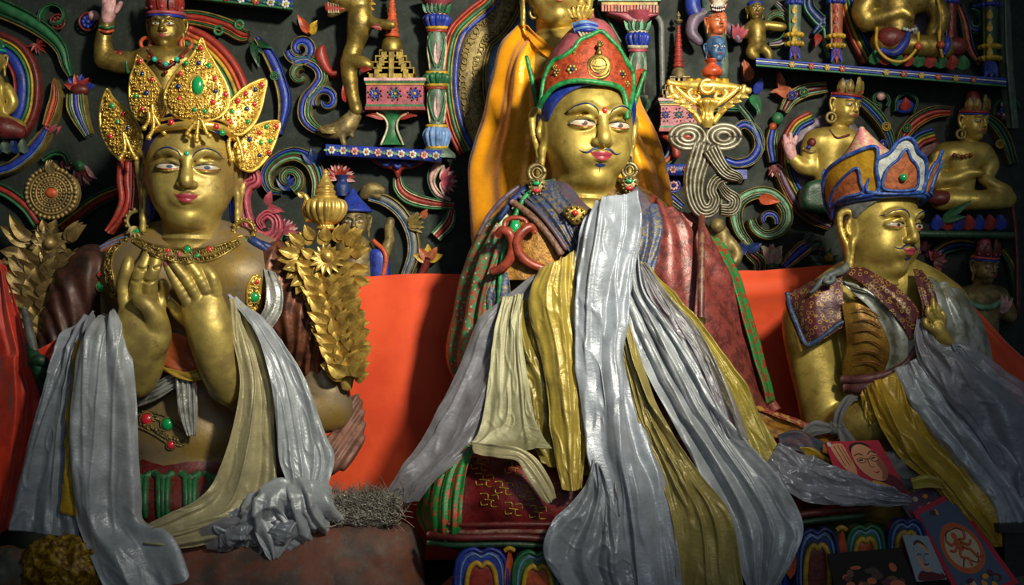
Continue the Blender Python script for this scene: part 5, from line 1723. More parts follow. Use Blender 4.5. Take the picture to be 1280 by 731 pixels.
# back of the other hand
h1.pc([(292, 482, -60), (278, 455, -70), (268, 424, -78), (260, 398, -84)], [27, 27, 28, 26], 8)
h1.pe(254, 384, -88, 27, 32, 17, k=10)
h1.pc([(238, 382, -94), (226, 362, -102), (216, 345, -106), (208, 330, -106)], [8, 6.8, 6, 4.6], 1.5)
h1.pc([(246, 370, -98), (234, 350, -106), (222, 335, -110), (212, 321, -110)], [8, 6.8, 6, 4.6], 1.5)
h1.pc([(257, 362, -98), (247, 343, -104), (236, 329, -106), (225, 319, -104)], [8, 6.8, 6, 4.4], 1.5)
h1.pc([(269, 366, -92), (266, 348, -98), (258, 338, -98), (246, 334, -96)], [9, 7.5, 6.4, 5], 1.5)
h1.pc([(236, 400, -80), (222, 390, -74), (212, 376, -74)], [10, 7, 5], 3)
mb.add(*h1.mesh())
build(mb, 'body', [mat('statue_gold_matt', (0.54, 0.41, 0.11), .46, .52, c2=(.34, .25, .08), ns=9, bump=.2, bs=80, dirt=.3, dcol=(.14, .11, .05)), mat('dusty_gold_skin', srgb('82725a'), .45, .3, c2=srgb('8a7034'), ns=7, bump=.25, bs=70, dirt=.4, dcol=(.12, .09, .05))], LS)
hd.face(LS, iris=IRISB, glance=.25, open_=.72)
LSURF = None


def nails(parent, pts, m, r=3.4):
    for x, y, d in pts:
        mb = MB(); ball(mb, (x, y, d), r, 0, 10, sc3=(.8, .6, 1.3)); build(mb, 'nail', m, parent)


nails(LS, [(207, 329, -110.5), (211, 320, -114), (224, 318, -108.5)], PINK)
mb = MB(); ball(mb, (211, 373, -78.5), 3.6, 0, 12, sc3=(.8, .6, 1.5)); build(mb, 'nail', SILVER, LS)
# hair
mb = MB()
sh = SDF(.016)
sh.ell((0, .13, .80), (.51, .52, .47), k=.03).cap((-.44, .12, .8), (-.46, .14, .1), .10, .06, k=.05).cap((.44, .12, .8), (.46, .14, .1), .10, .06, k=.05).ell((0, .3, 1.3), (.22, .22, .5), k=.1)
sh.ell((0, -.5, .45), (.52, .42, .56), k=.02, op='s')
V_, F_ = sh.mesh(); mb.add(hd.W(V_), F_); build(mb, 'hair', BLUE, LS)


def filigree(mb, poly, d, tilt, gems, seed=0, m0=0, big=None, gstep=4.6):
    """pierced gold petal: plate, rim, curls and set stones"""
    poly = smoothpoly(poly, len(poly) * 5)
    plaque(mb, poly, d, 5, 6, 16, m0, smooth=0, tilt=tilt, step=4, disp=lambda x, y: 1.6 * vn(x * .3, y * .3, 0, seed))
    rim = [(x, y, d - 1 + (tilt(np.array([x]), np.array([y]))[0] if tilt else 0)) for x, y in poly[::2]]
    rim.append(rim[0])
    tube(mb, rim, 1.9, 6, m0, m=len(rim) * 2)
    R_ = random.Random(seed)
    x0, y0 = poly.min(0); x1, y1 = poly.max(0)
    tries = [(x + R_.uniform(-1.3, 1.3), y + R_.uniform(-1.3, 1.3)) for x in np.arange(x0, x1, gstep) for y in np.arange(y0, y1, gstep)]
    A = np.array(tries); k = inpoly(A[:, 0], A[:, 1], poly) & (pdist(A[:, 0], A[:, 1], poly) > 2.5)
    A = A[k]; D = pdist(A[:, 0], A[:, 1], poly)
    for (x, y), dd in zip(A, D):
        h = 6 * math.sqrt(max(0, 1 - (1 - min(dd / 16, 1)) ** 2))
        tt = tilt(np.array([x]), np.array([y]))[0] if tilt else 0
        z = d + tt - h - 1.2
        if big and math.hypot((x - big[0]) / 8.5, (y - big[1]) / 12) < 1.2:
            continue
        q = R_.random()
        if q < .55:
            a0 = R_.uniform(0, 6.28); rr = R_.uniform(1.8, 3.0); s_ = R_.choice((-1, 1))
            tube(mb, [(x + rr * (1 - .09 * i) * math.cos(a0 + s_ * i * .8), y + rr * (1 - .09 * i) * math.sin(a0 + s_ * i * .8), z - .15 * i) for i in range(8)], [.95] * 7 + [1.2], 5, m0, m=14)
        else:
            ball(mb, (x, y, z), R_.uniform(1.2, 2.1), m0, 6)
    return lambda x, y: d + (tilt(np.array([x]), np.array([y]))[0] if tilt else 0) - 7


GEMS = [GEMR, GEMG, GEMB]


def crown_petal(parent, poly, d, tilt, gems, seed, big=None, metal=GOLDB):
    mb = MB(); zf = filigree(mb, poly, d, tilt, gems, seed, big=big)
    o = build(mb, 'crown_leaf', metal, parent)
    if big:
        g = MB(); ball(g, (big[0], big[1], zf(*big[:2]) - 1), 8.2, 0, 20, sc3=(.9, .55, 1.4)); build(g, 'gem', GEMG, o)
        g = MB(); th = np.linspace(0, 2 * PI, 21); tube(g, [(big[0] + 8.4 * math.cos(t), big[1] + 12.4 * math.sin(t), zf(*big[:2]) + .5) for t in th], 1.5, 6, 0, m=40); build(g, 'gem_setting', metal, o)
    for i, (x, y, c) in enumerate(gems):
        g = MB(); ball(g, (x, y, zf(x, y) - 1), 2.7 if i % 3 else 3.3, 0, 10, sc3=(1, .7, 1.1)); build(g, 'gem', GEMS[c], o)
        g = MB(); th = np.linspace(0, 2 * PI, 13); tube(g, [(x + 3.4 * math.cos(t), y + 3.6 * math.sin(t), zf(x, y) + 1) for t in th], .8, 5, 0, m=18); build(g, 'gem_setting', metal, o)
    return o


CR = build((lambda mb: [tube(mb, [(186, 172, -8), (196, 162, -46), (215, 158, -60), (240, 156, -66), (266, 157, -60), (284, 164, -44), (294, 176, -6)], [4, 4.5, 5, 5.5, 5, 4.5, 4], 10, 0),
                        tube(mb, [(188, 160, -8), (200, 151, -46), (222, 147, -60), (245, 146, -64), (270, 148, -58), (288, 156, -42), (294, 166, -6)], 2.2, 8, 0)] and mb)(MB()), 'crown_band', GOLDB, LS)
crown_petal(LS, [(252, 48), (258, 62), (270, 82), (283, 106), (287, 126), (280, 142), (264, 150), (245, 152), (224, 147), (209, 134), (206, 118), (212, 102), (224, 86), (238, 72), (246, 60)], -66,
            lambda x, y: (150 - y) * .10 + ((x - 247) / 40.) ** 2 * 8,
            [(251, 60, 0), (233, 79, 1), (248, 79, 2), (261, 82, 1), (225, 92, 0), (268, 98, 0), (223, 108, 2), (269, 114, 2), (224, 123, 0), (266, 128, 0), (243, 137, 1), (256, 139, 1), (282, 118, 0)], 1, big=(247, 107))
crown_petal(LS, [(172, 70), (180, 80), (192, 94), (204, 116), (207, 138), (198, 152), (182, 154), (168, 144), (162, 122), (163, 98), (168, 84)], -38,
            lambda x, y: (150 - y) * .12 + (206 - x) * .55, [(175, 76, 0), (178, 92, 2), (190, 99, 0), (183, 116, 2), (170, 120, 1), (178, 136, 0)], 2)
crown_petal(LS, [(134, 112), (142, 124), (156, 136), (170, 152), (178, 174), (172, 194), (156, 200), (140, 190), (128, 168), (125, 146), (128, 126)], -8,
            lambda x, y: (190 - y) * .1 + (176 - x) * .7, [(140, 132, 1), (147, 152, 1), (160, 160, 2), (138, 170, 0), (162, 182, 0), (154, 142, 0)], 3)
crown_petal(LS, [(332, 99), (330, 118), (326, 136), (318, 154), (304, 167), (288, 166), (279, 152), (281, 136), (292, 122), (308, 108)], -40,
            lambda x, y: (150 - y) * .12 + (x - 282) * .5, [(327, 106, 0), (319, 112, 2), (307, 117, 0), (297, 126, 0), (308, 136, 2), (290, 139, 1), (287, 152, 0), (310, 152, 1), (318, 130, 0)], 4)
crown_petal(LS, [(349, 152), (346, 170), (339, 188), (328, 204), (314, 214), (299, 208), (291, 194), (295, 178), (308, 164), (328, 154)], -14,
            lambda x, y: (190 - y) * .1 + (x - 294) * .6, [(345, 158, 0), (333, 158, 1), (324, 166, 0), (312, 174, 2), (326, 178, 1), (338, 176, 1), (303, 190, 0), (324, 194, 2), (336, 190, 0)], 5)
for strands in ([(246, 150), (234, 166), (237, 170)], [(248, 150), (246, 170), (246, 176)], [(252, 150), (258, 165), (262, 170)]), ([(190, 130), (192, 158), (186, 172)], [(188, 136), (200, 158), (205, 166)], [(186, 140), (186, 150), (180, 160)]), ([(154, 165), (156, 186), (150, 198)], [(156, 168), (164, 188), (170, 198)]), ([(290, 164), (286, 180), (290, 200)], [(294, 166), (300, 182), (304, 200)]):
    mb = MB()
    for a, b, c in strands:
        dd = -70 if 225 < a[0] < 270 else (-52 if a[0] < 210 and a[0] > 176 else -32)
        q = cr(np.array([a, b, c], float), 9)
        tube(mb, [(x, y, dd) for x, y in q], 2.3, 8)
        for x, y in q[1::2]:
            ball(mb, (x, y, dd), 3.1, 0, 8, sc3=(1, 1, .6))
        ball(mb, (c[0], c[1], dd - 1), 3.6, 0, 8)
    build(mb, 'crown_claw', GOLDB, LS)
for x, y, dd, g in ((214, 153, -64, 0), (270, 158, -62, 0), (278, 166, -54, 1)):
    mb = MB(); ball(mb, (x, y, dd), 4, 0, 12); build(mb, 'gem', [GEMR, GEMG][g], CR)
# ribbons beside the head
for pts, ws, m in ((((158, 196), (156, 225), (158, 250), (150, 272), (136, 290)), (9, 9, 8, 7, 4), RED), (((168, 200), (168, 235), (166, 262)), (4, 4, 3), DRED)):
    mb = MB(); band(mb, pts, ws, [(-1, 0, 4, 0), (0, 1, 4, 0)], d=10, back=8); build(mb, 'ribbon', m, LS)
mb = MB()
band(mb, [(302, 208), (316, 214), (320, 226), (310, 232), (304, 246), (306, 270), (316, 292), (330, 300), (344, 292), (346, 276), (336, 268), (326, 276), (330, 286)], [4, 6, 7, 8, 8, 9, 10, 10, 8, 7, 6, 5, 3], [(-1, -.2, 4, 0), (-.2, .4, 4, 0), (.4, 1, 4, 0)], d=22, back=8, m=70)
leaf(mb, 334, 262, 16, 10, 22, 6, 0, curl=.3, thick=5); leaf(mb, 332, 256, 18, 50, 18, 6, 0, curl=-.3, thick=5); leaf(mb, 340, 292, 16, 20, 16, 5, 0, thick=5)
build(mb, 'ribbon', PINK, LS)


def wreath_earring(parent, x, y, d, r, metal=GOLDD, gem=GEMG, drop=True):
    mb = MB(); th = np.linspace(0, 2 * PI, 21)
    tube(mb, [(x + r * math.cos(t), y + r * math.sin(t), d) for t in th], r * .2, 8, 0, m=40)
    for k in range(14):
        a = k * 2 * PI / 14; ball(mb, (x + r * 1.18 * math.cos(a), y + r * 1.18 * math.sin(a), d), r * .22, 0, 8)
    for k in range(5):
        leaf(mb, x, y + r * .6, d - 2, 270 + (k - 2) * 26, r * 1.3, r * .3, 0, thick=3)
    o = build(mb, 'earring', metal, parent)
    if drop:
        mb = MB(); ball(mb, (x, y + r * 1.1, d - r * .35), r * .32, 0, 12, sc3=(1.5, .7, .8)); build(mb, 'gem', gem, o)


wreath_earring(LS, 171, 276, -6, 12, GOLDA)
wreath_earring(LS, 305, 288, -6, 12, GOLDD)


def surf_of(o):
    """surface of an object, in world coordinates"""
    me = o.data; n = len(me.vertices)
    co = np.empty(n * 3, np.float32); me.vertices.foreach_get('co', co); co = co.reshape(-1, 3)
    r = o
    while r.parent:
        r = r.parent
    co = co + np.array(r.location)
    return Surf(co, [tuple(p.vertices) for p in me.polygons])


def child(r, name):
    for c in r.children:
        if c.name.split('.')[0] == name:
            return c


bs = surf_of(child(LS, 'body'))


def jewel_band(parent, pn, surf, pts, w, metal, gems=(), beads=True, r=1.6, seed=1):
    """ornate necklace following a surface: two cords, beads and curls between"""
    mb = MB(); q = cr(np.asarray(pts, float), len(pts) * 7)
    T = np.gradient(q, axis=0); T /= np.linalg.norm(T, axis=1)[:, None]; Nn = np.stack([-T[:, 1], T[:, 0]], -1)
    W = np.interp(np.linspace(0, 1, len(q)), np.linspace(0, 1, len(np.atleast_1d(w))), np.atleast_1d(w))
    for e in (-1, 1):
        surf.line(mb, q + Nn * (e * W)[:, None], r, 0, m=len(q), off=.6)
    R_ = random.Random(seed)
    for k in range(0, len(q)):
        for u in ((-.5, .5) if W[k] > 4 else (0,)):
            p = q[k] + Nn[k] * u * W[k]; h = surf.hit(p[0], p[1])
            if h is not None:
                c = h[0] - np.array([0, r * S * .8, 0])
                if R_.random() < .5:
                    ball(mb, c, R_.uniform(1.2, 2.2) * S * min(1.4, W[k] / 4 + .5), 0, 8, True)
                else:
                    th = np.linspace(0, 5, 8); rr = 2.4 * S * min(1.3, W[k] / 5 + .4)
                    tube(mb, [c + np.array([rr * math.cos(t + k), -.001, rr * math.sin(t + k)]) for t in th], .9 * S, 5, 0, m=12, world=True)
    o = build(mb, pn, metal, parent)
    for x, y, c, rr in gems:
        h = surf.hit(x, y)
        if h is not None:
            g = MB(); ball(g, h[0] - np.array([0, 2.2 * S, 0]), rr * S, 0, 12, True, (1, .6, 1)); build(g, 'gem', [GEMR, GEMG, GEMB, TURQ][c], o)
            g = MB(); th = np.linspace(0, 2 * PI, 15)
            tube(g, [h[0] + np.array([rr * 1.15 * S * math.cos(t), -1.6 * S, rr * 1.15 * S * math.sin(t)]) for t in th], .9 * S, 6, 0, m=24, world=True); build(g, 'gem_setting', metal, o)
    return o


jewel_band(LS, 'necklace', bs, [(168, 300), (186, 310), (205, 317), (232, 320), (262, 318), (284, 310), (298, 303)], [3, 5, 8, 9, 8, 5, 3], GOLDD, [(235, 312, 1, 4.5), (262, 312, 0, 4), (210, 313, 0, 3), (247, 320, 1, 3)])
jewel_band(LS, 'chain', bs, [(158, 300), (142, 312), (136, 330), (138, 350), (142, 370)], [2, 3, 4, 5, 3], GOLDD, [(127, 358, 1, 5.5), (126, 343, 0, 3)])
jewel_band(LS, 'brooch', bs, [(321, 345), (317, 360), (317, 378), (312, 390)], [4, 8, 9, 4], GOLDB, [(318, 371, 1, 6.5), (321, 352, 0, 3.5)])
part_sheet('sash', LS, [[(330, 336, -26), (344, 340, -32)], [(333, 358, -38), (353, 362, -42)], [(331, 384, -44), (352, 390, -44)], [(318, 404, -44), (338, 414, -44)]], SILVERC, (2, 2, .3), nu=40, nv=50, seed=8)
mb = MB()
bs.line(mb, [(318, 302), (340, 312), (368, 330), (390, 352), (396, 372)], [4, 5, 4, 4, 2], 0); bs.line(mb, [(312, 300), (322, 306), (334, 314)], [5, 6, 3], 0)
build(mb, 'cord', DBLUE, LS)
mb = MB()
for k in range(4):
    bs.line(mb, [(158 - k * 3, 296 + k * 3), (138 - k * 6, 304 + k * 5), (112 - k * 8, 318 + k * 10), (96 - k * 2, 350 + k * 12)], [2, 2.4, 2.4, 1.6], k % 2)
build(mb, 'shawl_edge', [LBLUE, TERRA], LS)
# sleeves
s = SDF(.004)
s.pc([(340, 332, 12), (366, 372, 8), (384, 418, 6), (396, 448, 8)], [32, 38, 36, 28], 8)
mb = MB(); mb.add(*s.mesh(disp=lambda p: .006 * np.sin((p[:, 0] * .95 - p[:, 2] * .3) * 2 * PI / .045 + 5 * vn(p[:, 0] * 7, p[:, 2] * 7)) * (0.6 + .6 * vn(p[:, 0] * 6, p[:, 2] * 6, 3)))); build(mb, 'sleeve', COPPER, LS)
s = SDF(.004)
s.pc([(142, 330, 22), (112, 350, 16), (94, 400, 16), (86, 450, 10)], [26, 36, 36, 34], 8)
mb = MB(); mb.add(*s.mesh(disp=lambda p: .006 * np.sin((p[:, 0] * .95 + p[:, 2] * .2) * 2 * PI / .05 + 5 * vn(p[:, 0] * 7, p[:, 2] * 7)) * (0.6 + .6 * vn(p[:, 0] * 6, p[:, 2] * 6, 3)))); build(mb, 'sleeve', mat('dark_maroon_sleeve', srgb('4a2a22'), .5, .2, c2=srgb('2a1c18'), ns=18, bump=.3, bs=70, dirt=.3), LS)
s = SDF(.004)
s.pc([(444, 500, 20), (440, 540, 10), (424, 562, -8), (408, 572, -20)], [8, 14, 20, 20], 8)
mb = MB(); mb.add(*s.mesh(disp=lambda p: .004 * np.sin((p[:, 0] * .8 - p[:, 2] * .5) * 2 * PI / .022))); build(mb, 'cuff', mat('dusty_pink_cuff', srgb('8a6458'), .55, .1, c2=srgb('6a4a40'), ns=18, bump=.3, bs=70, dirt=.3), LS)
# waist cloths
part_sheet('waist_cloth', LS, [[(196, 412, -58), (225, 418, -66), (262, 428, -60)], [(190, 440, -56), (226, 452, -64), (266, 456, -56)], [(200, 458, -52), (236, 470, -60), (262, 470, -54)]], satin('orange_red_brocade', 'a04a1c', rough=.5), (2, 3, .3), nu=40, nv=30, seed=5)
part_sheet('waist_cloth_edge', LS, [[(200, 456, -60), (230, 465, -68), (262, 456, -62)], [(204, 464, -60), (234, 476, -68), (262, 474, -62)]], satin('yellow_brocade_edge', 'a8861e', rough=.5), (2, 2, .3), nu=40, nv=14, seed=5)
for rows, sd in (([[(168, 490, -40), (168, 510, -36)], [(190, 480, -48), (194, 500, -44)], [(216, 466, -54), (222, 482, -50)]], 2), ([[(218, 464, -58), (244, 468, -56)], [(220, 490, -60), (246, 492, -58)], [(224, 520, -60), (246, 522, -58)], [(233, 545, -58), (244, 545, -56)]], 4)):
    part_sheet('sash_end', LS, rows, SILVERC, (4, 2.5, .2), nu=60, nv=40, seed=sd)
jewel_band(LS, 'belt_ornament', bs, [(176, 524), (196, 530), (216, 540), (232, 548)], [10, 13, 15, 10], GOLDA, [(184, 524, 0, 7.5), (210, 530, 1, 7.5), (214, 556, 0, 5)])
mb = MB(); bs.patch(mb, [(172, 578), (205, 582), (250, 576), (300, 590), (300, 660), (172, 660)], 0, off=2, step=5, smooth=3); build(mb, 'skirt', DRED, LS)
mb = MB()
for cx in (178, 205, 238, 268):
    bs.line(mb, [(cx - 12, 592), (cx, 600), (cx + 12, 592)], [5, 6, 5], 0); 
    for e in (-6, 0, 6):
        bs.line(mb, [(cx + e, 598), (cx + e * .8, 622), (cx + e * .9, 646)], [4, 4.5, 3], 0, off=.8)
build(mb, 'skirt_tassel', GREEN, LS)

# =============== gilded flower stands ===============
GLEAF = mat('gilded_leaf', (0.72, 0.50, 0.12), .36, .6, c2=(.42, .27, .07), ns=25, bump=.2, bs=120, dirt=.25, dcol=(.12, .08, .03))
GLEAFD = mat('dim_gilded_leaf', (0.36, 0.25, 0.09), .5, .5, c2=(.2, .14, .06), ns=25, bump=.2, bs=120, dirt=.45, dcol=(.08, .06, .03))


def leafstem(parent, spine, n, L, W, metal, seed=0, d=-20, name='gilded_leaf', span=(34, 22)):
    """overlapping pointed leaves both sides of a spine"""
    q = cr(np.asarray(spine, float), n); R_ = random.Random(seed)
    T = np.gradient(q[:, :2], axis=0)
    for i in range(n - 1, -1, -1):
        x, y, w = q[i]
        up = math.degrees(math.atan2(T[i][1], -T[i][0]))
        for e in (-1, 1):
            for k, (o, a) in enumerate(((w * .9, 46), (w * .3, 12), (w * 1.1, 68), (w * .65, 28))):
                mb = MB()
                leaf(mb, x + e * o * .35, y, d - 6 + 4 * k + R_.uniform(-2, 2), 90 - e * (a + R_.uniform(-8, 8)), L * (1.05 if k == 0 else .85) * R_.uniform(.85, 1.1), W * R_.uniform(.85, 1.15), 0, lift=.35, curl=e * R_.uniform(-.1, .3), ridge=.4, thick=2)
                yield mb


def leaves(parent, spine, n, L, W, metal, seed=0, d=-20):
    for mb in leafstem(parent, spine, n, L, W, metal, seed, d):
        build(mb, 'leaf', metal, parent)


GV = thing('gilded_vase_stand', 'bright gilded vase on a column of gold leaves in front of the left statue arm', 'gilded ornament', P(425, 484, -30))
mb = MB(); tube(mb, [(408, 320, -26), (418, 380, -22), (430, 440, -22), (434, 486, -20)], [16, 22, 18, 6], 14, flat=.6); build(mb, 'stem', GLEAF, GV)
leaves(GV, [(406, 340, 38), (413, 370, 40), (422, 400, 40), (430, 436, 34), (436, 470, 12)], 12, 27, 10, GLEAF, 3, -34)
for k, (x, y, a, L, W) in enumerate(((372, 318, 165, 24, 8), (380, 306, 140, 24, 8), (392, 300, 118, 22, 8), (408, 302, 90, 20, 9), (422, 300, 62, 24, 8), (432, 306, 40, 30, 9), (438, 318, 18, 26, 9), (378, 330, 195, 24, 8), (436, 336, -5, 26, 9), (384, 344, 215, 24, 8), (430, 350, -25, 24, 8), (396, 322, 150, 22, 8), (424, 322, 30, 22, 8), (388, 334, 180, 24, 8), (428, 338, 0, 24, 9), (440, 350, -10, 24, 8), (376, 316, 125, 18, 7), (442, 310, 60, 20, 7))):
    for q_, a_ in ((0, 0), (-4, 22)):
        mb = MB(); leaf(mb, x, y - q_, -38 + (k % 3) * 3 - q_, a + a_, L, W * .95, 0, lift=.35, ridge=.4, thick=2); build(mb, 'leaf', GLEAF, GV)
mb = MB(); ball(mb, (409, 320, -46), 9, 0, 14)
for k in range(14):
    a = k * 360 / 14
    leaf(mb, 409 + 5 * math.cos(math.radians(a)), 322 - 5 * math.sin(math.radians(a)), -48, a, 13 if 0 < a < 180 else 18, 4, 0, lift=.25, thick=2)
build(mb, 'blossom', GLEAF, GV)
mb = MB(); lathe(mb, 407, -26, [(5, 288), (12, 286), (10, 281), (18, 276), (25, 266), (26, 257), (22, 250), (12, 246), (11, 244)], 0, 40, gad=(18, .12, 250, 282)); build(mb, 'vase', GLEAF, GV)
mb = MB(); lathe(mb, 407, -26, [(13, 249), (15, 246), (12, 243), (13, 240), (10, 236), (11, 233), (8, 229), (6, 224), (3, 218), (4, 215), (.5, 211)], 0, 24); build(mb, 'vase_lid', GLEAF, GV)
mb = MB(); tube(mb, [(388, 274, -28), (382, 262, -30), (384, 250, -31), (380, 243, -32)], [8, 5, 4, 3], 10); leaf(mb, 380, 245, -33, 150, 9, 4, 0); build(mb, 'spout', GLEAF, GV)

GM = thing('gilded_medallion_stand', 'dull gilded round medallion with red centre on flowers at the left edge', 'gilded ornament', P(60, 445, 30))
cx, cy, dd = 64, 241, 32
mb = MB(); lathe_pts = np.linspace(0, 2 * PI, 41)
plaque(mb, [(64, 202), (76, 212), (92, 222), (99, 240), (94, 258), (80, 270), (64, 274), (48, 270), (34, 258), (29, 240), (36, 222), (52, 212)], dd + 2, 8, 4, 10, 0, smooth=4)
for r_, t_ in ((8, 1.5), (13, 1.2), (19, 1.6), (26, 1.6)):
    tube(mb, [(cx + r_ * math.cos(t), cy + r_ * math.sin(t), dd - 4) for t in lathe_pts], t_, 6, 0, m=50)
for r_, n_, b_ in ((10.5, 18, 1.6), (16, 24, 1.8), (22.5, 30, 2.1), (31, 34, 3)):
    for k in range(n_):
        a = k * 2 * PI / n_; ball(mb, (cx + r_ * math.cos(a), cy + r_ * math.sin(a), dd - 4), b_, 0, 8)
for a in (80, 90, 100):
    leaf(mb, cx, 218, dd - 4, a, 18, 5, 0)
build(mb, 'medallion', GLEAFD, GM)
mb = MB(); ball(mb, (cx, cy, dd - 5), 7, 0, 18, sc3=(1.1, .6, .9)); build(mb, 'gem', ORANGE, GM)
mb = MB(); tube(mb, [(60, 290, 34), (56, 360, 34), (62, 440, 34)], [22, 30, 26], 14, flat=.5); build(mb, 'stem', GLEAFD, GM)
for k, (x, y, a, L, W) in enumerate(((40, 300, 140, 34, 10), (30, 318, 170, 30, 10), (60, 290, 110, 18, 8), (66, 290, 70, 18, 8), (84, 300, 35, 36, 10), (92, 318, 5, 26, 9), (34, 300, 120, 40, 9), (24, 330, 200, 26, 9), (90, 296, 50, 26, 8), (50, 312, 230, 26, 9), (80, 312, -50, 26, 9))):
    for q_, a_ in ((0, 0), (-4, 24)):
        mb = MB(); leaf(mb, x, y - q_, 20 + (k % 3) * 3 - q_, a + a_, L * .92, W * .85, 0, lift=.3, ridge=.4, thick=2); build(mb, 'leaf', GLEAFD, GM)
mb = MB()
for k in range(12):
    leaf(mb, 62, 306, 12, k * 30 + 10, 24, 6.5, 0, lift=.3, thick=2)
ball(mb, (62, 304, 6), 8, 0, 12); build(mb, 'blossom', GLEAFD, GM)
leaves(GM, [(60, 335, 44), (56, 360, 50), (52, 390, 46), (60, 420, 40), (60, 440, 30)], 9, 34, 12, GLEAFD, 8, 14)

# =============== left scarves ===============
scarf('white_scarf', 'white satin scarf hanging over the palm facing forearm of the left statue', [
    [(124, 404, -34), (140, 390, -34), (150, 386, -34)],
    [(110, 420, -84), (134, 400, -100), (152, 394, -84)],
    [(98, 445, -104), (130, 440, -118), (164, 440, -104)],
    [(93, 500, -106), (130, 500, -116), (171, 500, -104)],
    [(90, 560, -108), (130, 560, -114), (173, 560, -106)],
    [(92, 620, -110), (130, 620, -114), (177, 620, -106)],
    [(95, 655, -112), (138, 660, -116), (181, 652, -108)],
    [(112, 695, -122), (160, 690, -126), (220, 675, -118)],
    [(134, 742, -132), (185, 742, -136), (245, 742, -130)]], SWHITE, folds=(1.7, 6, .8), wr=(2.5, .04), seed=11, crinkle=1.8)
scarf('grey_scarf', 'wide greyish white scarf tail hanging at the far left behind the white one', [
    [(100, 402, -40), (122, 394, -46)], [(76, 436, -70), (108, 425, -84)], [(60, 475, -80), (100, 470, -92)], [(46, 520, -84), (96, 520, -94)], [(32, 570, -86), (94, 575, -94)], [(20, 625, -88), (96, 630, -96)], [(15, 662, -90), (60, 668, -98), (100, 676, -98)]],
    SGREY, folds=(2.4, 6, .5), wr=(2, .05), seed=14)
scarf('yellow_scarf', 'narrow yellow scarf strip between the two white tails at left', [
    [(96, 425, -86), (103, 425, -96)], [(86, 500, -98), (97, 500, -104)], [(82, 570, -99), (98, 570, -106)], [(74, 640, -100), (104, 650, -108)]], SYELLD, folds=(1, 1, .2), nu=16, nv=60)
scarf('cream_scarf', 'pale cream satin scarf over the right forearm of the left statue, tail on its lap', [
    [(286, 372, -76), (300, 384, -66)], [(291, 420, -94), (322, 424, -86)], [(300, 470, -98), (338, 470, -90)], [(296, 510, -100), (342, 512, -92)], [(284, 560, -102), (344, 562, -96)], [(266, 604, -106), (346, 608, -100)],
    [(245, 626, -112), (340, 648, -106)], [(214, 640, -116), (300, 668, -112)], [(190, 652, -116), (238, 684, -118)], [(168, 664, -112), (186, 684, -118)]],
    SCREAM, folds=(2.2, 5, .6), wr=(2.5, .05), seed=21, crinkle=2.2)
scarf('white_scarf', 'white satin scarf beside the cream one, running down to a crumpled bunch', [
    [(284, 369, -70), (296, 376, -60)], [(306, 396, -88), (338, 412, -78)], [(325, 432, -100), (364, 444, -88)], [(338, 480, -106), (388, 492, -92)], [(345, 530, -108), (405, 540, -94)], [(349, 575, -110), (418, 572, -98)], [(358, 604, -116), (410, 606, -106)], [(352, 626, -118), (402, 634, -112)]],
    SWHITE, folds=(1.8, 5, .5), wr=(2.2, .05), seed=24, crinkle=2.5)
r = thing('scarf_bunch', 'crumpled bunch of shiny white scarf ends on the left pedestal', 'scarf', P(360, 700, -110))
for q, (rows_, m_) in enumerate((
    ([[(338, 604, -104), (372, 600, -124), (410, 606, -104)], [(346, 622, -112), (385, 622, -138), (420, 628, -108)], [(350, 646, -112), (388, 650, -138), (421, 648, -104)], [(346, 664, -108), (382, 672, -124), (404, 664, -100)], [(350, 672, -92), (380, 680, -96), (396, 670, -92)]], SWHITE),
    ([[(372, 612, -106), (366, 626, -130), (352, 650, -112)], [(352, 604, -112), (346, 622, -140), (346, 660, -116)], [(330, 612, -114), (326, 634, -142), (334, 672, -118)], [(314, 628, -110), (312, 648, -134), (322, 680, -116)], [(306, 640, -94), (306, 656, -100), (314, 676, -98)]], SWHITE),
    ([[(330, 656, -114), (352, 650, -134), (380, 654, -112)], [(324, 670, -116), (350, 670, -140), (384, 668, -112)], [(322, 684, -110), (346, 690, -124), (374, 682, -104)]], SGREY),
    ([[(318, 640, -108), (320, 656, -128), (322, 676, -112)], [(292, 644, -110), (294, 662, -132), (300, 684, -114)], [(268, 652, -106), (272, 668, -124), (282, 688, -110)]], SGREY))):
    part_sheet('crumple', r, rows_, m_, (2.2, 5.5, 1.3), wr=(3.5, .07), nu=70, nv=70, seed=q * 3 + 2, crinkle=2.5)
part_sheet('tail', r, [[(312, 640, -126), (352, 634, -132)], [(318, 665, -134), (366, 662, -136)], [(330, 690, -136), (362, 678, -136)], [(338, 700, -134), (348, 697, -134)]], SWHITE, (2, 4, .5), nu=40, nv=40, seed=9)
part_sheet('tail', r, [[(318, 640, -122), (322, 668, -124)], [(290, 645, -124), (296, 682, -124)], [(262, 655, -120), (282, 690, -120)], [(240, 672, -112), (262, 684, -112)]], SLILAC, (2, 4, .5), nu=40, nv=40, seed=10)
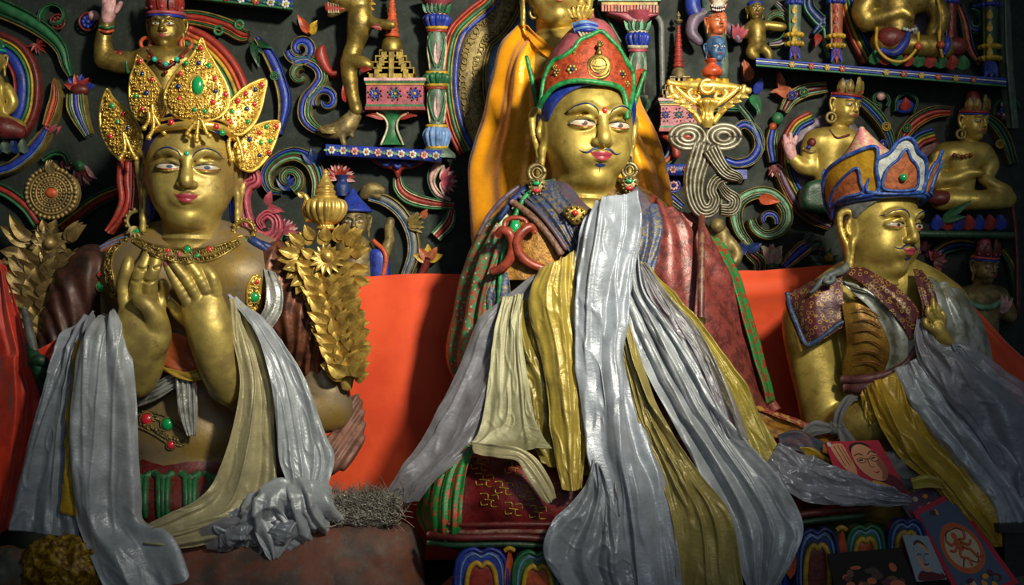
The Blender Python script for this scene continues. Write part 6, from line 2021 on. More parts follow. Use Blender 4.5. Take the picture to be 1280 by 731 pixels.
# =============== left pedestal ===============
BROWNP = mat('brown_red_pedestal_paint', srgb('7a4a3a'), .6, 0, c2=srgb('56463e'), ns=9, bump=.35, bs=60, dirt=.5, dcol=(.16, .14, .12))
s = SDF(.006)
s.pc([(130, 800, -40), (260, 770, -60), (400, 745, -66), (478, 730, -60)], [95, 92, 88, 54], 20)
s.pc([(250, 700, -70), (380, 690, -84), (470, 688, -80), (498, 690, -60)], [34, 36, 34, 30], 16)
mb = MB(); mb.add(*s.mesh(disp=lambda p: .005 * np.sin((p[:, 0] * .7 + p[:, 2] * .45) * 2 * PI / .11 + 3 * vn(p[:, 0] * 4, p[:, 2] * 4)) * np.clip((p[:, 2] + .2 - .9) * -3 + 1, 0, 1)))
tag(build(mb, 'draped_pedestal', BROWNP), 'brown red sculpted drapery pedestal below the left statue', 'pedestal')
mb = MB(); dome(mb, 78, 712, -104, 52, 40, 26, 4.5, .09, 5, n=110)
tag(build(mb, 'yellow_fabric', mat('yellow_brocade', srgb('a8871a'), .4, .2, c2=srgb('6a4a0c'), ns=60, nlo=.4, nhi=.55, bump=.6, bs=90)), 'crumpled yellow patterned fabric at the lower left under the white scarf', 'fabric')
mb = MB(); dome(mb, 12, 722, -80, 52, 36, 30, 4, .05, 8, n=80)
tag(build(mb, 'painted_rock', mat('worn_rock_paint', srgb('4d5248'), .6, 0, c2=srgb('6b4a34'), ns=12, bump=.4, bs=50, dirt=.4)), 'worn green and orange painted mound in the bottom left corner', 'painted base')
# fibre tuft
mb = MB(); R_ = random.Random(5)
for k in range(900):
    x = R_.gauss(455, 24); y = 642 + R_.uniform(-12, 8) - abs(x - 455) * .1
    if x < 412 or x > 504:
        continue
    d_ = -96 + R_.uniform(-14, 14); L = R_.uniform(12, 34); a = math.radians(R_.gauss(90, 45) - (x - 455) * .8); cv = R_.uniform(-.8, .8)
    pts = [(x + L * t * math.cos(a + cv * t), y - L * t * math.sin(a + cv * t), d_ - 10 * t) for t in (0, .4, .75, 1)]
    tube(mb, pts, [.75, .6, .5, .25], 3, 0, m=6, caps=False)
for k in range(500):
    x, y = R_.uniform(420, 496), R_.uniform(618, 652); a0 = R_.uniform(0, 6.28); rr = R_.uniform(3, 9)
    tube(mb, [(x + rr * math.cos(a0 + t), y + rr * .7 * math.sin(a0 + t), -108 + R_.uniform(-6, 6)) for t in (0, .8, 1.6, 2.4, 3.2)], .5, 3, 0, m=8, caps=False)
dome(mb, 458, 640, -92, 38, 18, 14, 3, .1, 4, n=40)
tag(build(mb, 'fibre_tuft', mat('grey_fibre', srgb('b4b0a4'), .35, .3, c2=srgb('8d877c'), ns=40, bump=0)), 'fluffy grey fibre tuft lying between the scarf bunch and the orange cloth', 'tuft', kind='stuff')
# =============== yellow robed statue behind ===============
YS = thing('robed_statue', 'gilded statue in golden yellow satin robe behind the central statue', 'statue', P(705, 400, 190))
hy = Head(694, 40, 158, 88, yaw=3, pitch=3, wide=.93, res=.02, earlen=1.1)
s = SDF(.006)
s.pc([(700, 80, 168), (705, 160, 170), (708, 300, 172)], [40, 50, 50], 20)
mb = MB(); mb.add(*s.mesh()); hy.add(mb); build(mb, 'body', GOLD, YS)
hy.face(YS, small=True)
for e in (-1, 1):
    mb = MB(); x = 694 + e * 27
    tube(mb, [(x + 5 * math.cos(t), 26 + 6 * math.sin(t), 146) for t in np.linspace(0, 2 * PI, 13)], 2, 6); build(mb, 'earring', GOLDD, YS)
part_sheet('robe', YS, [
    [(654, 36, 175), (660, 42, 158), (668, 60, 148), (690, 74, 138), (714, 66, 140), (730, 52, 150), (745, 46, 165), (752, 50, 185)],
    [(628, 62, 185), (640, 70, 150), (660, 92, 130), (692, 104, 118), (722, 100, 120), (750, 88, 135), (772, 82, 160), (780, 84, 190)],
    [(618, 105, 190), (632, 110, 150), (660, 130, 120), (695, 140, 106), (730, 140, 108), (762, 135, 125), (786, 130, 155), (793, 130, 195)],
    [(604, 165, 190), (622, 165, 150), (655, 175, 118), (695, 185, 104), (738, 185, 106), (778, 178, 120), (805, 172, 150), (812, 170, 195)],
    [(588, 215, 190), (608, 220, 150), (648, 225, 118), (695, 235, 108), (745, 235, 110), (790, 228, 122), (820, 218, 150), (824, 215, 195)],
    [(588, 275, 190), (606, 280, 150), (648, 285, 122), (695, 290, 112), (745, 290, 114), (795, 285, 126), (828, 275, 152), (834, 272, 195)],
    [(592, 350, 190), (610, 350, 155), (650, 350, 128), (695, 350, 118), (745, 350, 120), (795, 350, 130), (832, 350, 155), (838, 350, 195)]],
    SGOLDR, folds=(5.2, 7, .8), wr=(3, .04), nu=150, nv=120, seed=31)
part_sheet('collar_fold', YS, [[(652, 40, 156), (660, 42, 142)], [(668, 66, 134), (678, 58, 130)], [(692, 84, 118), (700, 74, 116)], [(716, 74, 122), (714, 62, 124)], [(738, 52, 140), (728, 44, 146)]], SGOLDR, (1, 2, .2), nu=20, nv=60, seed=33)

YS.location.y -= 48 * S

# =============== central statue ===============
CS = thing('hatted_statue', 'large gilded moustached statue in a red green edged hat, at centre', 'statue', P(745, 735, 20))
hc = Head(732, 233, -8, 120, yaw=15, pitch=1, roll=2, wide=.99, res=.0125, neckr=.33, earlen=1.12)
s = SDF(.0045)
s.pe(745, 370, 20, 112, 120, 52, k=10)
s.pc([(662, 296, 25), (745, 264, 18), (832, 304, 25)], [34, 42, 36], 22)
s.pc([(652, 310, 25), (626, 400, 20), (614, 450, 10)], [42, 30, 26], 18).pc([(614, 455, 10), (660, 490, -30), (720, 490, -50)], [26, 26, 24], 14)
s.pc([(836, 320, 25), (872, 420, 20), (890, 480, 5)], [42, 34, 28], 18).pc([(890, 480, 5), (850, 480, -30), (780, 460, -50)], [28, 28, 24], 14)
s.pe(750, 540, 10, 130, 90, 70, k=30)
CROBE = mat('worn_ochre_robe', srgb('7a5a2a'), .5, .35, c2=srgb('52401f'), ns=60, bump=.5, bs=110, dirt=.4)
mb = MB(); mb.add(*s.mesh(), 1); hc.add(mb, 0); build(mb, 'body', [GOLD, CROBE], CS)
hc.face(CS, iris=IRISR, urna='red', mustache=DBLUE, open_=.95)
cb = surf_of(child(CS, 'body'))
# hair rim
mb = MB()
sh = SDF(.016)
sh.ell((0, .08, .80), (.515, .57, .47), k=.03).ell((0, -.42, .42), (.64, .54, .585), k=.02, op='s')
sh.cap((-.46, .10, .8), (-.47, .1, .55), .06, .04, k=.05).cap((.46, .10, .8), (.47, .1, .55), .06, .04, k=.05)
V_, F_ = sh.mesh(); mb.add(hc.W(V_), F_); build(mb, 'hair', BLUE, CS)
HATR = mat('hat_red_brocade', srgb('a8401c'), .5, .15, c2=srgb('7f2a14'), ns=60, bump=.6, bs=110, dirt=.35, dcol=(.25, .12, .04))
# hat cone
s = SDF(.004)
s.pc([(728, 118, 20), (733, 90, 10), (738, 66, 4), (742, 46, 0)], [54, 46, 34, 20], 10)
mb = MB(); mb.add(*s.mesh()); build(mb, 'hat_crown', mat('faded_pink_felt', srgb('a0525a'), .55, c2=srgb('7a3a40'), ns=20, bump=.3, dirt=.3), CS)


def tl_hat(x, y):
    return -np.sqrt(np.maximum(62 ** 2 - (x - 733) ** 2, 200)) + (112 - y) * .32


fl = [(678, 128), (691.7, 112), (707, 104.5), (726, 102.5), (747, 104.5), (766, 108), (778, 115), (783, 130), (784, 144), (788, 127), (791, 108), (790, 92), (783, 80), (775, 63), (763, 50), (751, 40), (737, 46), (725, 51), (717, 62), (704, 71), (692, 77), (685, 86), (679, 102)]
mb = MB(); plaque(mb, fl, -6, 8, 3, 8, 0, smooth=4, tilt=tl_hat, step=4); FLAP = build(mb, 'hat_flap', HATR, CS)


def hz(x, y, off=2.0):
    return (x, y, -6 + float(tl_hat(np.array([x]), np.array([y]))[0]) - off)


GEDGE = mat('green_piping', srgb('1d8a48'), .4, c2=srgb('0e5a2c'), ns=60, bump=.5, bs=120, dirt=.3, dcol=(.3, .3, .22))
mb = MB(); tube(mb, [hz(*p) for p in ((676, 130), (679, 104), (685, 86), (692, 76), (704, 70), (717, 61), (725, 50), (737, 45), (751, 39), (763, 49), (775, 62), (784, 79), (791, 91), (792, 108), (789, 127), (784, 146))], 3.0, 8, m=90); build(mb, 'piping', GEDGE, FLAP)
mb = MB(); tube(mb, [hz(*p) for p in ((674, 134), (681, 122), (692, 110), (707, 103), (726, 101), (747, 103), (766, 106), (778, 113), (783, 129), (784, 148))], 3.4, 8, m=80); build(mb, 'piping', GEDGE, FLAP)
mb = MB(); c = hz(748.5, 84, 3)
s = SDF(.0018); s.ell(P(*c), (15 * S, 3.2 * S, 16 * S), k=.002); V_, F_ = s.mesh(); mb.add(V_, F_)
tube(mb, [(c[0] - 14, c[1] - 2, c[2] - 2), (c[0] - 11, c[1] + 9, c[2] - 3), (c[0], c[1] + 14, c[2] - 3), (c[0] + 11, c[1] + 9, c[2] - 3), (c[0] + 14, c[1] - 2, c[2] - 2)], [.8, 2.2, 3, 2.2, .8], 8)
tube(mb, [(c[0] + 10 * math.cos(t), c[1] - 3 + 9.5 * math.sin(t), c[2] - 3) for t in np.linspace(0, 2 * PI, 17)], 1.2, 6, m=36)
for k in range(3):
    tube(mb, [(c[0] - 9 + k, c[1] - 3 + 4 * k, c[2] - 3.4), (c[0], c[1] - 1 + 4 * k, c[2] - 4), (c[0] + 9 - k, c[1] - 3 + 4 * k, c[2] - 3.4)], .8, 5)
lathe(mb, 749, c[2], [(2, 70), (4, 67), (3, 63), (1.5, 60), (3.5, 57), (1, 52)], 0, 14); build(mb, 'emblem', GOLDD, FLAP)
for x, y, r_ in ((715, 87, 7.5), (697, 91, 6), (777, 93, 6.5), (783, 105, 5), (694, 84, 4), (718, 66, 2.5), (750, 55, 5)):
    mb = MB(); c = hz(x, y, 3)
    for k in range(6):
        a = k * PI / 3; ball(mb, (x + r_ * .62 * math.cos(a), y + r_ * .62 * math.sin(a), c[2]), r_ * .36, 0, 8, sc3=(1, .7, 1))
    ball(mb, (x, y, c[2] - 1.5), r_ * .32, 1, 8); build(mb, 'flower_stud', [GOLDD, DBLUE if r_ > 6 else GOLDD], FLAP)
for nm, pts, ed in (('l', [(657, 72), (662, 88), (668, 110), (673, 138), (668, 142), (661, 112)], [(658, 70), (663, 90), (668, 112), (671, 132), (672, 146)]), ('r', [(807, 90), (800, 86), (792, 92), (788, 120), (785, 146), (793, 126)], [(807, 88), (800, 108), (793, 128), (784, 150)])):
    mb = MB()
    if nm == 'l':
        plaque(mb, [(659, 74), (666, 96), (676, 96), (680, 112), (674, 140), (667, 128)], 6, 5, 2, 6, 0, smooth=3, tilt=lambda x, y: (x - 668) * -1.0)
    else:
        plaque(mb, pts, 2, 5, 2, 6, 0, smooth=3, tilt=lambda x, y: (x - 790) * .8)
    o = build(mb, 'hat_side_flap', HATR, CS)
    mb = MB(); tube(mb, [(x, y, 0) for x, y in ed], [2.2, 3, 3.4, 3.4, 3][:len(ed)], 8); build(mb, 'piping', GEDGE, o)
mb = MB()
for k in range(4):
    tube(mb, [(720 + 28 * t - k, 40 - 3 * k + 3 * math.sin(PI * t) * -1, -22 - 8 * math.sin(PI * t)) for t in np.linspace(0, 1, 7)], 3, 8, k % 2)
build(mb, 'hat_band', [BLUE, LBLUE], CS)
mb = MB(); lathe(mb, 726, -2, [(9, 34), (8, 28), (11, 24), (12, 18), (9, 14), (12, 10), (8, 6), (4, 2), (6, -2), (1, -14)], 0, 24, gad=(10, .15, 8, 26))
for k in range(6):
    leaf(mb, 726 + (k - 2.5) * 3, 22, -12, 90 - (k - 2.5) * 16, 14, 3.5, 0, thick=3)
build(mb, 'hat_finial', GOLDB, CS)
mb = MB()
for k in range(4):
    tube(mb, [(722 + k * 4.2, 37, -24), (726 + k * 4.2, 44, -30), (730 + k * 4.2, 50, -32)], 1.7, 6, 0)
build(mb, 'feather', CREAM, CS)
# earrings
GREYG = mat('silvered_gold', srgb('8a7a52'), .4, .6, c2=srgb('5a4c30'), ns=40, bump=.4, bs=120, dirt=.4)
for x, y, d_, r_ in ((671, 216, -52, 10), (787, 213, -30, 9)):
    mb = MB()
    tube(mb, [(x + r_ * math.cos(t), y + r_ * math.sin(t), d_) for t in np.linspace(0, 2 * PI, 17)], 2.8, 8, 0, m=40)
    tube(mb, [(x + r_ * .55 * math.cos(t), y + r_ * .6 * math.sin(t), d_ - 1) for t in np.linspace(0, 2 * PI, 13)], 1.5, 6, 0, m=30)
    tube(mb, [(x, y - r_ - 8, d_ + 2), (x, y - r_, d_)], 3, 8)
    plaque(mb, [(x - 11, y + 10), (x, y + 6), (x + 11, y + 10), (x + 10, y + 20), (x, y + 32), (x - 9, y + 22)], d_ - 2, 5, 4, 6, 0, smooth=3)
    for k in range(12):
        a = k * PI / 6; ball(mb, (x + 9 * math.cos(a), y + 18 + 9 * math.sin(a), d_ - 7), 1.7, 0, 8)
    o = build(mb, 'earring', GREYG, CS)
    for gx, gy, gm in ((x, y + 13, GEMG), (x, y + 22, GEMR)):
        mb = MB(); ball(mb, (gx, gy, d_ - 9), 3.2, 0, 10, sc3=(1.5, .6, .8)); build(mb, 'gem', gm, o)

# robe parts
GREENRED = mat('green_red_speckled_robe', srgb('96503a'), .38, .15, c2=srgb('468258'), ns=70, nlo=.48, nhi=.52, bump=.4, bs=80, dirt=.35, dcol=(.25, .23, .18),
               uvpat=pat_chain(pat_voronoi(srgb('b4b4a4'), 60, .16, .26, sx=1, sy=1)))
MAROON = mat('maroon_speckled_robe', srgb('843c38'), .38, .12, c2=srgb('5a2a28'), ns=30, bump=.4, bs=80, dirt=.3, uvpat=pat_voronoi(srgb('8a6a4a'), 90, .1, .16))
BLUEPL = mat('blue_gold_pleat', srgb('3a4668'), .4, .2, c2=srgb('6a5f48'), ns=90, nlo=.5, nhi=.55, bump=.5, bs=120, dirt=.3)
PLUM = mat('plum_grey_pleat', srgb('5a4450'), .5, .1, c2=srgb('4a4a58'), ns=40, bump=.4, bs=100, dirt=.4)
part_sheet('robe_drape', CS, [
    [(634, 262, 20), (650, 244, -20), (668, 236, -34), (682, 232, -30)],
    [(596, 290, 25), (620, 284, -30), (644, 272, -50), (660, 262, -48)],
    [(575, 340, 25), (596, 340, -34), (618, 335, -58), (628, 328, -56)],
    [(562, 395, 22), (582, 398, -34), (604, 395, -56), (618, 390, -58)],
    [(556, 450, 18), (576, 455, -34), (600, 450, -56), (616, 440, -58)],
    [(580, 500, 10), (596, 500, -34), (614, 495, -50), (630, 480, -50)]], GREENRED, folds=(4.5, 4, .4), wr=(1.5, .06), nu=110, nv=90, seed=41)
mb = MB()
for rr, m_, w_ in (((700, 226), 0, 3), ):
    pass
tube(mb, [(692, 226, -40), (672, 232, -46), (654, 250, -54), (642, 275, -58), (632, 305, -64), (626, 340, -66), (622, 390, -66)], [3, 3.4, 3.4, 3.2, 3, 3, 2.5], 8, 0)
tube(mb, [(680, 226, -38), (662, 234, -42), (640, 252, -44), (624, 274, -46)], [5, 6, 5, 3], 8, 1)
tube(mb, [(650, 232, -30), (632, 246, -32), (612, 268, -28), (598, 294, -26)], [2.5, 3, 3, 2.5], 8, 2)
build(mb, 'robe_edge', [GEDGE, DBLUE, PURP], CS)
part_sheet('robe_panel', CS, [
    [(664, 262, -46), (690, 258, -54), (708, 268, -56)],
    [(644, 290, -58), (676, 290, -66), (706, 300, -66)],
    [(634, 320, -64), (672, 325, -70), (700, 330, -70)],
    [(628, 350, -66), (664, 350, -70), (696, 350, -72)]], mat('ochre_brocade', srgb('a8762a'), .45, .25, c2=srgb('7a5520'), ns=70, bump=.7, bs=150, dirt=.3), folds=(1, 1, .2), wr=(1.5, .06), nu=60, nv=60, seed=43)
SCROLLR = mat('red_scroll_trim', srgb('96402e'), .38, .1, c2=srgb('6a2a20'), ns=30, bump=.2, dirt=.3)
mb = MB()
tube(mb, [(621, 295, -76), (628, 288, -80), (637, 292, -82), (641, 305, -80), (638, 322, -78), (628, 334, -76), (614, 340, -74)], [5, 6, 6.5, 6.5, 6.5, 6, 5], 10, m=50)
tube(mb, [(668, 290, -80), (662, 284, -82), (652, 290, -84), (646, 302, -84), (650, 318, -82), (664, 330, -80), (682, 336, -78)], [5, 6, 6.5, 6.5, 6.5, 6, 5], 10, m=50)
tube(mb, [(630, 290, -76), (632, 276, -74), (645, 272, -76), (657, 276, -76), (657, 286, -78)], [3, 3, 3, 3, 3], 8)
build(mb, 'scroll_trim', SCROLLR, CS)
mb = MB(); ball(mb, (644, 285, -80), 7.5, 0, 16, sc3=(.9, .6, 1.3)); build(mb, 'gem', GEMG, CS)
part_sheet('robe_panel', CS, [[(614, 345, -56), (634, 340, -68)], [(610, 370, -58), (638, 368, -70)], [(608, 400, -58), (636, 400, -70)]], BLUEPL, folds=(1.5, 1.5, .5), wr=(2, .1), nu=40, nv=40, seed=45)
part_sheet('collar_pleats', CS, [
    [(650, 240, -46), (668, 232, -48), (694, 224, -46)],
    [(668, 256, -62), (686, 250, -64), (702, 240, -62)],
    [(690, 284, -74), (706, 272, -76), (720, 262, -74)],
    [(706, 305, -80), (718, 296, -82), (732, 286, -80)],
    [(716, 322, -82), (728, 314, -84), (742, 306, -82)]], BLUEPL, folds=(4, 2.2, .1), wr=(1, .08), nu=90, nv=60, seed=46)
mb = MB()
tube(mb, [(640, 252, -50), (664, 270, -66), (686, 294, -76), (702, 318, -80)], 4.5, 8, 0)
tube(mb, [(650, 246, -50), (672, 264, -68), (692, 288, -78), (708, 312, -82)], 3, 8, 1)
build(mb, 'collar_roll', [mat('rope_brown', srgb('7a5a48'), .5, c2=srgb('55392e'), ns=90, bump=.6), PLUM], CS)
part_sheet('inner_collar', CS, [
    [(694, 226, -40), (712, 232, -58), (742, 262, -82), (778, 250, -60), (796, 232, -40)],
    [(690, 236, -50), (706, 246, -64), (740, 280, -86), (786, 262, -66), (806, 244, -44)],
    [(696, 252, -58), (712, 268, -70), (742, 300, -86), (790, 280, -70), (814, 256, -50)]], PLUM, folds=(1.5, 1, .1), wr=(1, .06), nu=90, nv=40, seed=47)
jewel_band(CS, 'necklace', cb, [(692, 244), (704, 254), (718, 262), (738, 268)], [2, 2.5, 3, 2], GOLDD)
mb = MB(); plaque(mb, [(704, 262), (718, 256), (734, 262), (732, 272), (720, 282), (708, 272)], -84, 5, 5, 8, 0, smooth=3)
for k in range(10):
    a = k * PI / 5; ball(mb, (719 + 11 * math.cos(a), 267 + 8 * math.sin(a), -90), 2, 0, 8)
o = build(mb, 'pendant', GOLDD, CS); mb = MB(); ball(mb, (719, 266, -92), 4, 0, 10); build(mb, 'gem', GEMR, o)
part_sheet('chest_pleats', CS, [
    [(794, 244, -50), (806, 250, -46), (826, 258, -38)],
    [(790, 275, -68), (806, 280, -66), (830, 288, -50)],
    [(788, 310, -76), (804, 315, -74), (822, 322, -60)],
    [(786, 345, -78), (800, 350, -76), (812, 358, -64)]], BLUEPL, folds=(3, 2.4, .2), wr=(1, .1), nu=60, nv=70, seed=48)
part_sheet('robe_sleeve', CS, [
    [(812, 240, 0), (826, 252, -36), (842, 262, -30), (862, 270, 0), (872, 276, 30)],
    [(812, 290, -52), (838, 290, -54), (862, 295, -40), (886, 298, -8), (900, 302, 25)],
    [(806, 335, -60), (840, 335, -62), (872, 340, -48), (905, 340, -14), (920, 342, 22)],
    [(808, 385, -62), (850, 388, -66), (888, 392, -52), (920, 390, -18), (938, 392, 20)],
    [(830, 430, -62), (868, 432, -66), (900, 438, -50), (932, 440, -20), (950, 442, 16)],
    [(860, 475, -60), (892, 478, -60), (920, 482, -44), (944, 484, -20), (960, 486, 10)],
    [(890, 520, -60), (920, 520, -56), (944, 520, -42), (962, 516, -22), (974, 512, 5)]], MAROON, folds=(3.4, 5, 1.1), wr=(3, .05), nu=130, nv=120, seed=49)
part_sheet('sleeve_border', CS, [
    [(870, 284, 8), (878, 280, 20)], [(894, 310, -6), (904, 306, 12)], [(912, 345, -12), (922, 342, 8)], [(926, 390, -16), (937, 388, 4)], [(938, 435, -18), (949, 432, 2)], [(948, 470, -20), (958, 468, -2)], [(958, 505, -22), (968, 500, -4)]],
    mat('green_red_border', srgb('1d7a3c'), .45, c2=srgb('8a3a24'), ns=60, nlo=.5, nhi=.54, bump=.4), folds=(1, 1, .2), nu=16, nv=80, solid=.006)
# lap
BROC = mat('red_gold_brocade', srgb('7a1f22'), .42, .15, c2=srgb('561618'), ns=20, bump=.5, bs=100, dirt=.2,
           uvpat=None)
s = SDF(.0045)
s.pc([(642, 618, -76), (720, 632, -74), (800, 640, -80), (900, 640, -76), (970, 622, -66)], [66, 54, 56, 58, 58], 20)
s.pe(582, 626, -66, 56, 62, 56, k=12).pe(745, 600, -60, 190, 60, 60, k=20)
mb = MB(); mb.add(*s.mesh()); KN = build(mb, 'lap_robe', BROC, CS)
ks = surf_of(KN)
GOLDT = mat('gold_thread', srgb('a8862e'), .4, .4, bump=.2, dirt=.4)
mb = MB()
R_ = random.Random(4)
for (ox, oy) in ((642, 585), (672, 590), (606, 600), (630, 610), (660, 615), (612, 625), (642, 636), (672, 640), (690, 610), (600, 580), (655, 570)):
    w_ = 11
    for pts in ([(-w_, -w_ * .6), (-w_ * .2, -w_ * .7), (-w_ * .2, -w_ * .1)], [(w_, w_ * .6), (w_ * .2, w_ * .7), (w_ * .2, w_ * .1)], [(-w_, w_ * .2), (-w_ * .9, w_ * .7), (-w_ * .2, w_ * .5)], [(w_, -w_ * .2), (w_ * .9, -w_ * .7), (w_ * .2, -w_ * .5)], [(-w_ * .5, 0), (w_ * .5, 0)]):
        ks.line(mb, [(ox + a, oy + b + a * .12) for a, b in pts], .9, 0, m=8, off=.4, n=5)
build(mb, 'gold_pattern', GOLDT, KN)
part_sheet('knee_drape', CS, [
    [(560, 566, -90), (580, 558, -110), (598, 556, -124)],
    [(532, 590, -80), (556, 586, -114), (584, 582, -134)],
    [(522, 620, -74), (544, 622, -122), (578, 620, -142)],
    [(524, 650, -70), (544, 655, -128), (576, 655, -148)],
    [(538, 672, -70), (552, 678, -118), (574, 682, -136)]], mat('green_red_striped_robe', srgb('1f7a35'), .45, .05, c2=srgb('b04a2c'), ns=55, nlo=.52, nhi=.56, bump=.4, dirt=.3), folds=(5, 2.6, .15), wr=(1, .06), nu=90, nv=60, seed=50)
mb = MB()
tube(mb, [(560, 655, -140), (590, 656, -148), (640, 655, -152), (700, 656, -150), (740, 660, -146)], [3, 3.5, 3.5, 3.5, 3], 10, 0)
tube(mb, [(560, 664, -136), (590, 665, -146), (640, 664, -149), (700, 665, -148), (740, 668, -144)], [3, 3, 3, 3, 3], 10, 1)
build(mb, 'lap_hem', [DRED, mat('dusty_hem', srgb('8a6a5c'), .6, c2=srgb('6a2f2a'), ns=40, bump=.4)], CS)

# ---- lotus throne under the central statue
LT = thing('lotus_throne', 'painted lotus petal throne block under the central statue', 'throne', P(760, 800, -90))
mb = MB(); s = SDF(.006)
s.pc([(612, 790, -60), (760, 790, -70), (960, 780, -60), (1140, 775, -50)], [84, 90, 90, 84], 30)
s.pe(1066, 702, -84, 92, 52, 40, k=14)
mb.add(*s.mesh()); build(mb, 'core', DGREEN, LT)
mb = MB(); tube(mb, [(536, 668, -130), (570, 672, -152), (640, 671, -156), (720, 674, -148), (900, 668, -130), (990, 645, -138), (1080, 634, -124)], 4.5, 10, 0); tube(mb, [(536, 678, -128), (570, 681, -150), (640, 680, -154), (720, 683, -146), (900, 678, -128), (990, 655, -136), (1080, 644, -122)], [4] * 7, 10, 1); build(mb, 'moulding', [DRED, DGREEN], LT)


def lotus_petal(cx, y0, w, h, d, outer, inner_edge, core, tilt=0):
    pn = MB()
    def arch(k, dy=0):
        ww = w * k
        return [(cx - ww, y0 + h * 1.3), (cx - ww * 1.02, y0 + h * .45 + dy), (cx - ww * .8, y0 + h * .12 + dy), (cx - ww * .35, y0 + dy), (cx, y0 + h * .07 + dy), (cx + ww * .35, y0 + dy), (cx + ww * .8, y0 + h * .12 + dy), (cx + ww * 1.02, y0 + h * .45 + dy), (cx + ww, y0 + h * 1.3)]
    def rot(p):
        return [(x, y + (x - cx) * tilt) for x, y in p]
    plaque(pn, rot(arch(1)), d, 14, 5, 7, 0, smooth=3, step=5)
    plaque(pn, rot(arch(.52, h * .30)), d - 5, 6, 3, 6, 1, smooth=3, step=4)
    for k, dy, r_, m_ in ((.92, 0, 2.6, 2), (.76, h * .1, 1.4, 3), (.54, h * .29, 3.4, 4)):
        tube(pn, [(x, y, d - 5 - (3 if k < .6 else 0)) for x, y in rot(arch(k, dy + 2))], r_, 8, m_, m=50)
    return build(pn, 'lotus_petal', [outer, core, outer, LBLUE, inner_edge], LT)


lotus_petal(602, 684, 34, 60, -156, BLUE, YELLOW, RED)
lotus_petal(672, 688, 32, 60, -160, GREEN, YELLOW, ORANGE)
lotus_petal(742, 692, 32, 60, -146, BLUE, YELLOW, RED); lotus_petal(952, 680, 30, 60, -138, BLUE, YELLOW, RED)
lotus_petal(1022, 660, 27, 66, -140, DBLUE, YELLOW, DRED, -.08)
lotus_petal(1082, 656, 24, 52, -132, GREEN, YELLOW, ORANGE, -.05)
lotus_petal(1134, 648, 24, 52, -124, DBLUE, YELLOW, DRED, 0)
for x, y, d_ in ((637, 684, -160), (706, 688, -150), (1052, 658, -140), (988, 664, -148)):
    mb = MB(); leaf(mb, x, y + 60, d_, 90, 62, 7, 0, lift=.05, thick=10); tube(mb, [(x - 6, y + 4, d_ - 4), (x, y + 1, d_ - 5), (x + 6, y + 4, d_ - 4)], 3, 8, 1); build(mb, 'pillar_bud', [ORANGE, YELLOW], LT)

# ---- coloured cloth pile right of the lap
r = thing('cloth_pile', 'pile of ochre and blue brocade folds between the two thrones', 'cloth', P(1005, 600, -60))
part_sheet('ochre_fold', r, [[(935, 508, -40), (940, 530, -70)], [(975, 520, -46), (975, 548, -76)], [(1015, 536, -46), (1012, 560, -78)], [(1050, 540, -40), (1048, 572, -72)]], mat('ochre_felt', srgb('9a6a1e'), .6, c2=srgb('6a4416'), ns=30, bump=.3), (1.4, 4, .5), nu=40, nv=50, seed=3)
part_sheet('red_edge', r, [[(938, 504, -44), (940, 510, -52)], [(975, 516, -52), (976, 523, -60)], [(1012, 530, -54), (1012, 538, -62)], [(1048, 540, -50), (1046, 548, -58)]], mat('red_yellow_edge', srgb('8a2a20'), .5, c2=srgb('a8862e'), ns=60, nlo=.5, nhi=.55, bump=.3), (1, 1, .2), nu=14, nv=50)
part_sheet('blue_fold', r, [[(972, 545, -80), (976, 560, -92)], [(1000, 540, -84), (1000, 566, -98)], [(1030, 552, -80), (1024, 578, -94)]], mat('slate_brocade', srgb('3a4a5a'), .6, c2=srgb('5a3a44'), ns=30, bump=.3), (1.2, 4, .5), nu=30, nv=40, seed=5)
part_sheet('gold_fold', r, [[(998, 560, -92), (1004, 574, -98)], [(1022, 562, -92), (1016, 584, -100)], [(1038, 574, -86), (1030, 590, -94)]], SYELLD, (1.2, 3, .5), nu=30, nv=40, seed=6)

# =============== central scarves ===============
scarf('lilac_scarf', 'sheer lilac grey scarf sweeping down left from the central statue', [
    [(655, 352, -84), (690, 338, -92), (712, 322, -94)],
    [(622, 378, -80), (652, 384, -92), (690, 385, -92)],
    [(597, 405, -80), (628, 425, -98), (664, 430, -96)],
    [(578, 450, -80), (608, 470, -104), (636, 476, -104)],
    [(552, 505, -84), (585, 520, -108), (612, 520, -110)],
    [(524, 555, -90), (556, 562, -114), (590, 556, -118)],
    [(498, 592, -96), (522, 598, -112), (552, 590, -126)],
    [(482, 618, -98), (500, 626, -106), (524, 626, -112)]], SLILAC, folds=(1.6, 4.5, .5), wr=(2.5, .05), seed=51)
scarf('cream_scarf', 'flat cream scarf end spread over the left knee of the central statue', [
    [(630, 372, -92), (655, 368, -98)], [(620, 415, -104), (652, 412, -116)], [(612, 470, -112), (660, 470, -124)], [(604, 520, -118), (670, 525, -132)], [(596, 545, -128), (680, 548, -144)], [(584, 558, -134), (640, 566, -158), (690, 562, -156)]],
    mat('cream_damask', srgb('b0ac8a'), .4, .15, c2=srgb('8a8664'), ns=7, bump=.4, bs=200, bsx=(.4, 1, 3)), folds=(1.2, 2.5, .3), wr=(2, .05), seed=52)
scarf('cream_rag', 'wrinkled cream cloth strip over the red brocade knee', [
    [(588, 552, -140), (592, 566, -152)], [(622, 556, -160), (622, 572, -164)], [(650, 560, -166), (646, 576, -170)], [(672, 574, -168), (656, 592, -172)], [(688, 600, -166), (672, 616, -172)], [(696, 622, -164), (684, 630, -170)]], SCREAM, folds=(1.2, 3, .5), wr=(2.5, .06), nu=30, nv=70, cat='cloth', seed=53)
